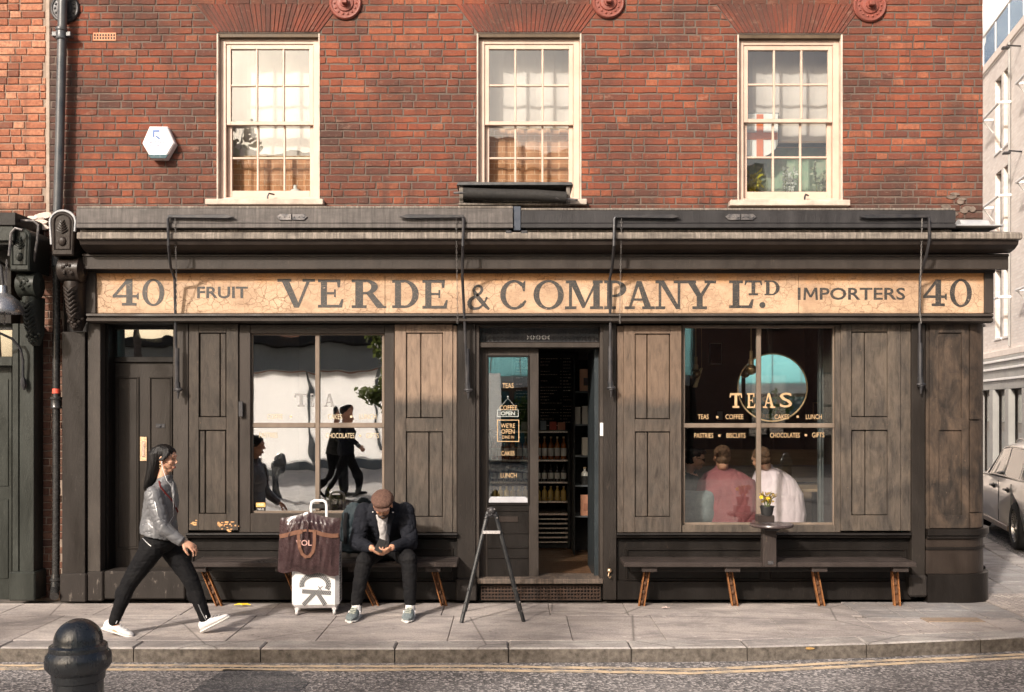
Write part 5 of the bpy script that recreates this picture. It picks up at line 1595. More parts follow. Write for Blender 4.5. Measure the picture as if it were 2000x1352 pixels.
# ------------------------------------------------------------------ neighbouring building on the left
nb = thing('neighbour_building', 'orange red brick neighbour building at the far left edge', 'building', (PX(45,.16), .16, 0))
YN = .14
NX0, NX1 = -7.2, PX(95, YN)
b = MB(); b.box(NX0, NX1, YN+.01, YN+.5, PZ(470,YN), ZT+2.4)
b.box(PX(60,YN), PX(124,YN), YN+.01, YN+.3, -.02, PZ(470,YN)-.002); b.box(NX0, NX1-.01, YN+.5, 8, -.02, ZT+2.4)
b.build('mortar_wall', M_mortar2, nb)
b = MB(); b.box(PX(90,.12), PX(97,.12), .118, .15, PZ(425,.12), ZT, .004); b.build('party_joint', pm('pale_joint', (.40,.32,.26), (.28,.22,.17), .9, 12), nb)
def bricks(parent, x0, x1, z0, z1, mat, yf):
    z = z0; row = 0; cache = {}
    while z < z1:
        x = x0-RND.random()*.2; k = row
        while x < x1:
            w = .214 if k % 2 == 0 else .103
            a, c = max(x, x0), min(x+w, x1)
            if c-a > .03:
                key = (round((c-a)/.012), RND.randrange(3))
                if key not in cache:
                    j = lambda: RND.uniform(-.002, .002)
                    W = c-a
                    me = MB().prism([(-W/2+j(), -.0305+j()), (W/2+j(), -.0305+j()), (W/2+j(), .0305+j()), (-W/2+j(), .0305+j())], 0, .03, c=.005).mesh('brick')
                    me.materials.append(mat); cache[key] = me
                o = link('brick', cache[key], None, parent)
                o.location = Vector(((a+c)/2, yf+RND.uniform(-.003,.003), z+.0305))-ORIG[parent]
            x += w+.0095; k += 1
        z += .0712; row += 1
bricks(nb, PX(-12,YN), PX(89,YN), PZ(452,YN), PZ(-20,YN), M_obrick, YN)
bricks(nb, PX(66,YN), PX(122,YN), 0.01, PZ(455,YN), M_obrick, YN)
b = MB()
for k in range(14):
    cx, cz = PX(RND.uniform(52, 96), YN), PZ(RND.uniform(420, 455), YN)
    w, h = RND.uniform(.03,.08), RND.uniform(.015,.04)
    b.prism([(cx+w*cos(a)*RND.uniform(.7,1), cz+h*sin(a)*RND.uniform(.7,1)) for a in [i*2*pi/8 for i in range(8)]], YN-.02-.0006*k, YN+.02, c=.004)
b.build('mortar_patch', pm('white_mortar', (.66,.56,.50), (.5,.4,.34), .9, 20), nb)
nf = thing('neighbour_shopfront', 'dark green shopfront with carved bracket at the far left edge', 'shopfront', (PX(20), 0, 0))
def nbx(name, px0, px1, py0, py1, y0, y1, mat=M_green, c=.004): return pbox(px0, px1, py0, py1, y0, y1, c).build(name, mat, nf)
nbx('pilaster', 38, 66, 632, 1118, -.05, .14); nbx('pilaster_base', 16, 68, 1118, 1174, -.10, .14, c=.012)
nbx('pilaster', 24, 36, 632, 1117, -.03, .14)
nbx('fascia', -260, 22, 480, 632, -.04, .14, M_dark); nbx('cornice', -260, 30, 415, 440, -.40, .14, M_dark); nbx('cornice', -260, 26, 440.5, 478, -.34, .14, M_green)
nbx('awning_box', -260, 26, 440.6, 470, -.38, -.345, M_green)
b = MB(); pbox(-260, 23, 715, 1172, .22, .26, .004, b); dn = b.build('side_door', M_green, nf)
b = MB(); pbox(-60, 16, 740, 950, .212, .2195, .004, b); pbox(-60, 16, 975, 1130, .212, .2195, .004, b); b.build('door_panel', M_green, dn)
nbx('transom_bar', -260, 23.5, 697, 714.5, .12, .24); nbx('door_head', -260, 23.5, 632.5, 640, .05, .26)
b = MB(); pbox(-260, 23.5, 640.5, 696.5, .20, .205, 0, b); b.build('transom_pane', M_tglass, nf)
b = MB(); pbox(-260, 23.5, 632.5, 715, .45, .47, 0, b); b.build('hall_wall', pm('brown_hall', (.22,.12,.08), None, .8), nf)
console(20, 62, 445, 205, M_green, nf, y=-.04)
ar = MB(); ar.tube([P3(18,500,-.42), P3(22,455,-.42), P3(30,446,-.42), P3(44,450,-.42)], .013, 8)
ar.tube([P3(40,431,-.30), P3(66,432,-.30), P3(75,440,-.30), P3(73,470,-.30), P3(64,520,-.2), P3(50,524,-.2)], .013, 8)
ar.build('iron_rod', M_galv, nf)
ar = MB(); ar.tube([P3(-40,648,-.30), P3(0,651,-.22), P3(24,662,-.16), P3(40,682,-.12), P3(45,705,-.10), P3(45,745,-.09)], .012, 8); ar.tube([P3(45,738,-.09), P3(46,752,-.09), P3(47,762,-.09)], [.02,.03,.008], 8)
tag(ar.build('lamp_arm', M_iron), 'thin curved iron rod hooked onto the green pilaster at far left', 'iron rod')
ch = MB()
for k in range(30):
    p = P3(13-.15*k, 510+k*4.2, -.40); an = 0 if k % 2 else pi/2
    ch.tube([p+Vector((cos(an)*.008*cos(q), sin(an)*.008*cos(q), .016*sin(q))) for q in [2*pi*i/6 for i in range(6)]], .003, 4, closed=True)
ch.build('chain', M_chain, nf)
lamp = thing('swan_neck_lamp', 'silver dome lamp hanging before the far left shop fascia', 'lamp', P3(8, 620, -.45))
c = P3(6, 612, -.45)
MB().lathe([(.17,0),(.172,.01),(.165,.05),(.13,.12),(.07,.17),(.04,.185),(.035,.25),(.001,.25),], c, 28).build('dome_shade', pm('brushed_steel', (.42,.42,.43), (.3,.3,.31), .3, 12, metal=.8), lamp)
MB().tube([c+Vector((0,0,.24)), c+Vector((-.02,0,.42)), c+Vector((-.12,.1,.50)), c+Vector((-.2,.42,.50))], .014, 8).build('lamp_arm', M_iron, lamp)

# ------------------------------------------------------------------ side street building at the right
ang = math.atan2(-.98, -.198)
A0 = Vector((13.2, 28-D, -.1))
SB = thing('side_street_building', 'pale brick block with balcony rails across the side street at right edge', 'building', A0, None, ang, local=True)
def U(px):
    k = (px-1000)/F
    return (13.2-k*28)/(.198-.98*k)
def UZ(px, py):
    d = 28-.98*U(px)
    return H-(py-HZ)*d/F-A0.z
def sb(name, u0, u1, o0, o1, z0, z1, mat, parent=SB, c=.01): return box(u0, u1, -o1, -o0, z0, z1, c).build(name, mat, parent)
def brick_tex(name, a, b_, mortar, sc=1.0):
    m, t, p, o = newmat(name)
    br = t.new('ShaderNodeTexBrick'); br.inputs['Scale'].default_value = 1.0
    br.inputs['Brick Width'].default_value = .225; br.inputs['Row Height'].default_value = .075; br.inputs['Mortar Size'].default_value = .008
    br.inputs['Color1'].default_value = (*a, 1); br.inputs['Color2'].default_value = (*b_, 1); br.inputs['Mortar'].default_value = (*mortar, 1)
    tc = t.new('ShaderNodeTexCoord'); sp = t.new('ShaderNodeSeparateXYZ'); cb_ = t.new('ShaderNodeCombineXYZ')
    t.link(tc.outputs['Object'], sp.inputs[0]); t.link(sp.outputs['X'], cb_.inputs['X']); t.link(sp.outputs['Z'], cb_.inputs['Y'])
    t.link(cb_.outputs[0], br.inputs['Vector'])
    n = t.noise(t.coords('Object'), 1.3, 5, .6)
    t.link(t.mix(t.ramp(n, [(.4, 0.0), (.7, .35)]), br.outputs['Color'], tuple(x*.7 for x in a)), p.inputs['Base Color'])
    p.inputs['Roughness'].default_value = .9
    t.link(t.bump(br.outputs['Fac'], -.006), p.inputs['Normal'])
    return m
M_pbrick = brick_tex('pale_stock_brick', (.82,.74,.68), (.70,.61,.55), (.72,.66,.61))
M_grey = pm('grey_shop_paint', (.34,.33,.31), (.27,.265,.25), .5, 2)
M_whitep = pm('white_rail_paint', (.80,.77,.75), (.7,.68,.66), .4, 8)
ztop = UZ(1922, 148); zband = UZ(1916, 703)
u0w, u1w = -14, U(2000)+7
RECE = []
wins = []
rows = [(152, 296), (336, 470), (526, 660)]
for base in (U(1944), U(1944)-3.4, U(1944)-6.8, U(1944)+3.1, U(1944)+6.2):
    for (a, b_) in rows:
        z1, z0 = UZ(1950, a), UZ(1950, b_)
        for k in range(2): wins.append((base+k*.78, base+k*.78+.58, z0, z1))
wz = sorted(set([(w[2], w[3]) for w in wins]))
wu = sorted(set([(w[0], w[1]) for w in wins]))
w_ = MB(); zc = zband
for (z0, z1) in wz:
    w_.box(u0w, u1w, 0, .4, zc, z0)
    uc = u0w
    for (a, b_) in wu:
        w_.box(uc, a, 0, .4, z0, z1); uc = b_
    w_.box(uc, u1w, 0, .4, z0, z1)
    zc = z1
w_.box(u0w, u1w, 0, .4, zc, ztop)
w_.box(u0w, u1w, .8, 10, 0, ztop-.3)
w_.build('brick_wall', M_pbrick, SB)
M_bglass = glass('building_glass', .12, 1.2, .002, 1.0)
M_bin = pm('dark_interior', (.05,.05,.05), (.09,.085,.08), .8, 1)
M_stoneb = pm('pale_stone_band', (.84,.74,.66), (.72,.62,.55), .8, 3)
M_greyframe = pm('grey_window_frame', (.17,.17,.165), (.12,.12,.12), .5, 4)
for (a, b_, z0, z1) in wins:
    f = MB()
    for (p, q, r_, s_) in ((a, a+.05, z0, z1), (b_-.05, b_, z0, z1), (a+.05, b_-.05, z1-.05, z1), (a+.05, b_-.05, z0, z0+.05), (a+.05, b_-.05, z1-.52, z1-.47), (a+.05, b_-.05, z0+.55, z0+.59)):
        f.box(p, q, .12, .17, r_, s_, .006)
    wd = f.build('window', M_greyframe, SB)
    box(a+.04, b_-.04, .14, .145, z0+.03, z1-.03).build('pane', M_bglass, wd)
    box(a-.03, b_+.03, -.03, .12, z0-.06, z0-.001, .006).build('sill', M_whitep, wd)
    box(a, b_, .5, .52, z0-.1, z1+.1).build('room_back', M_bin, wd)
for base in (U(1944), U(1944)-3.4, U(1944)+3.1):
    for (a, b_) in rows:
        z0 = UZ(1950, b_); zr = z0+.95
        r_ = MB()
        r_.tube([(base-.12, -.02, zr), (base-.12, -.30, zr), (base+1.5, -.30, zr), (base+1.5, -.02, zr)], .035, 8)
        r_.tube([(base-.12, -.02, zr-.35), (base-.12, -.28, zr-.02)], .012, 6)
        r_.build('balcony_rail', M_whitep, SB)
for z_, h_, o_ in ((ztop, .22, .06), (zband-.02, .16, .10)):
    sb('stone_band', u0w, u1w, 0.001, o_, z_, z_+h_, M_stoneb)
dpipe = MB(); uu = U(1976); dpipe.tube([(uu, -.06, zband+.2), (uu, -.06, ztop)], .03, 8); dpipe.build('waste_pipe', M_grey, SB)
# ground floor: grey shopfront with bands, pilasters and doors
sb('shop_fascia', u0w, u1w, .0, .12, UZ(1916, 764), zband-.03, M_grey)
for py in (713, 727, 746): sb('fascia_moulding', u0w, u1w, .1205, .17, UZ(1916, py)-.03, UZ(1916, py)+.03, M_whitep)
zf = UZ(1916, 764)
uu = U(1905)-5
while uu < u1w:
    sb('pilaster', uu, uu+.34, .0, .16, 0, zf-.002, M_grey)
    g_ = MB()
    g_.box(uu+.36, uu+1.34, .05, .09, .0, zf-.002, .006); dr = g_.build('street_door', pm('taupe_door', (.28,.25,.22), (.22,.2,.18), .5, 3) if 'taupe_door' not in bpy.data.materials else bpy.data.materials['taupe_door'], SB)
    box(uu+.46, uu+1.24, .03, .049, zf-.85, zf-.15, .004).build('light_pane', M_bglass, dr)
    box(uu+.46, uu+1.24, .03, .049, .25, zf-1.1, .006).build('door_panel', M_grey, dr)
    box(uu+1.02, uu+1.1, .0, .029, .95, 1.25, .006).build('letter_plate', M_whitep, dr)
    uu += 1.42
# roof terrace: glazed rail and slate mansard
M_slate = None
def slate():
    m, t, p, o = newmat('grey_roof_slate')
    br = t.new('ShaderNodeTexBrick'); br.inputs['Brick Width'].default_value = .45; br.inputs['Row Height'].default_value = .3; br.inputs['Mortar Size'].default_value = .02
    br.inputs['Color1'].default_value = (.30,.32,.36,1); br.inputs['Color2'].default_value = (.22,.24,.28,1); br.inputs['Mortar'].default_value = (.08,.09,.1,1)
    br.inputs['Scale'].default_value = 1.0
    tc = t.new('ShaderNodeTexCoord'); sp = t.new('ShaderNodeSeparateXYZ'); cb_ = t.new('ShaderNodeCombineXYZ')
    t.link(tc.outputs['Object'], sp.inputs[0]); t.link(sp.outputs['X'], cb_.inputs['X']); t.link(sp.outputs['Z'], cb_.inputs['Y']); t.link(cb_.outputs[0], br.inputs['Vector'])
    t.link(br.outputs['Color'], p.inputs['Base Color']); p.inputs['Roughness'].default_value = .45
    return m
b = MB(); b.prism([(1.0, ztop+.2), (2.6, ztop+2.6), (3.0, ztop+2.6), (9.5, ztop+.2)], u0w, u1w, 'yz'); b.build('mansard_roof', slate(), SB)
rl = MB(); rl.tube([(u0w, .12, ztop+1.25), (u1w, .12, ztop+1.25)], .03, 6)
uu = u0w
while uu < u1w: rl.tube([(uu, .12, ztop+.2), (uu, .12, ztop+1.25)], .022, 6); uu += 1.25
rl.build('terrace_rail', M_whitep, SB)
box(u0w, u1w, .118, .122, ztop+.3, ztop+1.2).build('glass_balustrade', glass('balustrade_glass', .22, 1.0, 0, tint=(.75,.82,.85)), SB)
for px, py in ((1994, 92), (1996, 298)):
    fl = thing('wall_floodlight', 'small black floodlight high on the pale side street building' if py < 200 else 'small black floodlight lower on the pale side street building', 'light', SB.matrix_world @ Vector((0,0,0)), None, ang, local=True)
    fl.location = A0
    uu, zz = U(px), UZ(px, py)
    b = MB(); b.tube([(uu,-.001,zz+.02),(uu,-.30,zz+.06)], .02, 6); b.build('bracket', M_iron, fl)
    b = MB(); b.box(uu-.07, uu+.07, -.44, -.26, zz-.03, zz+.03, .02); b.build('lamp_head', M_iron, fl)

# ------------------------------------------------------------------ parked car
def car(loc, heading):
    t = thing('parked_car', 'silver estate car parked in the side street at the right edge', 'car', loc, None, heading, local=True)
    M_car = pm('silver_car_paint', (.85,.81,.77), (.82,.78,.74), .30, 3, 0, metal=.12, coat=.6, rvar=.02)
    M_tint = glass('car_glass', .14, 1.2, 0, tint=(.28,.30,.30))
    M_rub = pm('tyre_rubber', (.02,.02,.02), (.03,.03,.03), .8, 20)
    M_all = pm('alloy_wheel', (.55,.53,.5), (.45,.43,.4), .3, 10, metal=.8)
    M_blk = pm('black_trim', (.02,.02,.02), None, .4)
    # lower body: sections along x (front +x): (x, half width, zbot, zshoulder, ztop)
    S = [(-2.30,.62,.42,.70,.86),(-2.22,.80,.34,.76,.93),(-1.9,.88,.24,.80,.97),(-1.2,.905,.22,.80,.965),(0,.91,.21,.79,.95),(.9,.905,.22,.78,.935),(1.5,.89,.24,.75,.88),(2.0,.83,.28,.68,.80),(2.25,.68,.34,.60,.70),(2.33,.50,.40,.52,.60)]
    b = MB(); vs = []; fs = []
    for (x, w, zb, zs, zt) in S:
        prof = [(-w*.86,zb),(-w*.97,zb+.07),(-w,zb+.28),(-w*.99,zs),(-w*.93,zt-.02),(-w*.80,zt),(0,zt+.03),(w*.80,zt),(w*.93,zt-.02),(w*.99,zs),(w,zb+.28),(w*.97,zb+.07),(w*.86,zb)]
        vs += [(x, y, z) for y, z in prof]
    n = 13
    for i in range(len(S)-1):
        for k in range(n):
            l = (k+1) % n
            fs.append([i*n+k, i*n+l, (i+1)*n+l, (i+1)*n+k])
    fs += [list(range(n)), list(range((len(S)-1)*n, len(S)*n))[::-1]]
    b.add(vs, fs, True)
    body = b.mesh('body', Vector((0,0,0)), 28)
    o = bpy.data.objects.new('body', body); COL.objects.link(o)
    cut = MB()
    for x in (-1.36, 1.42):
        cut.lathe([(.001,-1.2),(.37,-1.2),(.37,1.2),(.001,1.2)], (0,0,0), 32, Matrix.Translation((x,0,.33)) @ Matrix.Rotation(pi/2, 4, 'X'))
    co = bpy.data.objects.new('cut', cut.mesh('cut')); COL.objects.link(co)
    inner = MB().box(-2.0, 1.9, -.70, .70, .0, .60)
    md = o.modifiers.new('b', 'BOOLEAN'); md.object = co; md.operation = 'DIFFERENCE'; md.solver = 'EXACT'
    dg = bpy.context.evaluated_depsgraph_get(); dg.update()
    me = bpy.data.meshes.new_from_object(o.evaluated_get(dg))
    bpy.data.objects.remove(o); bpy.data.objects.remove(co)
    me.materials.clear(); me.materials.append(M_car)
    link('body', me, None, t)
    # cabin
    C = [(-2.12,.70,.95,.60,1.02),(-1.75,.80,.95,.66,1.38),(-1.3,.82,.95,.67,1.455),(-.3,.83,.95,.68,1.475),(.35,.83,.94,.66,1.42),(.62,.82,.93,.62,1.33),(1.28,.78,.90,.60,.93)]
    vs = []; fs = []
    for (x, wb, zb, wt, zt) in C:
        vs += [(x,-wb,zb),(x,-wt-(wb-wt)*.12,zb+(zt-zb)*.88),(x,-wt*.82,zt),(x,0,zt+.02),(x,wt*.82,zt),(x,wt+(wb-wt)*.12,zb+(zt-zb)*.88),(x,wb,zb)]
    for i in range(len(C)-1):
        for k in range(6): fs.append([i*7+k, i*7+k+1, (i+1)*7+k+1, (i+1)*7+k])
    fs += [list(range(7)), list(range(42, 49))[::-1]]
    MB().add(vs, fs, True).build('cabin', M_car, t, sharp=40)
    def side(x, f, sg, out=.006):
        for i in range(len(C)-1):
            if C[i][0] <= x <= C[i+1][0]:
                k = (x-C[i][0])/(C[i+1][0]-C[i][0])
                q = [C[i][j]+(C[i+1][j]-C[i][j])*k for j in range(5)]
                yb, yt = q[1], q[3]+(q[1]-q[3])*.12
                zb, zt = q[2], q[2]+(q[4]-q[2])*.88
                return (x, sg*(yb+(yt-yb)*f+out), zb+(zt-zb)*f)
    for sg in (-1, 1):
        for (xa, xb, xt0, xt1) in ((-1.95,-1.35,-1.72,-1.32),(-1.28,-.42,-1.25,-.40),(-.34,.98,-.34,.42)):
            N = 8; gv = []; gf = []
            for i in range(N+1):
                f = i/N
                gv += [side(xa+(xb-xa)*f, .06, sg), side(xt0+(xt1-xt0)*f, .93, sg)]
            gf = [[2*i, 2*i+2, 2*i+3, 2*i+1] for i in range(N)]
            MB().add(gv, gf, True).build('side_window', pm('car_dark_glass', (.05,.05,.05), (.09,.085,.08), .06, 2, spec=.8, rvar=.01) if 'car_dark_glass' not in bpy.data.materials else bpy.data.materials['car_dark_glass'], t)
        tr = MB(); tr.tube([side(-1.97,.03,sg,.01)]+[side(-1.7+i*.3,.03,sg,.01) for i in range(9)]+[side(1.0,.03,sg,.01)], .010, 6)
        tr.tube([side(-1.9,.10,sg,.008), side(-1.72,.94,sg,.008)]+[side(-1.4+i*.3,.97,sg,.008) for i in range(6)]+[side(.42,.95,sg,.008), side(1.0,.05,sg,.008)], .009, 6)
        tr.build('chrome_trim', M_all, t)
        for x in (-1.0, -.05):
            h = MB(); h.tube([(x-.10, sg*.918, .80), (x-.08, sg*.945, .805), (x+.08, sg*.945, .805), (x+.10, sg*.918, .80)], .016, 6); h.ell((x, sg*.91, .80), (.09,.012,.04)); h.build('door_handle', M_blk, t)
        mr = MB(); mr.tube([(.78, sg*.84, .93), (.80, sg*.97, .95)], .025, 6); mr.ell((.80, sg*1.03, 1.0), (.07,.12,.085)); mr.build('wing_mirror', M_car, t)
        mg = MB(); mg.ell((.735, sg*1.03, 1.0), (.012,.10,.065)); mg.build('mirror_glass', M_blk, t)
        sl = MB(); sl.box(-.95, 1.0, sg*.885-.02, sg*.885+.02, .205, .285, .01); sl.build('side_skirt', pm('tan_skirt', (.34,.27,.22), (.28,.22,.18), .4, 4), t)
        ln = MB()
        for x in (-.38, .92, -1.22): ln.box(x-.003, x+.003, sg*.903, sg*.911, .30, .90)
        ln.build('door_gap', M_blk, t)
        lt = MB(); lt.box(-2.27, -2.0, sg*.62, sg*.845, .72, .88, .03); lt.build('tail_light', pm('tail_lens', (.35,.02,.015), None, .15), t)
        hl = MB(); hl.box(1.9, 2.15, sg*.55, sg*.80, .58, .70, .03); hl.build('headlight', glass('head_lens', .2), t)
        for x in (-1.36, 1.42):
            Mw = Matrix.Translation((x, sg*.80, .33)) @ Matrix.Rotation(pi/2*(-sg), 4, 'X')
            wv = MB().lathe([(.20,-.10),(.30,-.105),(.325,-.08),(.33,-.04),(.33,.06),(.325,.09),(.30,.105),(.225,.10),(.22,.05),(.20,.05)], (0,0,0), 36, Mw); wh = wv.build('wheel', M_rub, t)
            rm = MB().lathe([(.001,.06),(.05,.075),(.06,.05),(.06,.02),(.21,.02),(.222,.09),(.235,.10),(.235,.08),(.22,.0),(.001,.0)], (0,0,0), 32, Mw)
            for k in range(5):
                a = 2*pi*k/5
                for da in (-.16, .16):
                    rm.add([Mw @ Vector(v) for v in [(.045*cos(a), .045*sin(a), .07), (.225*cos(a+da-.06), .225*sin(a+da-.06), .075), (.225*cos(a+da+.06), .225*sin(a+da+.06), .075), (.045*cos(a+.5*da), .045*sin(a+.5*da), .05), (.22*cos(a+da), .22*sin(a+da), .03)]], [(0,1,2),(0,1,4,3),(0,2,4,3),(1,2,4)])
            rm.build('rim', M_all, wh)
    ws = MB(); ws.add([(1.25,-.70,.955),(1.25,.70,.955),(.66,.54,1.335),(.66,-.54,1.335)], [(0,1,2,3)]); ws.build('windscreen', bpy.data.materials['car_dark_glass'], t)
    rw = MB(); rw.add([(-2.135,-.60,1.03),(-2.135,.60,1.03),(-1.80,.55,1.36),(-1.80,-.55,1.36)], [(0,1,2,3)]); rw.build('rear_window', bpy.data.materials['car_dark_glass'], t)
    ub = MB(); ub.box(-2.0, 2.0, -.72, .72, .16, .40, .05); ub.build('underbody', M_blk, t)
    rr = MB()
    for sg in (-1, 1): rr.tube([(-1.6, sg*.53, 1.43), (-1.5, sg*.54, 1.475), (-.1, sg*.55, 1.505), (.2, sg*.54, 1.46)], .013, 6)
    rr.build('roof_rail', M_all, t)
    return t
hd = math.atan2(.965, .26)
cw = Vector((6.98, 13.8-D, ZR))                       # rear near wheel contact
off = Matrix.Rotation(hd, 3, 'Z') @ Vector((-1.36, .88, 0))
car(cw-off+Vector((0,0,.0)), hd)

# ------------------------------------------------------------------ the other side of the street (seen in the glass)
YP = -21.0
op = thing('pavilion', 'low white panelled pavilion across the street, mirrored in the left shop window', 'building', (-7, YP, 0))
M_wpanel = None
def translucent(name, c, f):
    m, t, p, o = newmat(name)
    p.inputs['Base Color'].default_value = (*c, 1); p.inputs['Roughness'].default_value = .6
    tl = t.new('ShaderNodeBsdfTranslucent'); tl.inputs['Color'].default_value = (*c, 1)
    mx = t.new('ShaderNodeMixShader'); mx.inputs[0].default_value = f
    t.link(p.outputs[0], mx.inputs[1]); t.link(tl.outputs[0], mx.inputs[2]); t.link(mx.outputs[0], o.inputs['Surface'])
    return m
M_wpanel = translucent('white_backlit_panel', (.94,.93,.92), .85)  # translucency added so the sun behind brightens the mirrored panels
M_gfas = pm('grey_fascia', (.22,.24,.23), (.18,.19,.19), .6, 1)
px = -14.0
while px < -2.2:
    box(px, px+1.9, YP, YP+.03, .25, 2.95, .004).build('wall_panel', M_wpanel, op); px += 1.96
b = MB()
for k in range(7): b.box(-14.05+k*1.96, -13.97+k*1.96, YP-.05, YP+.06, 0, 3.0, .006)
b.build('panel_post', M_gfas, op)
box(-14.2, -2.0, YP-.1, YP+.15, 0, .22, .01).build('base_band', M_gfas, op)
box(-14.2, -2.0, YP-.3, YP+.35, 3.0, 3.75, .01).build('fascia_band', M_gfas, op)
box(-14.4, -1.8, YP-.28, YP+.7, 3.78, 4.05, .02).build('flat_roof', M_black, op)
ob = thing('opposite_block', 'dark brick block across the street, mirrored in the right shop window', 'building', (8, -24, 0))
M_dbrick = brick_tex('brown_street_brick', (.20,.10,.07), (.15,.075,.055), (.16,.13,.11))
box(6.2, 26, -36, -24, 0, 7.0, .02).build('brick_wall', M_dbrick, ob)
for i in range(7):
    for j in range(2):
        x = 8.0+i*2.3; z = .9+j*3.6
        f = MB()
        for (a, b_, c, d) in ((x,x+.08,z,z+2.2),(x+1.12,x+1.2,z,z+2.2),(x+.08,x+1.12,z+2.12,z+2.2),(x+.08,x+1.12,z,z+.08),(x+.08,x+1.12,z+1.05,z+1.13),(x+.56,x+.64,z+.08,z+2.1)): f.box(a,b_,-23.999,-23.93,c,d)
        wd = f.build('window', M_dark, ob); box(x+.05,x+1.15,-23.98,-23.97,z+.04,z+2.16).build('pane', M_bglass, wd)
tb_ = thing('far_terrace', 'tall brick terrace with pale parapet beyond the pavilion, mirrored in the sash windows', 'building', (0, -44, 0))
box(-17.5, 14, -54, -44, 0, 14.5, .02).build('brick_wall', brick_tex('warm_terrace_brick', (.50,.22,.12), (.42,.18,.10), (.4,.3,.22)), tb_)
box(-17.7, 14.2, -54.2, -43.7, 14.5, 16.0, .05).build('parapet', pm('white_parapet', (.78,.72,.68), (.7,.65,.6), .8, 1), tb_)
for i in range(10):
    x = -16+i*2.9
    f = MB().box(x, x+1.2, -43.999, -43.9, 9.2, 11.6, .02); wd = f.build('window', M_wht, tb_)
    box(x+.1, x+1.1, -43.899, -43.88, 9.3, 11.5).build('pane', M_bglass, wd)
ts = thing('turquoise_shop', 'shop with a turquoise awning across the street, mirrored in the door glass', 'building', (2, -24, 0))
box(-1.6, 6.1, -27.5, -24.6, 0, 3.0, .02).build('shop_wall', M_dbrick, ts)
box(-1.6, 6.1, -24.599, -24.45, 2.62, 3.0, .01).build('fascia_band', M_wht, ts)
b = MB(); b.prism([(-24.45, 2.98), (-24.45, 4.7), (-24.40, 4.7), (-24.40, 2.98)], -1.7, 6.2, 'yz'); b.build('awning_cloth', translucent('turquoise_cloth', (.62,.93,.96), .88), ts)
for k in range(9):
    box(-1.7+k*.98, -1.66+k*.98, -24.40, -24.37, 2.98, 4.72, .004).build('awning_rib', M_wht, ts)
box(-1.75, 6.25, -24.46, -24.38, 4.701, 4.86, .01).build('awning_rail', M_wht, ts)
for k in range(5):
    box(-1.4+k*1.5, -.1+k*1.5, -24.599, -24.56, .5, 2.5, .01).build('shop_window', pm('teal_panel', (.05,.20,.22), (.03,.12,.14), .3, 3) if k == 0 else bpy.data.materials['teal_panel'], ts)
for k, (x, hh) in enumerate(((-.6, 1.0), (.5, .7), (1.5, 1.2), (2.7, .8), (3.9, 1.1), (5.1, .7))):
    potted_plant(('tall', 'low', 'largest', 'small', 'bushy', 'last')[k]+' potted shrub outside the turquoise shop across the street', (x, -23.9, 0), .28, .6, hh+1.0, .5, 260, .24, 'plant', M_gleaf, M_gfas, 50+k, 10)
def tree(label, loc, h, r, nleaf, seed, clear):
    rr = random.Random(seed)
    t = thing('street_tree', label, 'tree', loc, 'street trees across the road')
    base = Vector(loc)
    tr = MB(); tr.tube([base, base+Vector((.02,.03,clear*.5)), base+Vector((-.03,.05,clear)), base+Vector((.05,0,h*.75))], [.11,.085,.07,.02], 10)
    tips = []
    for k in range(26):
        a = rr.uniform(0, 2*pi); z = clear+(h-clear)*rr.uniform(0, .85)
        k2 = 1-abs((z-clear)/(h-clear)-.25)*.75
        st = base+Vector((0,0,z*.92)); en = base+Vector((cos(a)*r*k2*rr.uniform(.5,1), sin(a)*r*k2*rr.uniform(.5,1), z+rr.uniform(.1,.9)))
        tr.tube([st, (st+en)/2+Vector((0,0,.15)), en], [.03,.018,.006], 5); tips.append((st, en))
    tr.build('trunk', pm('tree_bark', (.06,.05,.04), (.1,.08,.07), .9, 10) if 'tree_bark' not in bpy.data.materials else bpy.data.materials['tree_bark'], t)
    lf = MB()
    for k in range(nleaf):
        st, en = tips[rr.randrange(len(tips))]
        p = st.lerp(en, rr.uniform(.35, 1.08))+rvec(rr)*.30
        leaf(lf, p, rvec(rr)-Vector((0,0,.4)), rvec(rr), rr.uniform(.12,.2), rr.uniform(.08,.13))
    lf.build('crown', M_tleaf, t)
M_tleaf = leafmat('street_tree_leaf', (.035,.06,.015), (.08,.10,.025), .3)
tree('slim street tree whose leaves mirror in the left shop window', (-2.15, -11.2, 0), 8.2, 1.55, 4200, 3, 1.9)
tree('added unseen tree nearest the slim tree, casting dappled shade on the pavement', (-6.35, -12.0, 0), 7.9, 1.25, 1500, 8, 4.6)  # this and the next two: unseen trees added to dapple the pavement
tree('added unseen tree in the middle of the row, casting dappled shade on the pavement', (-8.3, -12.1, 0), 7.8, 1.1, 1300, 12, 4.5)
tree('added unseen tree at the far left end of the row, casting dappled shade on the pavement', (-11.4, -12.2, 0), 7.8, 1.3, 1300, 17, 4.6)
bollard('black bollard across the road, mirrored in the left shop window', (-4.75, -10.6, 0), group='bollards across the road')
bollard('black bollard across the road, mirrored in the right shop window', (5.55, -10.6, 0), group='bollards across the road')

fb_ = thing('far_block', 'plain pale brick block closing the far end of the side street', 'building', (8, 52, 0))
box(-14, 34, 52, 62, 0, 13, .03).build('brick_wall', M_pbrick, fb_)
box(-14.3, 34.3, 51.7, 62.3, 13.001, 13.5, .03).build('parapet', M_stoneb, fb_)
for i in range(14):
    for j in range(3):
        x = -12+i*3.2; z = 1.5+j*3.9
        wd = box(x, x+1.4, 51.94, 51.999, z, z+2.2, .01).build('window', M_greyframe, fb_)
        box(x+.1, x+1.3, 51.92, 51.939, z+.1, z+2.1).build('pane', M_bglass, wd)
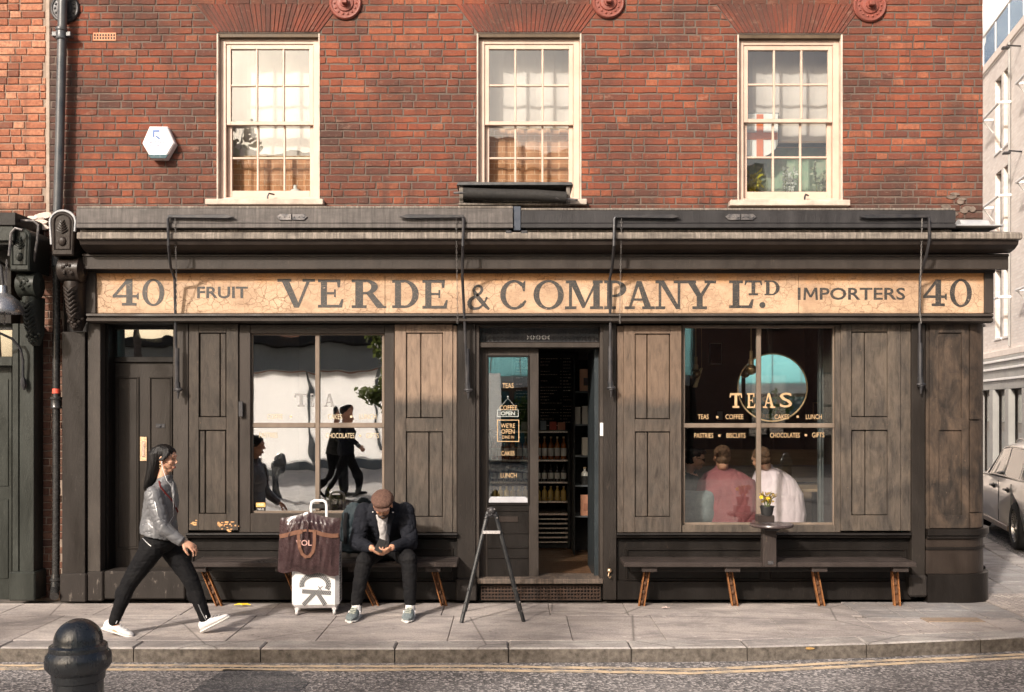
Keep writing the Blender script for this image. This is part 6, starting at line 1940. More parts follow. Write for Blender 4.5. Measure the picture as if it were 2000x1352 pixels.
# ------------------------------------------------------------------ shop interior
RX0, RX1, RY1, FZ, CZ = -2.95, 4.05, 4.3, .19, 2.98
room = thing('shop_room', 'dark panelled shop room behind the windows and door', 'room', (0, 2, FZ))
M_rwall = pm('dark_panel_wall', (.085,.065,.054), (.12,.095,.078), .5, 2)
b = MB()
b.box(RX0, RX1, RY1, RY1+.05, FZ, CZ); b.box(RX0-.05, RX0, .41, RY1+.05, FZ, CZ); b.box(RX1, RX1+.05, .7, RY1+.05, FZ, CZ)
b.build('wall', M_rwall, room)
for k in range(16):
    x = RX0+.02+k*(RX1-RX0-.04)/16
    MB().box(x+.02, x+(RX1-RX0-.04)/16-.02, RY1-.02, RY1-.001, FZ+.1, 1.5, .006).build('wall_panel', M_rwall, room)
MB().box(RX0-.05, RX1+.05, .41, RY1+.05, CZ+.001, CZ+.06).build('ceiling', pm('dim_ceiling', (.16,.15,.14), None, .8), room)
M_floor = pm('oak_floor', (.13,.07,.038), (.08,.045,.026), .35, 4, .001, 40, stretch=(6, .6, 1))
y = .30; k = 0
while y < RY1:
    MB().box(RX0, RX1, y+.002, y+.138, FZ-.02, FZ-RND.uniform(0,.001), .002).build('floor_plank', M_floor, room); y += .14
MB().box(RX0-.05, RX1+.05, .30, RY1, -.05, FZ-.025).build('sub_floor', M_black, room)
# display deck under each window
MB().box(RX0, -1.25, .385, .85, FZ, .70, .01).build('window_deck', M_dark, room)
st = thing('padded_bench', 'dark padded window seat inside the right shop window', 'bench', (2.3, .7, FZ))
MB().box(1.55, 3.2, .45, 1.05, FZ, .56, .01).build('seat_base', M_dark, st)
for k in range(3): MB().box(1.56+k*.545, 2.10+k*.545, .45, 1.05, .562, .64, .03).build('seat_cushion', pm('dark_seat', (.03,.03,.032), None, .7) if k == 0 else bpy.data.materials['dark_seat'], st)
# round mirror, tilted towards the street
Mm = Matrix.Translation((PX(1508,1.0), 1.0, PZ(757,1.0))) @ Matrix.Rotation(radians(-9), 4, 'Z') @ Matrix.Rotation(radians(-0.25), 4, 'X') @ Matrix.Rotation(pi/2, 4, 'X')
mr = thing('round_mirror', 'large round gilt framed mirror inside the right shop window', 'mirror', Mm.translation)
m, t, p, o = newmat('mirror_silver'); p.inputs['Metallic'].default_value = 1; p.inputs['Roughness'].default_value = .02; p.inputs['Base Color'].default_value = (.92,.94,.95,1)
MB().lathe([(.001,.0),(.347,.0),(.347,.012),(.001,.012)], (0,0,0), 48, Mm, False).build('mirror_glass', m, mr)
MB().lathe([(.348,-.01),(.360,-.01),(.362,.02),(.348,.02),(.348,-.01)], (0,0,0), 48, Mm).build('frame', M_gold, mr)
ps = MB(); ps.box(PX(1508,1.0)-.03, PX(1508,1.0)+.03, 1.07, 1.12, PZ(757,1.0), CZ, .005); ps.build('post', M_rwall, mr)
def pendant(label, px, py, r, Y=1.4):
    c = P3(px, py, Y)
    t_ = thing('pendant_lamp', label, 'lamp', (c.x, c.y, c.z-r))
    MB().ell(c, r, nu=24, nv=16).build('globe', pm('amber_globe', (.30,.19,.08), (.5,.36,.2), .15, 18, metal=.6) if 'amber_globe' not in bpy.data.materials else bpy.data.materials['amber_globe'], t_)
    MB().lathe([(.001,0),(.028,0),(.028,.05),(.018,.06),(.018,.14),(.001,.14)], c+Vector((0,0,r*.9)), 16).build('brass_cap', M_gold, t_)
    MB().tube([c+Vector((0,0,r+.12)), Vector((c.x, c.y, CZ-.001))], .005, 6).build('cord', M_gold, t_)
pendant('globe pendant lamp on a gold cord in front of the round mirror', 1467, 722, .055, .62)
pendant('smaller globe pendant lamp at the left of the right shop window', 1359, 730, .05)
b = MB(); b.prism([(PX(1353,1.5),PZ(757,1.5)),(PX(1361,1.5),PZ(757,1.5)),(PX(1372,1.5),PZ(719,1.5)),(PX(1368,1.5),PZ(719,1.5))], 1.48, 1.52, c=.004)
b.tube([P3(1370,719,1.5), Vector((PX(1370,1.5), 1.5, CZ-.001))], .003, 5)
tag(b.build('gold_ornament', M_gold), 'slanting gold ornament hanging beside the smaller pendant lamp', 'ornament')
# booth and table, framed pictures, cloth for the window reflections
bo = thing('wooden_booth', 'pale wooden booth back across the rear of the right window view', 'booth', (2.9, 2.6, FZ))
M_oak = pm('pale_oak', (.36,.25,.16), (.26,.17,.10), .5, 5, .001, 40, stretch=(.6, 1, 6))
for k in range(2): MB().box(2.0, 4.0, 2.6, 2.66, .95+k*.20, 1.145+k*.20, .006).build('back_board', M_oak, bo)
MB().box(2.0, 4.0, 2.2, 2.66, FZ, .93, .01).build('seat_box', pm('walnut', (.16,.10,.065), (.11,.07,.045), .5, 4, stretch=(.6,1,5)), bo)
tb = thing('cafe_table', 'pale wooden cafe table beyond the seated customers', 'table', (2.7, 1.6, FZ))
MB().box(1.95, 3.6, 1.35, 1.95, .93, .965, .008).build('table_top', M_oak, tb)
for x in (2.1, 3.45):
    for y in (1.42, 1.88): MB().box(x-.025, x+.025, y-.025, y+.025, FZ, .929, .004).build('leg', M_black, tb)
for i, (px0, px1, py0, py1, fm) in enumerate(((1399,1413,802,822,M_black), (1588,1612,786,822,M_gold), (1386,1410,670,712,M_whitepot))):
    f = thing('framed_picture', ('small dark framed picture near the word coffee', 'gold framed picture near the word lunch', 'white framed dark picture high at the back left')[i], 'picture', P3((px0+px1)/2, (py0+py1)/2, 4.25))
    Y = 4.25 if i != 1 else 2.9
    q = MB()
    for r_ in ((px0,px1,py0,py0+1.6),(px0,px1,py1-1.6,py1),(px0,px0+1.4,py0+1.7,py1-1.7),(px1-1.4,px1,py0+1.7,py1-1.7)): pbox(*r_, Y, Y+.02, .002, q)
    q.build('frame', fm, f)
    q = MB(); pbox(px0+1.2, px1-1.2, py0+1.2, py1-1.2, Y+.008, Y+.014, 0, q); q.build('print', (M_whitepot, M_rwall, M_black)[i], f)
def curtain(px0, px1, z0, z1, Y, mat, label):
    x0, x1 = PX(px0,Y), PX(px1,Y); n = 60; vs = []; fs = []
    for i in range(n+1):
        x = x0+(x1-x0)*i/n; y = Y+.03*sin(i*.85)+.012*sin(i*2.3)
        vs += [(x, y, z0), (x, y, z1), (x, y+.004, z0), (x, y+.004, z1)]
    for i in range(n):
        k = 4*i; fs += [[k,k+4,k+5,k+1],[k+2,k+3,k+7,k+6]]
    tag(MB().add(vs, fs, True).build('curtain', mat), label, 'curtain')
curtain(1598, 1640, .66, 2.75, .50, pm('grey_reflection_cloth', (.16,.17,.17), (.10,.11,.11), .9), 'added grey curtain standing in for the vertical reflections at the right of the right window')  # cloth added to imitate bluish grey reflections in the glass
# cushion
def cushion(c, w, h, d, mat, label):
    b = MB(); n = 14; vs = []; fs = []
    for sd in (-1, 1):
        for i in range(n+1):
            for j in range(n+1):
                u, v = i/n*2-1, j/n*2-1
                pz = d*(1-u**4)*(1-v**4)*(.9+.15*noise.noise(Vector((u*2, v*2, sd))))
                k = 1-.10*(abs(u)*abs(v))**2*0-.06*(1-abs(u))*(abs(v)**6)-.06*(1-abs(v))*(abs(u)**6)
                vs.append((c[0]+u*w/2*k, c[1]+sd*pz, c[2]+v*h/2*k))
    m = (n+1)*(n+1)
    for sd in range(2):
        for i in range(n):
            for j in range(n): fs.append([sd*m+i*(n+1)+j, sd*m+(i+1)*(n+1)+j, sd*m+(i+1)*(n+1)+j+1, sd*m+i*(n+1)+j+1])
    tag(b.add(vs, fs, True).build('cushion', mat), label, 'cushion')
cushion(P3(1364, 992, .52)+Vector((0,0,0)), .36, .36, .08, pm('slate_cushion', (.16,.18,.18), (.12,.135,.135), .95, 30, .001, 200), 'grey cushion leaning against the lower left of the right window')
# plant pot inside the left window
potted_plant('leafy plant in a dark pot inside the left shop window', (PX(648,.45), .60, .70), .09, .12, .22, .13, 110, .06, 'plant', leafmat('olive_leaf', (.10,.11,.02), (.28,.24,.05)), pm('dark_pot', (.03,.03,.03), None, .5), 31, 9)
# ------------------------------------------------------------------ door view: display shelves, bottles, goods
YD = 2.25
cab = thing('display_shelves', 'dark display cabinet of bottles facing the shop door', 'cabinet', (PX(1035,YD), YD, FZ))
x0, x1 = PX(952,YD), PX(1114,YD); zt = PZ(841,YD); zb = FZ
b = MB(); b.box(x0, x0+.03, YD, YD+.6, zb, zt, .004); b.box(x1-.03, x1, YD, YD+.6, zb, zt, .004); b.box(x0, x1, YD+.57, YD+.6, zb, zt); b.box(x0, x1, YD+.05, YD+.6, zb, PZ(1062,YD), .004); b.build('carcase', M_black, cab)
shz = [PZ(v,YD) for v in (842, 898, 941, 979, 1003)]
M_edge = pm('warm_alloy_edge', (.62,.50,.40), (.5,.4,.32), .3, 10, metal=.5)
for z in shz: MB().box(x0+.031, x1-.031, YD+.005, YD+.56, z-.022, z, .004).build('shelf', M_edge, cab)
for k in range(6):
    z = PZ(1012+k*9, YD); MB().box(x0+.031, x1-.031, YD+.002+k*.0, YD+.03, z-.022, z-.004, .003, Matrix.Identity(4)).build('louvre_slat', M_edge, cab)
def proto_bottle(name, h, r, mat, cap, lab):
    t_ = thing(name, None, None, (0,0,0), None, 0, True)
    MB().lathe([(.001,0),(r,0),(r,h*.60),(r*.85,h*.68),(r*.36,h*.78),(r*.34,h*.93),(.001,h*.93)], (0,0,0), 12).build('body', mat, t_)
    MB().lathe([(.001,h*.925),(r*.42,h*.925),(r*.42,h),(.001,h)], (0,0,0), 10).build('cap', cap, t_)
    if lab: MB().lathe([(r*1.02,h*.15),(r*1.03,h*.15),(r*1.03,h*.5),(r*1.02,h*.5)], (0,0,0), 12).build('paper_label', lab, t_)
    return t_
M_lab = pm('cream_label', (.62,.57,.5), (.5,.46,.4), .7)
kinds = [('bottle', shz[1], .27, .033, pm('amber_glass', (.28,.09,.02), (.18,.05,.015), .12, 5), M_gold, M_lab, 'amber bottle with cream label in the top row of the display shelves', 'amber bottles on the top display shelf'),
         ('bottle', shz[2], .20, .032, pm('dark_glass', (.02,.018,.02), (.05,.04,.035), .1, 5), M_black, M_lab, 'dark bottle in the middle row of the display shelves', 'dark bottles on the middle display shelf'),
         ('bottle', shz[3], .17, .034, pm('golden_glass', (.42,.27,.08), (.3,.19,.05), .15, 5), M_gold, None, 'golden bottle in the lowest row of the display shelves', 'golden bottles on the lowest display shelf')]
for nm, z, h, r, mt, cp, lb, lab, grp in kinds:
    pr = proto_bottle(nm, h, r, mt, cp, lb)
    n = 12; first = True
    for k in range(n):
        o = pr if first else copy_tree(pr)
        first = False
        o.location = (x0+.075+(x1-x0-.15)*k/(n-1), YD+.09+RND.uniform(-.01,.02), z)
        tag(o, lab, 'bottle', grp)
def pack(px0, px1, py0, py1, Y, d, c, label, accent=None, name='carton'):
    m_ = pm(name+'_%d_%d' % (px0, py0), c, tuple(x*.85 for x in c), .6, 6)
    t_ = thing(name, label, 'box', P3((px0+px1)/2, py1, Y))
    b = MB(); pbox(px0, px1, py0, py1, Y, Y+d, .003, b); b.build('box_body', m_, t_)
    if accent:
        b = MB(); pbox(px0+(px1-px0)*.25, px0+(px1-px0)*.75, py0+(py1-py0)*.4, py0+(py1-py0)*.75, Y-.0025, Y-.0004, .0005, b); b.build('printed_panel', pm('print_%d_%d' % (px0, py0), accent, None, .6), t_)
pack(1074, 1087, 824, 840, YD+.05, .12, (.60,.10,.06), 'red carton on top of the display shelves')
pack(1090, 1104, 825, 840, YD+.05, .12, (.62,.26,.15), 'orange carton on top of the display shelves')
pack(1056, 1067, 822, 840, YD+.05, .12, (.30,.32,.34), 'grey carton on top of the display shelves')
pack(1018, 1030, 824, 840, YD+.06, .12, (.5,.47,.44), 'pale carton on top of the shelves behind the door glass')
YS2 = 1.75
su = thing('wall_shelves', 'tall dark shelf unit of cartons at the right of the doorway', 'shelves', (PX(1140,YS2), YS2, FZ))
sx0, sx1 = PX(1120,YS2), PX(1185,YS2)
b = MB(); b.box(sx0, sx0+.02, YS2, YS2+.4, FZ, PZ(700,YS2), .003); b.box(sx1-.02, sx1, YS2, YS2+.4, FZ, PZ(700,YS2), .003); b.box(sx0, sx1, YS2+.38, YS2+.4, FZ, PZ(700,YS2)); b.build('carcase', M_black, su)
for v in (764, 829, 890, 948, 1008): MB().box(sx0+.021, sx1-.021, YS2, YS2+.37, PZ(v,YS2)-.018, PZ(v,YS2), .003).build('shelf', pm('steel_shelf', (.10,.11,.12), None, .4) if v == 764 else bpy.data.materials['steel_shelf'], su)
pack(1133, 1160, 721, 764, YS2+.05, .1, (.60,.33,.2), 'orange printed carton on the top shelf of the doorway unit', (.05,.04,.04))
pack(1123, 1134, 795, 829, YS2+.05, .1, (.46,.42,.36), 'narrow cream carton on the second shelf of the doorway unit')
pack(1137, 1160, 793, 829, YS2+.05, .1, (.58,.54,.47), 'wide cream carton on the second shelf of the doorway unit')
pack(1137, 1150, 855, 890, YS2+.05, .1, (.56,.51,.43), 'cream carton on the third shelf of the doorway unit')
pack(1151, 1161, 868, 890, YS2+.04, .1, (.5,.47,.42), 'small cream carton beside another on the third shelf of the doorway unit')
pack(1134, 1159, 967, 1008, YS2+.05, .06, (.55,.25,.15), 'terracotta book standing on the bottom shelf of the doorway unit', (.42,.17,.10), 'book')
bt = proto_bottle('bottle', .20, .042, pm('milk_glass', (.5,.47,.42), None, .3), M_gold, None)
bt2 = copy_tree(bt)
bt.location = (PX(1142,YS2+.1), YS2+.1, PZ(948,YS2)); bt2.location = (PX(1155,YS2+.1), YS2+.1, PZ(948,YS2))
tag(bt, 'pale bottle with dark lower half at left on the fourth shelf of the doorway unit', 'bottle'); tag(bt2, 'pale bottle at right on the fourth shelf of the doorway unit', 'bottle')
bt.children[0].data = bt.children[0].data.copy(); 
mb_ = MB(); mb_.lathe([(.043,.0),(.0435,.0),(.0435,.10),(.043,.10)], (0,0,0), 12); mb_.build('dark_label', M_black, bt)
# menu board: chalk strokes too small to read
YM = 4.05
mn = thing('menu_board', 'black menu board of small chalk lines above the display shelves', 'menu board', P3(1066, 840, YM))
q = MB(); pbox(1002, 1130, 688, 842, YM, YM+.03, .003, q); q.build('board', M_black, mn)
q = MB(); rr = random.Random(4)
for colx, wd in ((1008, 26), (1056, 34), (1100, 22)):
    for k in range(22):
        py = 700+k*6.2
        if rr.random() < .22: continue
        px = colx; end = colx+wd*rr.uniform(.35, 1)
        while px < end:
            w = rr.uniform(1.2, 4.5); pbox(px, px+w, py, py+rr.uniform(1.0,1.9), YM-.002, YM-.0004, 0, q); px += w+rr.uniform(.7, 1.6)
    for k in range(22):
        if rr.random() < .6: pbox(colx+wd+4, colx+wd+7, 700+k*6.2, 701.3+k*6.2, YM-.002, YM-.0004, 0, q)
q.build('chalk_stroke', pm('chalk', (.80,.66,.55), None, .9), mn, kind='stuff')
# ------------------------------------------------------------------ people
def remesh(mb, name, voxel, smooth=2, mat=None, parent=None, wr=None, label=None):
    me0 = mb.mesh(name)
    o = bpy.data.objects.new(name, me0); COL.objects.link(o)
    m1 = o.modifiers.new('r', 'REMESH'); m1.mode = 'VOXEL'; m1.voxel_size = voxel; m1.use_smooth_shade = True
    if smooth:
        m2 = o.modifiers.new('s', 'SMOOTH'); m2.factor = .5; m2.iterations = smooth
    dg = bpy.context.evaluated_depsgraph_get(); dg.update()
    me = bpy.data.meshes.new_from_object(o.evaluated_get(dg))
    bpy.data.objects.remove(o)
    if wr:
        amp, fr, st, seed = wr
        nr = [v.normal.copy() for v in me.vertices]
        for v, n in zip(me.vertices, nr):
            p = Vector((v.co.x*st[0], v.co.y*st[1], v.co.z*st[2]))*fr+Vector((seed, seed*.7, 0))
            k = noise.noise(p)+.5*noise.noise(p*2.1+Vector((3,1,4)))
            r1 = 1-min(1, abs(noise.noise(p*.8+Vector((7,2,5))))*3.2); r2 = 1-min(1, abs(noise.noise(p*1.5+Vector((1,9,3))))*3.0)
            k = k*.35-(r1**2*.9+r2**2*.5)+.35
            v.co += n*(amp*k)
    off = ORIG.get(parent, Vector((0,0,0)))
    for v in me.vertices: v.co -= off
    me.materials.clear()
    if mat: me.materials.append(mat)
    for p in me.polygons: p.use_smooth = True
    me.update()
    return link(name, me, None, parent, label)
def loft(mb, secs, n=22):
    vs = []; fs = []
    for c, ax, ay in secs:
        for k in range(n):
            a = 2*pi*k/n
            vs.append(Vector(c)+Vector(ax)*cos(a)+Vector(ay)*sin(a))
    m = len(secs)
    for i in range(m-1):
        for k in range(n):
            l = (k+1) % n
            fs.append([i*n+k, i*n+l, (i+1)*n+l, (i+1)*n+k])
    fs += [list(range(n))[::-1], list(range((m-1)*n, m*n))]
    return mb.add(vs, fs, True)
def limb(mb, pts, rs, n=14):
    """tapering limb with rounded ends and joints"""
    pts = [Vector(p) for p in pts]
    out = []; rr = []
    for i in range(len(pts)-1):
        for k in range(6):
            f = k/6
            out.append(pts[i].lerp(pts[i+1], f)); rr.append(rs[i]+(rs[i+1]-rs[i])*f)
    out.append(pts[-1]); rr.append(rs[-1])
    sm = [out[0]]+[(out[i-1]+out[i]*2+out[i+1])/4 for i in range(1, len(out)-1)]+[out[-1]]
    mb.tube(sm, rr, n)
    mb.ell(out[0], rs[0], nu=12, nv=8); mb.ell(out[-1], rs[-1], nu=12, nv=8)
    for p, r in zip(pts[1:-1], rs[1:-1]): mb.ell(p, r*.98, nu=12, nv=8)
def frame(f, up):
    f = Vector(f).normalized(); up = Vector(up)
    y = up.cross(f).normalized(); z = f.cross(y).normalized()
    return Matrix((f, y, z)).transposed()
def head(mb, c, R, s=1.0, ears=True):
    def e(p, r): mb.ell(c+R @ (Vector(p)*s), [x*s for x in r], R)
    e((-.010,0,.030), (.098,.076,.086)); e((.020,0,-.035), (.066,.059,.072)); e((.052,0,-.093), (.024,.027,.020))
    e((.074,0,.032), (.022,.050,.016)); e((.083,0,-.063), (.012,.022,.007)); e((.083,0,-.074), (.011,.019,.007))
    for sg in (-1, 1):
        e((.056,sg*.036,-.022), (.030,.022,.026))
        if ears: e((-.004,sg*.078,-.008), (.020,.010,.031))
    mb.tube([c+R @ (Vector(p)*s) for p in ((.084,0,.020),(.096,0,-.006),(.107,0,-.026))], [.007*s,.0085*s,.0105*s], 8)
    e((.099,0,-.030), (.010,.015,.008))
def hand(mb, w, d, n, thumb, k=1.0, curl=.45, spread=.10):
    d = Vector(d).normalized(); n = Vector(n); n = (n-d*n.dot(d)).normalized(); s = d.cross(n).normalized()*thumb
    R = Matrix((d, s, n)).transposed()
    w = Vector(w)
    mb.ell(w+d*.048*k, (.054*k,.041*k,.017*k), R, 12, 8)
    mb.ell(w+d*.010*k, (.03*k,.028*k,.02*k), R, 10, 6)
    for j, (off, L) in enumerate(((.030,.92),(.010,1.0),(-.010,.94),(-.029,.74))):
        p = w+d*(.085-.006*abs(j-1))*k+s*off*k
        dd = (d+s*spread*(1.3-j)*.8).normalized()
        pts = [w+d*.055*k+s*off*.8*k, p]
        ang = 0
        for q, l in enumerate((.042, .027, .021)):
            ang += curl*(.7, 1.1, .8)[q]
            dir_ = dd*cos(ang)+n*sin(ang)
            p = p+dir_*l*L*k; pts.append(p)
        mb.tube(pts, [.0095*k,.0095*k,.0088*k,.0082*k,.007*k], 8)
        mb.ell(pts[-1], .007*k, nu=8, nv=6)
    p0 = w+d*.022*k+s*.026*k; p1 = p0+(d*.62+s*.62+n*.40).normalized()*.042*k; p2 = p1+(d*.85+s*.18+n*.5).normalized()*.032*k; p3 = p2+(d*.85-s*.1+n*.6).normalized()*.024*k
    mb.tube([p0, p1, p2, p3], [.015*k,.012*k,.0105*k,.008*k], 8); mb.ell(p3, .008*k, nu=8, nv=6)
def skin_mat(name, c):
    m, t, p, o = newmat(name)
    n = t.noise(t.coords('Object'), 18, 4, .6)
    t.link(t.ramp(n, [(.35, c), (.7, (c[0]*1.08, c[1]*.9, c[2]*.85))]), p.inputs['Base Color'])
    p.inputs['Roughness'].default_value = .5
    p.inputs['Subsurface Weight'].default_value = .15; p.inputs['Subsurface Radius'].default_value = (.02,.008,.004); p.inputs['Subsurface Scale'].default_value = .3
    return m
def cloth(name, c, c2=None, rough=.85, sc=8, weave=300, bump=.0012, **k): return pm(name, c, c2, rough, sc, bump, weave, spec=.12, **k)
def shoe(mb_up, mb_sole, heel, toe_dir, up, L=.25, w=.043, h=.075):
    f = Vector(toe_dir).normalized(); up = Vector(up); s = f.cross(up).normalized(); up = s.cross(f).normalized()
    h0 = Vector(heel)
    secs = [(-.00,.55,.70),(.06,.80,.95),(.22,.90,1.0),(.40,.86,.82),(.58,.98,.62),(.75,1.05,.50),(.9,.86,.40),(.985,.42,.26)]
    loft(mb_up, [(h0+f*L*a+up*(h*hh*.5+.014), s*w*ww, up*h*hh*.5) for a, ww, hh in secs])
    loft(mb_sole, [(h0+f*L*a+up*.010, s*w*(ww+.09), up*.010) for a, ww, hh in [(-.03,.5,0)]+secs+[(1.02,.3,0)]])
    return f, s, up

M_skinW = skin_mat('skin_light', (.56,.33,.22)); M_skinM = skin_mat('skin_tan', (.50,.28,.18))
M_hairb = pm('black_hair', (.004,.0035,.0035), (.010,.008,.007), .42, 40, .002, 160, stretch=(3,3,.4), spec=.25)
M_leath = pm('grey_leather', (.15,.15,.155), (.095,.095,.10), .42, 7, .0008, 70, rvar=.06)
M_jeans = cloth('black_denim', (.006,.006,.007), (.013,.0125,.013), .8)
M_canv = cloth('white_canvas', (.80,.78,.77), (.70,.68,.67), .7)
M_sole = pm('pale_rubber', (.72,.70,.66), (.6,.58,.54), .6)
M_eye = pm('dark_eye', (.015,.012,.01), None, .2)
M_lip = pm('lips', (.42,.14,.11), None, .45)

# ---- walking woman
YWm = -1.38
def WP(px, py, y=0.0): return P3(px, py, YWm)+Vector((0, y, 0))
wo = thing('person', 'woman in grey leather jacket and black jeans walking past the left door', 'person', (WP(320,1240).x, YWm, 0))
hc = WP(323, 896); Rw = frame((1, -.06, -.10), (.08, 0, 1))
b = MB(); head(b, hc, Rw, .93)
limb(b, [WP(317,940), WP(320,918)], [.05,.045])
loft(b, [(WP(317,1066), (.10,0,0), (0,.13,0)), (WP(315,1045), (.11,0,0), (0,.14,0)), (WP(314,1012), (.09,0,0), (0,.115,0)), (WP(317,980), (.10,0,0), (0,.14,0)), (WP(317,955), (.07,0,0), (0,.15,0)), (WP(318,940), (.045,0,0), (0,.06,0))])
Sh, El, Wr = WP(312,966,-.165), WP(337,1026,-.215), WP(371,1051,-.19)
limb(b, [Sh, El, Wr], [.045,.036,.026])
Sh2, El2, Wr2 = WP(314,966,.165), WP(300,1030,.20), WP(318,1066,.20)
limb(b, [Sh2, El2, Wr2], [.045,.036,.026])
hand(b, WP(372,1052,-.19), (.82,.05,-.42), (.30,.35,-.85), -1, .98, .55, .16)
hand(b, Wr2, (.3,0,-.95), (.3,-.9,0), 1, .95, .5)
K1, A1 = WP(257,1137,-.06), WP(228,1212,-.06)
K2, A2 = WP(370,1136,.05), WP(400,1216,.04)
limb(b, [WP(306,1068,-.07), K1, A1], [.075,.05,.036]); limb(b, [WP(324,1068,.07), K2, A2], [.075,.05,.036])
limb(b, [A1, WP(234,1228,-.06)], [.036,.034]); limb(b, [A2, WP(404,1221,.04)], [.036,.030])
body = remesh(b, 'body', .0055, 2, M_skinW, wo)
b = MB()
loft(b, [(WP(312,1046), (.150,0,-.035), (0,.185,0)), (WP(311,1035), (.148,0,-.03), (0,.180,0)), (WP(311,1012), (.132,0,-.015), (0,.160,0)), (WP(315,985), (.135,0,.0), (0,.178,0)), (WP(315,965), (.118,0,.02), (0,.185,0)), (WP(316,950), (.095,0,.03), (0,.165,0)), (WP(319,940), (.068,0,.02), (0,.09,0)), (WP(322,930), (.060,0,.015), (0,.065,0))])
limb(b, [WP(313,964,-.150), El, WP(368,1050,-.195)], [.074,.058,.043]); limb(b, [WP(315,964,.150), El2, Wr2+Vector((0,0,.01))], [.07,.056,.042])
loft(b, [(WP(366,1049,-.195), (.020,0,.036), (0,.043,0)), (WP(371.5,1052,-.195), (.023,0,.038), (0,.045,0))])
jk = remesh(b, 'leather_jacket', .0055, 3, M_leath, wo, (.0060, 9, (1,1,1.5), 2.0))
zp = MB()
def snap(obj, p, d, off=.003):
    o = ORIG[obj]; hit, loc, nr, _ = obj.ray_cast(Vector(p)-o-Vector(d)*.6, Vector(d))
    return (loc+o+nr*off) if hit else Vector(p)
for q in ([(342,942),(345,962),(347,985),(347,1005),(347,1022)], [(322,975),(327,990),(331,1004),(343,1012)], [(290,1022),(303,1017),(313,1026)]):
    zp.tube([snap(jk, WP(u, v, -.1), (0,1,0), .001) for u, v in q], .0026, 6)
zp.build('zip', pm('silver_zip', (.6,.6,.6), (.4,.4,.4), .3, 40, metal=.7), jk)
lp = MB(); loft(lp, [(WP(340,946,-.05), (.016,-.02,0), (.0,.02,.03)), (WP(346,962,-.07), (.012,-.02,0), (0,.03,.035)), (WP(349,985,-.05), (.006,-.01,0), (0,.02,.03))]); remesh(lp, 'lapel', .005, 2, M_leath, jk)
b = MB()
b.ell(WP(313,1058), (.135,.165,.095)); b.ell(WP(300,1063,-.05), (.10,.10,.085))
limb(b, [WP(304,1070,-.075), K1, A1], [.098,.068,.044]); limb(b, [WP(326,1070,.07), K2, A2], [.095,.068,.045])
b.ell(K1.lerp(A1,.32)+Vector((-.012,0,0)), (.062,.055,.09)); b.ell(K2.lerp(A2,.3)+Vector((-.018,0,0)), (.06,.055,.09))
jn = remesh(b, 'jeans', .006, 3, M_jeans, wo, (.0035, 16, (.7,.7,1.9), 5.0))
zp = MB()
for q in ([(288,1049),(298,1054),(309,1062)], [(388,1180),(394,1195),(402,1211)]): zp.tube([snap(jn, WP(u, v, -.1), (0,1,0)) for u, v in q], .0035, 6)
zp.build('zip', bpy.data.materials['silver_zip'], jn)
for heel, toe, nm in ((WP(207,1226,-.06), (.86,0,-.26), (.28,0,1)), (WP(393,1236.5,.03), (.88,0,.46), (-.45,0,.9))):
    u_, s_ = MB(), MB(); f, sd, up = shoe(u_, s_, heel, toe, nm, .255, .042, .078)
    so = remesh(u_, 'shoe', .005, 2, M_canv, wo); s_.build('sole', M_sole, so)
    lc = MB()
    for k in range(4):
        c = heel+f*(.10+.028*k)+up*(.086-.009*k); lc.tube([c-sd*.022, c+up*.004, c+sd*.022], .0032, 5)
    c = heel+f*.10+up*.088; lc.tube([c, c+sd*.03+up*.02, c+sd*.045-up*.0], .003, 5); lc.tube([c, c-sd*.03+up*.02+f*.02, c-sd*.04], .003, 5)
    lc.build('lace', M_canv, so)
b = MB()
b.ell(hc+Rw @ Vector((-.018,0,.040)), (.094,.078,.080), Rw)
loft(b, [(WP(313,872), (.062,0,.012), (0,.062,0)), (WP(309,885), (.078,0,.0), (0,.082,0)), (WP(305,900), (.070,0,-.01), (0,.084,0)), (WP(302,915), (.055,0,-.012), (0,.085,0)), (WP(298,930), (.047,0,-.016), (0,.082,0)), (WP(292,944), (.034,0,-.014), (0,.072,0)), (WP(286,953), (.016,0,-.006), (0,.05,0)), (WP(283,958), (.004,0,0), (0,.02,0))])
for sg in (-1, 1): loft(b, [(hc+Rw @ Vector((.036,sg*.028,.092)), (.020,0,-.012), (0,.034,0)), (hc+Rw @ Vector((.042,sg*.056,.060)), (.020,0,-.006), (0,.018,0)), (hc+Rw @ Vector((.026,sg*.073,.022)), (.026,0,0), (0,.012,0)), (hc+Rw @ Vector((.000,sg*.084,-.012)), (.030,0,0), (0,.010,0))])
remesh(b, 'hair', .0045, 2, M_hairb, wo, (.0035, 70, (1,1.6,.12), 1.0))
ey = MB()
for sg in (-1, 1):
    ey.ell(hc+Rw @ (Vector((.079,sg*.031,.006))*.93), (.008,.010,.0028), Rw, 10, 6)
    ey.tube([hc+Rw @ (Vector(v)*.93) for v in ((.087,sg*.012,.030),(.083,sg*.034,.036),(.070,sg*.050,.028))], .0024, 6)
ey.build('eye', M_eye, wo)
lp = MB(); lp.ell(hc+Rw @ (Vector((.092,0,-.064))*.93), (.006,.020,.005), Rw); lp.ell(hc+Rw @ (Vector((.090,0,-.073))*.93), (.006,.017,.005), Rw); lp.build('lips', M_lip, wo)
er = MB(); er.ell(hc+Rw @ Vector((.0,-.084,-.045)), .009); er.ell(hc+Rw @ Vector((.0,-.086,-.066)), .006); er.build('earring', M_gold, wo)
ec = MB(); ec.tube([hc+Rw @ Vector((.004,-.08,-.012)), hc+Rw @ Vector((.018,-.085,-.07)), WP(334,937,-.10), snap(jk, WP(341,955,-.1), (0,1,0), .006), snap(jk, WP(345,985,-.1), (0,1,0), .006)], .0026, 6); ec.build('earphone_cord', M_canv, wo)
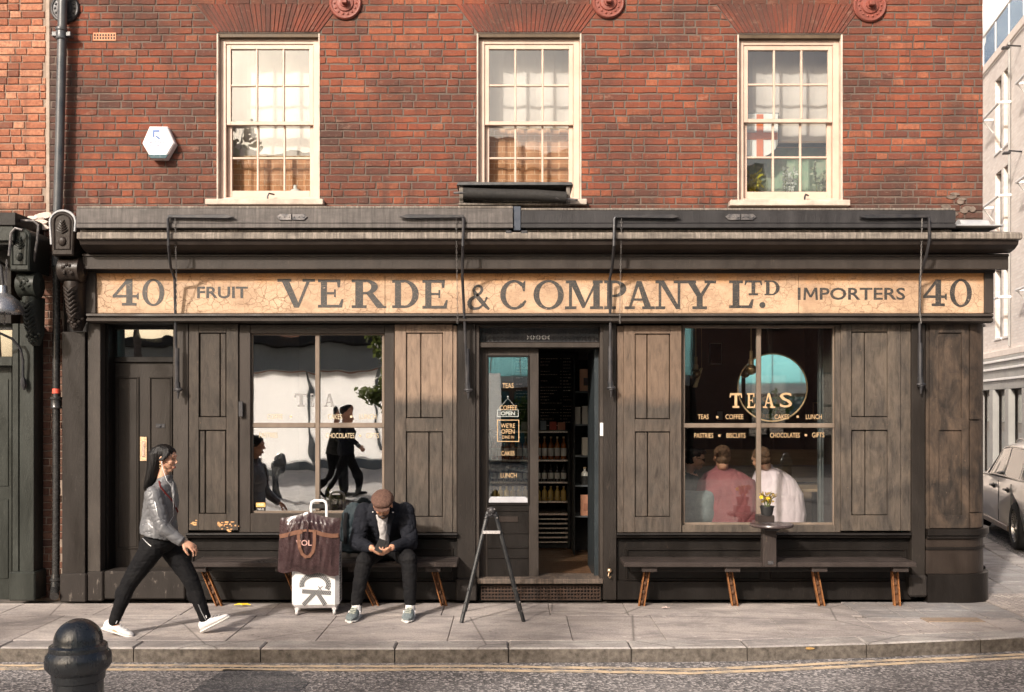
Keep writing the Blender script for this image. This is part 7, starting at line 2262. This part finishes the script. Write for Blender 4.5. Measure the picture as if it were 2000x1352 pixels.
sp = MB(); sp.tube([WP(318,938,-.085), snap(jk, WP(326,948,-.1), (0,1,0), .006), snap(jk, WP(334,962,-.1), (0,1,0), .006), snap(jk, WP(343,978,-.1), (0,1,0), .006), WP(350,1000,-.03)], [(.007,.003)]*5, 8); sp.build('bag_strap', cloth('maroon_strap', (.13,.022,.02)), wo)

# ---- seated man
CX = -1.155
mn_ = thing('person', 'man in brown flat cap sitting on the bench bent over his phone', 'person', (CX, -.5, 0))
hm = Vector((-1.145, -.655, .985)); Rm = frame((.03, -.83, -.56), (0, -.56, .83))
b = MB(); head(b, hm, Rm, 1.0)
limb(b, [(CX,-.50,.95), hm+Rm @ Vector((-.03,0,-.075))], [.062,.056])
spine = [((CX,-.16,.50),(.165,0,0),(0,.115,0)), ((CX,-.22,.63),(.15,0,0),(0,.11,.03)), ((CX,-.36,.80),(.17,0,0),(0,.10,.06)), ((CX,-.45,.90),(.18,0,0),(0,.07,.06)), ((CX,-.50,.955),(.07,0,0),(0,.045,.04))]
loft(b, spine)
EL, ER = Vector((-1.40,-.50,.625)), Vector((-.915,-.50,.625))
WL, WR = Vector((-1.235,-.735,.612)), Vector((-1.055,-.735,.618))
for sx, e, w in ((-1, EL, WL), (1, ER, WR)): limb(b, [(CX+sx*.19,-.44,.895), e, w], [.055,.045,.031])
hand(b, WL, (.78,-.48,-.40), (.35,.55,.75), -1, 1.05, .75, .05)
hand(b, WR, (-.72,-.55,-.42), (-.35,.55,.75), 1, 1.05, .75, .05)
KL, KR = Vector((-1.300,-.735,.500)), Vector((-.905,-.735,.515))
AL, AR = Vector((-1.362,-.755,.105)), Vector((-.893,-.745,.105))
for sx, k, a in ((-1, KL, AL), (1, KR, AR)):
    limb(b, [(CX+sx*.095,-.20,.51), k, a], [.08,.055,.037]); limb(b, [a, a+Vector((0,-.03,-.05))], [.037,.034])
remesh(b, 'body', .0055, 2, M_skinM, mn_)
M_navy = cloth('navy_jacket', (.009,.010,.014), (.017,.018,.023), .85)
b = MB()
loft(b, [((CX,-.15,.47),(.195,0,0),(0,.145,0)), ((CX,-.21,.60),(.195,0,0),(0,.145,.03)), ((CX,-.31,.74),(.205,0,0),(0,.14,.05)), ((CX,-.40,.84),(.215,0,0),(0,.125,.07)), ((CX,-.455,.905),(.215,0,0),(0,.095,.07)), ((CX,-.49,.955),(.14,0,0),(0,.06,.05)), ((CX,-.53,.985),(.085,0,0),(0,.06,.04))])
for sx, e, w in ((-1, EL, WL), (1, ER, WR)):
    limb(b, [(CX+sx*.185,-.44,.90), e, w+(e-w)*.10], [.088,.072,.047])
jm = remesh(b, 'jacket', .006, 3, M_navy, mn_, (.008, 10, (1,1,1.4), 8.0))
b = MB(); loft(b, [((CX-.005,-.60,.905),(.060,0,0),(0,.03,.03)), ((CX-.003,-.575,.83),(.050,0,0),(0,.035,.025)), ((CX,-.52,.74),(.045,0,0),(0,.05,.02)), ((CX,-.46,.65),(.040,0,0),(0,.05,.02)), ((CX,-.40,.58),(.03,0,0),(0,.05,.0))])
remesh(b, 'shirt', .005, 2, cloth('pale_grey_tee', (.56,.53,.52), (.46,.44,.43)), mn_, (.006, 18, (1.6,1,.6), 3.0))
b = MB()
for sx in (-1, 1): loft(b, [((CX+sx*.068,-.605,.93),(.030,-.005,0),(0,.02,.02)), ((CX+sx*.075,-.600,.89),(.034,0,0),(0,.015,.015)), ((CX+sx*.062,-.575,.80),(.026,0,0),(0,.015,.01)), ((CX+sx*.05,-.52,.70),(.015,0,0),(0,.012,.008))])
cl = remesh(b, 'collar', .005, 2, M_navy, jm)
b = MB(); b.ell((CX-.083,-.622,.918), .006); b.ell((CX+.095,-.620,.915), (.009,.005,.006)); b.build('pin_badge', M_canv, jm)
b = MB()
b.ell((CX,-.20,.52), (.185,.155,.10))
for sx, k, a in ((-1, KL, AL), (1, KR, AR)): limb(b, [(CX+sx*.10,-.22,.52), k, a+Vector((0,0,.035))], [.098,.076,.052])
remesh(b, 'trousers', .006, 3, M_jeans, mn_, (.0045, 12, (.8,.8,1.7), 4.0))
M_grshoe = cloth('grey_trainer_mesh', (.20,.23,.235), (.12,.14,.145), .8, 12)
M_sock = cloth('white_sock', (.78,.76,.75), None, .9)
for a, tx in ((AL, -.10), (AR, -.04)):
    k = MB(); limb(k, [a+Vector((0,0,.05)), a+Vector((0,-.015,-.045))], [.040,.043]); remesh(k, 'sock', .005, 1, M_sock, mn_)
    u_, s_ = MB(), MB(); heel = Vector((a.x+.0, a.y+.085, .002)); f, sd, up = shoe(u_, s_, heel, (tx, -1, 0), (0,0,1), .295, .050, .105)
    so = remesh(u_, 'shoe', .005, 2, M_grshoe, mn_, (.003, 40, (1,1,1), 1.0)); s_.build('sole', M_sole, so)
    lc = MB()
    for q in range(5):
        c = heel+f*(.115+.024*q)+up*(.108-.0095*q); lc.tube([c-sd*.026, c+up*.004+f*.01, c+sd*.026], .0035, 5); lc.tube([c+sd*.026, c+up*.005+f*.012, c-sd*.026+f*.02], .003, 5)
    lc.build('lace', pm('sage_lace', (.45,.46,.38), None, .8) if 'sage_lace' not in bpy.data.materials else bpy.data.materials['sage_lace'], so)
    st = MB()
    for sg in (-1, 1): st.tube([heel+f*.15+sd*sg*.049+up*.03, heel+f*.12+sd*sg*.047+up*.07], [(.006,.002)]*2, 6)
    st.build('side_stripe', M_canv, so, kind='stuff')
M_cap = cloth('brown_tweed', (.14,.080,.060), (.075,.043,.034), .9, 70, 160, .002)
b = MB(); b.ell(hm+Rm @ Vector((-.004,0,.062)), (.116,.100,.066), Rm, 24, 14); b.ell(hm+Rm @ Vector((.035,0,.066)), (.085,.092,.050), Rm)
cp = remesh(b, 'flat_cap', .005, 2, M_cap, mn_, (.003, 22, (1,1,1), 6.0))
b = MB(); b.ell(hm+Rm @ Vector((.098,0,.040)), (.040,.070,.010), Rm @ Matrix.Rotation(radians(14), 3, 'Y'), 20, 10); b.build('cap_brim', M_cap, cp)
b = MB()
b.ell(hm+Rm @ Vector((.030,0,-.082)), (.056,.053,.034), Rm); b.tube([hm+Rm @ Vector(v) for v in ((.085,-.032,-.062),(.100,-.014,-.050),(.104,0,-.048),(.100,.014,-.050),(.085,.032,-.062))], [.006,.009,.009,.009,.006], 8)
remesh(b, 'beard', .004, 1, pm('dark_brown_hair', (.045,.028,.02), (.025,.016,.012), .7, 60, .002, 200), mn_, (.003, 70, (1,1,1), 1.0))
b = MB()
for sg in (-1, 1): b.tube([hm+Rm @ Vector(v) for v in ((.092,sg*.014,.030),(.088,sg*.034,.035),(.072,sg*.052,.028))], .005, 6); b.ell(hm+Rm @ Vector((.083,sg*.031,.008)), (.010,.014,.004), Rm, 10, 6)
b.build('eyebrow', M_eye, mn_)
b = MB(); b.ell(hm+Rm @ Vector((-.075,0,-.005)), (.03,.06,.05), Rm); remesh(b, 'hair', .005, 1, bpy.data.materials['dark_brown_hair'], mn_)
Mp = Matrix.Translation((-1.150,-.775,.640)) @ Matrix.Rotation(radians(20), 4, 'Y') @ Matrix.Rotation(radians(-52), 4, 'X')
ph = thing('phone', 'dark smartphone held in the hands of the seated man', 'phone', Mp.translation)
MB().box(-.036,.036,-.005,.005,-.075,.075,.004, Mp).build('case', M_black, ph)
MB().box(-.033,.033,.0051,.0062,-.07,.07,.0, Mp).build('screen', pm('phone_screen', (.02,.022,.03), None, .05), ph)

# ---- customers indoors
def customer(label, Y, secs, hd, f, up, shirt, hairc, arms=(), s=1.0, hairf=0.0, collar=None):
    c0 = P3(*secs[0][:2], Y)
    t = thing('person', label, 'person', (c0.x, Y, .64))
    b = MB(); hc = P3(hd[0], hd[1], Y-.05); R = frame(f, up)
    head(b, hc, R, s)
    limb(b, [P3(*secs[-1][:2], Y), hc+R @ Vector((-.03,0,-.07))], [.06,.055])
    sc = [(P3(u, v, Y), (hw*(D+Y)/F*.85, 0, 0), (0, dp*.85, 0)) for u, v, hw, dp in secs]
    loft(b, sc)
    for a in arms:
        limb(b, a, [.045,.038,.028]); hand(b, a[-1], Vector(a[-1])-Vector(a[-2]), (0,-.4,.8), 1, 1.0, .5)
    remesh(b, 'body', .008, 2, M_skinM, t)
    b = MB(); loft(b, [(P3(u, v, Y), (hw*(D+Y)/F, 0, 0), (0, dp, 0)) for u, v, hw, dp in secs[:-1]]+[(P3(secs[-1][0], secs[-1][1]-1, Y), (.072,0,0), (0,.066,0)), (P3(secs[-1][0], secs[-1][1]-6, Y), (.066,0,0), (0,.062,0))])
    for a in arms: limb(b, [a[0], a[1], Vector(a[2]).lerp(Vector(a[1]), .15)], [.075,.06,.045])
    sh = remesh(b, 'shirt', .008, 3, shirt, t, (.006, 6, (1.5,1,.7), secs[0][0]*.01))
    b = MB(); b.ell(hc+R @ (Vector((-.022,0,.040))*s), [.100*s,.083*s,.088*s], R); b.ell(hc+R @ (Vector((-.042,0,-.022))*s), [.066*s,.072*s,.060*s], R)
    if hairf: b.ell(hc+R @ (Vector((.055,0,.085))*s), [.045*s,.055*s,.03*s], R)
    remesh(b, 'hair', .007, 1, hairc, t, (.006, 45, (1,1,1), 2.0))
    e = MB()
    for sg in (-1, 1): e.ell(hc+R @ (Vector((.085,sg*.031,.008))*s), .010)
    e.build('eye', M_eye, t)
    return t, hc, R
M_brhair = pm('brown_hair', (.13,.070,.040), (.055,.030,.018), .6, 50, .002, 180, spec=.2)
M_pink = cloth('pink_cotton', (.74,.60,.63), (.68,.54,.58), .9, 4)
M_maroon = cloth('maroon_wool', (.25,.085,.088), (.18,.06,.064), .95, 6)
M_olive = cloth('dark_olive_jacket', (.045,.045,.038), (.07,.068,.055), .9, 6)
t1, h1, R1 = customer('dark haired man in profile at the left edge of the right shop window', .95, [(1333,1040,44,.14),(1334,985,42,.14),(1337,945,36,.13),(1345,925,20,.08)], (1357,896), (.97,-.12,-.22), (.2,0,1), M_olive, M_hairb, [(P3(1352,950,.9), P3(1366,1000,.9), P3(1395,990,1.0))], 1.0, 1)
gl = MB()
for sg in (-1, 1):
    gl.tube([h1+R1 @ Vector((.098+.004*cos(q), sg*.032+.022*cos(q), .006+.018*sin(q))) for q in [2*pi*i/12 for i in range(12)]], .003, 5, closed=True)
    gl.tube([h1+R1 @ Vector((.09,sg*.055,.012)), h1+R1 @ Vector((.0,sg*.085,.012))], .003, 5)
gl.build('glasses', M_black, t1)
customer('man in maroon sweater seated with his back to the right shop window', .62, [(1421,1045,66,.16),(1421,1000,65,.16),(1421,962,62,.15),(1419,938,55,.13),(1415,924,38,.10),(1411,914,15,.07)], (1410,894), (-.05,.99,-.12), (0,.12,1), M_maroon, M_brhair, [(P3(1472,960,.70), P3(1478,1005,.75), P3(1466,985,1.0))])
customer('man in pink shirt leaning forward behind the window bar', .80, [(1520,1050,50,.16),(1522,1005,53,.17),(1517,964,51,.17),(1510,936,42,.14),(1503,921,29,.10),(1496,913,15,.07)], (1486,897), (-.62,.75,-.30), (-.3,.2,1), M_pink, M_brhair)
bk = MB(); bk.box(*sorted((PX(1345,1.2), PX(1376,1.2))), 1.1, 1.3, PZ(975,1.2), PZ(969,1.2), .004); tag(bk.build('notebook', M_black), 'dark notebook on the table in front of the man in profile', 'notebook')

# ---- walkers on the far pavement (only mirrored in the left window)
def walker(label, loc, hgt, dirx, jacket, seed):
    t = thing('person', label, 'person', loc, None)
    o = Vector(loc); k = hgt/1.76; s = dirx
    def q(x, y, z): return o+Vector((x*s, y, z))*k
    b = MB(); hc = q(.03,0,1.64); R = frame((s,0,-.08), (0,0,1)); head(b, hc, R, k)
    limb(b, [q(0,0,1.42), q(.01,0,1.56)], [.06,.055])
    loft(b, [(q(0,0,.88),(.11,0,0),(0,.16,0)), (q(0,0,1.1),(.10,0,0),(0,.14,0)), (q(.01,0,1.35),(.11,0,0),(0,.18,0)), (q(0,0,1.45),(.06,0,0),(0,.1,0))])
    legs = [(q(0,-.09,.9), q(.18,-.09,.50), q(.20,-.09,.09)), (q(0,.09,.9), q(-.05,.09,.48), q(-.34,.09,.16))]
    arms = [(q(0,-.22,1.40), q(-.12,-.25,1.12), q(-.05,-.25,.88)), (q(0,.22,1.40), q(.12,.25,1.13), q(.28,.24,.98))]
    for l in legs: limb(b, l, [.08,.055,.04])
    for a in arms: limb(b, a, [.05,.04,.03]); hand(b, a[2], Vector(a[2])-Vector(a[1]), (0,1,0), 1, 1, .5)
    remesh(b, 'body', .010, 2, M_skinM, t)
    b = MB(); loft(b, [(q(0,0,.84),(.15,0,0),(0,.20,0)), (q(0,0,1.1),(.14,0,0),(0,.18,0)), (q(.01,0,1.35),(.14,0,0),(0,.215,0)), (q(0,0,1.46),(.09,0,0),(0,.14,0)), (q(0,0,1.52),(.065,0,0),(0,.07,0))])
    for a in arms: limb(b, a, [.075,.06,.045])
    remesh(b, 'jacket', .010, 3, jacket, t, (.012, 11, (1,1,1), seed))
    b = MB()
    for l in legs: limb(b, l, [.10,.075,.055])
    b.ell(q(0,0,.90), (.14,.18,.1)); remesh(b, 'trousers', .010, 3, M_jeans, t, (.008, 14, (1,1,1), seed))
    b = MB(); b.ell(hc+R @ Vector((-.02,0,.045)), (.095,.08,.08), R); remesh(b, 'hair', .008, 1, M_hairb, t)
    for l, tz in ((legs[0], 0), (legs[1], -.5)):
        u_, s_ = MB(), MB(); a = Vector(l[2]); f = Vector((s, 0, tz)).normalized()
        shoe(u_, s_, a-f*.07-Vector((0,0,.085)), f, (0,0,1), .27, .046, .09); so = remesh(u_, 'shoe', .008, 1, M_jeans, t); s_.build('sole', M_black, so)
walker('dark clothed man striding on the far pavement, mirrored in the left shop window', (-3.50, -11.1, 0), 1.76, 1, M_navy, 3)
walker('second dark clothed walker beside him on the far pavement, mirrored in the left shop window', (-3.78, -11.55, 0), 1.74, 1, M_olive, 6)

# ------------------------------------------------------------------ luggage
cs = thing('suitcase', 'white hard shell suitcase with large black lettering on four wheels', 'suitcase', (-1.753, -.52, 0), None, radians(3))
ORIG[cs] = Vector((0,0,0))
M_shell = pm('white_shell', (.78,.76,.75), (.70,.68,.67), .28, 5)
M_ink = None
def hatch_ink():
    m, t, p, o = newmat('hatched_ink')
    w = t.new('ShaderNodeTexWave'); w.inputs['Scale'].default_value = 22; w.inputs['Distortion'].default_value = 1.5
    t.link(t.coords('Object', (1,1,1), (0, .6, 0)), w.inputs['Vector'])
    t.link(t.ramp(w.outputs['Fac'], [(.25, (.03,.03,.03)), (.8, (.12,.12,.12)), (1.0, (.55,.54,.53))]), p.inputs['Base Color']); p.inputs['Roughness'].default_value = .4
    return m
M_ink = hatch_ink()
b = MB(); b.box(-.209,.209,-.13,-.002,.062,.655,.035); b.build('front_shell', M_shell, cs)
b = MB(); b.box(-.209,.209,.002,.13,.062,.655,.035); b.build('back_shell', M_shell, cs)
b = MB(); b.box(-.205,.205,-.0018,.0018,.066,.651,.0); b.box(-.2115,.2115,-.012,.012,.20,.24,.004); b.box(-.2115,.2115,-.012,.012,.46,.50,.004); b.build('zip_band', M_black, cs)
ln = MB()
for k in range(3): ln.tube([(.2095,-.09+.04*k+.012,.12), (.2105,-.09+.04*k,.34), (.2095,-.09+.04*k+.008,.56)], .006, 5)
ln.build('side_stroke', M_ink, cs)
for sx in (-1, 1):
    for sy in (-1, 1):
        w = MB(); w.lathe([(.001,-.012),(.024,-.012),(.028,-.006),(.028,.006),(.024,.012),(.001,.012)], (0,0,0), 18, Matrix.Translation((sx*.165, sy*.095, .029)) @ Matrix.Rotation(pi/2, 4, 'Y') @ Matrix.Identity(4))
        w.box(sx*.165-.020, sx*.165+.020, sy*.095-.016, sy*.095+.016, .046, .066, .005)
        w.build('wheel', pm('pale_wheel', (.66,.64,.63), (.5,.48,.47), .4) if 'pale_wheel' not in bpy.data.materials else bpy.data.materials['pale_wheel'], cs)
h = MB(); h.tube([(-.070,.10,.655), (-.070,.10,.955), (-.062,.10,.985), (-.04,.10,1.0), (.04,.10,1.0), (.062,.10,.985), (.070,.10,.955), (.070,.10,.655)], [(.013,.010)]*8, 8); h.build('pull_handle', M_shell, cs)
gr = MB(); gr.box(-.055,.055,.088,.112,.80,.985,.004)
gr_ = MB(); gr_.box(-.058,.058,.096,.104,.93,.972,.002); gr_.build('handle_tag', M_black, cs)
def stroke(mb, pts, w, y):
    for i in range(len(pts)-1):
        a, c = Vector(pts[i]), Vector(pts[i+1]); t_ = (c-a).normalized(); n_ = Vector((-t_.y, t_.x))*w
        mb.prism([tuple(a-n_), tuple(c-n_), tuple(c+n_), tuple(a+n_)], y-.0004*(i % 3)-.0012, y)
lg = MB(); yf = -.1305
arc = [(-.005+.105*cos(a), .345-.105*sin(a)*.75+.015) for a in [radians(-200+i*22) for i in range(11)]]
arc = [(.0+.118*cos(radians(a)), .275+.088*sin(radians(a))) for a in range(-28, 206, 13)]
stroke(lg, arc, .022, yf)
stroke(lg, [(-.115,.218),(.140,.200)], .019, yf); stroke(lg, [(.0,.205),(-.105,.098)], .018, yf-.002); stroke(lg, [(.02,.205),(.090,.095)], .018, yf-.002)
stroke(lg, [(.02,.225),(.065,.262)], .0035, yf-.004); stroke(lg, [(.028,.262),(.058,.225)], .0035, yf-.0045)
lg.build('lettering', M_ink, cs)

gb = thing('garment_bag', 'shiny plum brown garment bag with tan straps draped over the suitcase', 'bag', P3(603, 1118, -.72))
nx, nz = 46, 44; vs = []; fs = []
for sd in (0, 1):
    for i in range(nx+1):
        u = i/nx
        for j in range(nz+1):
            v = j/nz
            pxl = (546-5*v)+(u)*((664-3*v)-(546-5*v))
            top = 1012-12*max(0, 1-abs(u-.47)/.42)**1.4; bot = 1117+8*u+2.5*sin(u*16)
            pyl = top+(bot-top)*v
            y = -.735 if sd == 0 else -.665
            fold = .020*noise.noise(Vector((u*11+.8*v, v*1.7, 3)))+.012*noise.noise(Vector((u*26+v*2, v*2.6, 9)))
            fan = .014*sin((u-.47)*40/(.35+v))*(1-v)*max(0, 1-abs(u-.47)*2)
            edge = (min(u, 1-u, v*1.0, (1-v))*8); edge = min(1, edge)
            bulge = .055*sin(pi*u)**.6*sin(pi*min(1, v*.9+.08))**.6
            p = P3(pxl, pyl, -.72)
            p.y = -.70-(bulge*(1 if sd == 0 else -.55)+(fold+fan)*(1 if sd == 0 else .3))*edge
            vs.append(p)
m = (nx+1)*(nz+1)
for sd in (0, 1):
    for i in range(nx):
        for j in range(nz):
            a = sd*m+i*(nz+1)+j
            fs.append([a, a+nz+1, a+nz+2, a+1])
bag = MB().add(vs, fs, True).build('bag_body', pm('plum_nylon', (.034,.018,.019), (.060,.034,.034), .27, 4, .0015, 30), gb, sharp=60)
M_tan = cloth('tan_webbing', (.20,.10,.065), (.15,.075,.05), .7, 20)
def on_bag(px, py, off=.004):
    o = ORIG[gb]; p = P3(px, py, -.72); dr = (p-Vector((0,-D,H))).normalized()
    hit, loc, nr, _ = bag.ray_cast(Vector((0,-D,H))-o, dr)
    return loc+o-dr*off if hit else p-dr*.05
def band(pts, w, name):
    b = MB(); P = [on_bag(*q, .011) for q in pts]; b.tube(P, [(w, .0035)]*len(P), 8)
    vs = []
    b = MB(); fsx = []
    for i, p in enumerate(P):
        t_ = (P[min(len(P)-1, i+1)]-P[max(0, i-1)]).normalized(); n_ = Vector((0,-1,0)); s_ = t_.cross(n_).normalized()*w
        vs += [p-s_, p+s_, p-s_+Vector((0,.006,0)), p+s_+Vector((0,.006,0))]
    for i in range(len(P)-1): fsx += [[4*i,4*i+4,4*i+5,4*i+1],[4*i+2,4*i+3,4*i+7,4*i+6],[4*i,4*i+2,4*i+6,4*i+4],[4*i+1,4*i+5,4*i+7,4*i+3]]
    b.add(vs, fsx).build(name, M_tan, gb)
band([(546,1048),(560,1045),(575,1041),(590,1038)], .018, 'strap'); band([(612,1038),(630,1044),(648,1047),(661,1046)], .018, 'strap')
band([(583,1038),(583,1055),(585,1070),(590,1082),(597,1088),(604,1087),(611,1078),(614,1062),(614,1038)], .014, 'carry_handle')
band([(583,1038),(598,1036),(614,1038)], .010, 'strap')
b = MB(); lt = text(MB(), 'VOL', 578, 609, 1055, 1066, -.80, .01)
c0 = on_bag(597, 1060, .010); tx = MB()
for f_ in lt.f: pass
dy = c0.y-(-.80)
tx.v = [Vector((v.x*(D+c0.y)/(D-.80), v.y+dy, H+(v.z-H)*(D+c0.y)/(D-.80))) for v in lt.v]; tx.f = lt.f; tx.sm = lt.sm
tx.build('lettering', pm('rose_print', (.60,.35,.30), None, .5), gb)
sb_ = thing('rucksack', 'dark teal rucksack standing on the bench beside the seated man', 'bag', P3(692, 1085, -.22))
b = MB(); c = P3(692, 1035, -.20)
loft(b, [(c+Vector((0,0,-.21)), (.10,0,0), (0,.07,0)), (c+Vector((0,0,-.19)), (.125,0,0), (0,.09,0)), (c+Vector((0,0,0)), (.13,0,0), (0,.09,0)), (c+Vector((0,0,.15)), (.115,0,0), (0,.075,0)), (c+Vector((0,0,.23)), (.07,0,0), (0,.05,0)), (c+Vector((0,0,.26)), (.02,0,0), (0,.02,0))])
rb = remesh(b, 'bag_body', .008, 3, cloth('dark_teal_nylon', (.018,.028,.034), (.03,.04,.045), .6), sb_, (.012, 12, (1,1,1), 7))
b = MB(); b.tube([c+Vector((-.06,-.09,.17)), c+Vector((-.07,-.12,.05)), c+Vector((-.065,-.10,-.12))], [(.018,.005)]*3, 8); b.tube([c+Vector((.06,-.09,.17)), c+Vector((.07,-.12,.05)), c+Vector((.065,-.10,-.12))], [(.018,.005)]*3, 8); b.build('strap', M_jeans, sb_)

# ------------------------------------------------------------------ cloud bank added to whiten the sky above the side street
cl = MB(); rc = random.Random(6)
for k in range(60):
    cl.ell((100+rc.uniform(-85, 85), 225+rc.uniform(-25, 25), 92+rc.uniform(-40, 38)), (rc.uniform(15, 30), rc.uniform(12, 22), rc.uniform(8, 17)), nu=16, nv=10)
cw_ = remesh(cl, 'added_clouds', 2.4, 6, pm('cloud_white', (.93,.92,.91), (.90,.89,.89), 1.0, .03, spec=0), None, (5.0, .045, (1,1,1.3), 1.0))
tag(cw_, kind='structure')
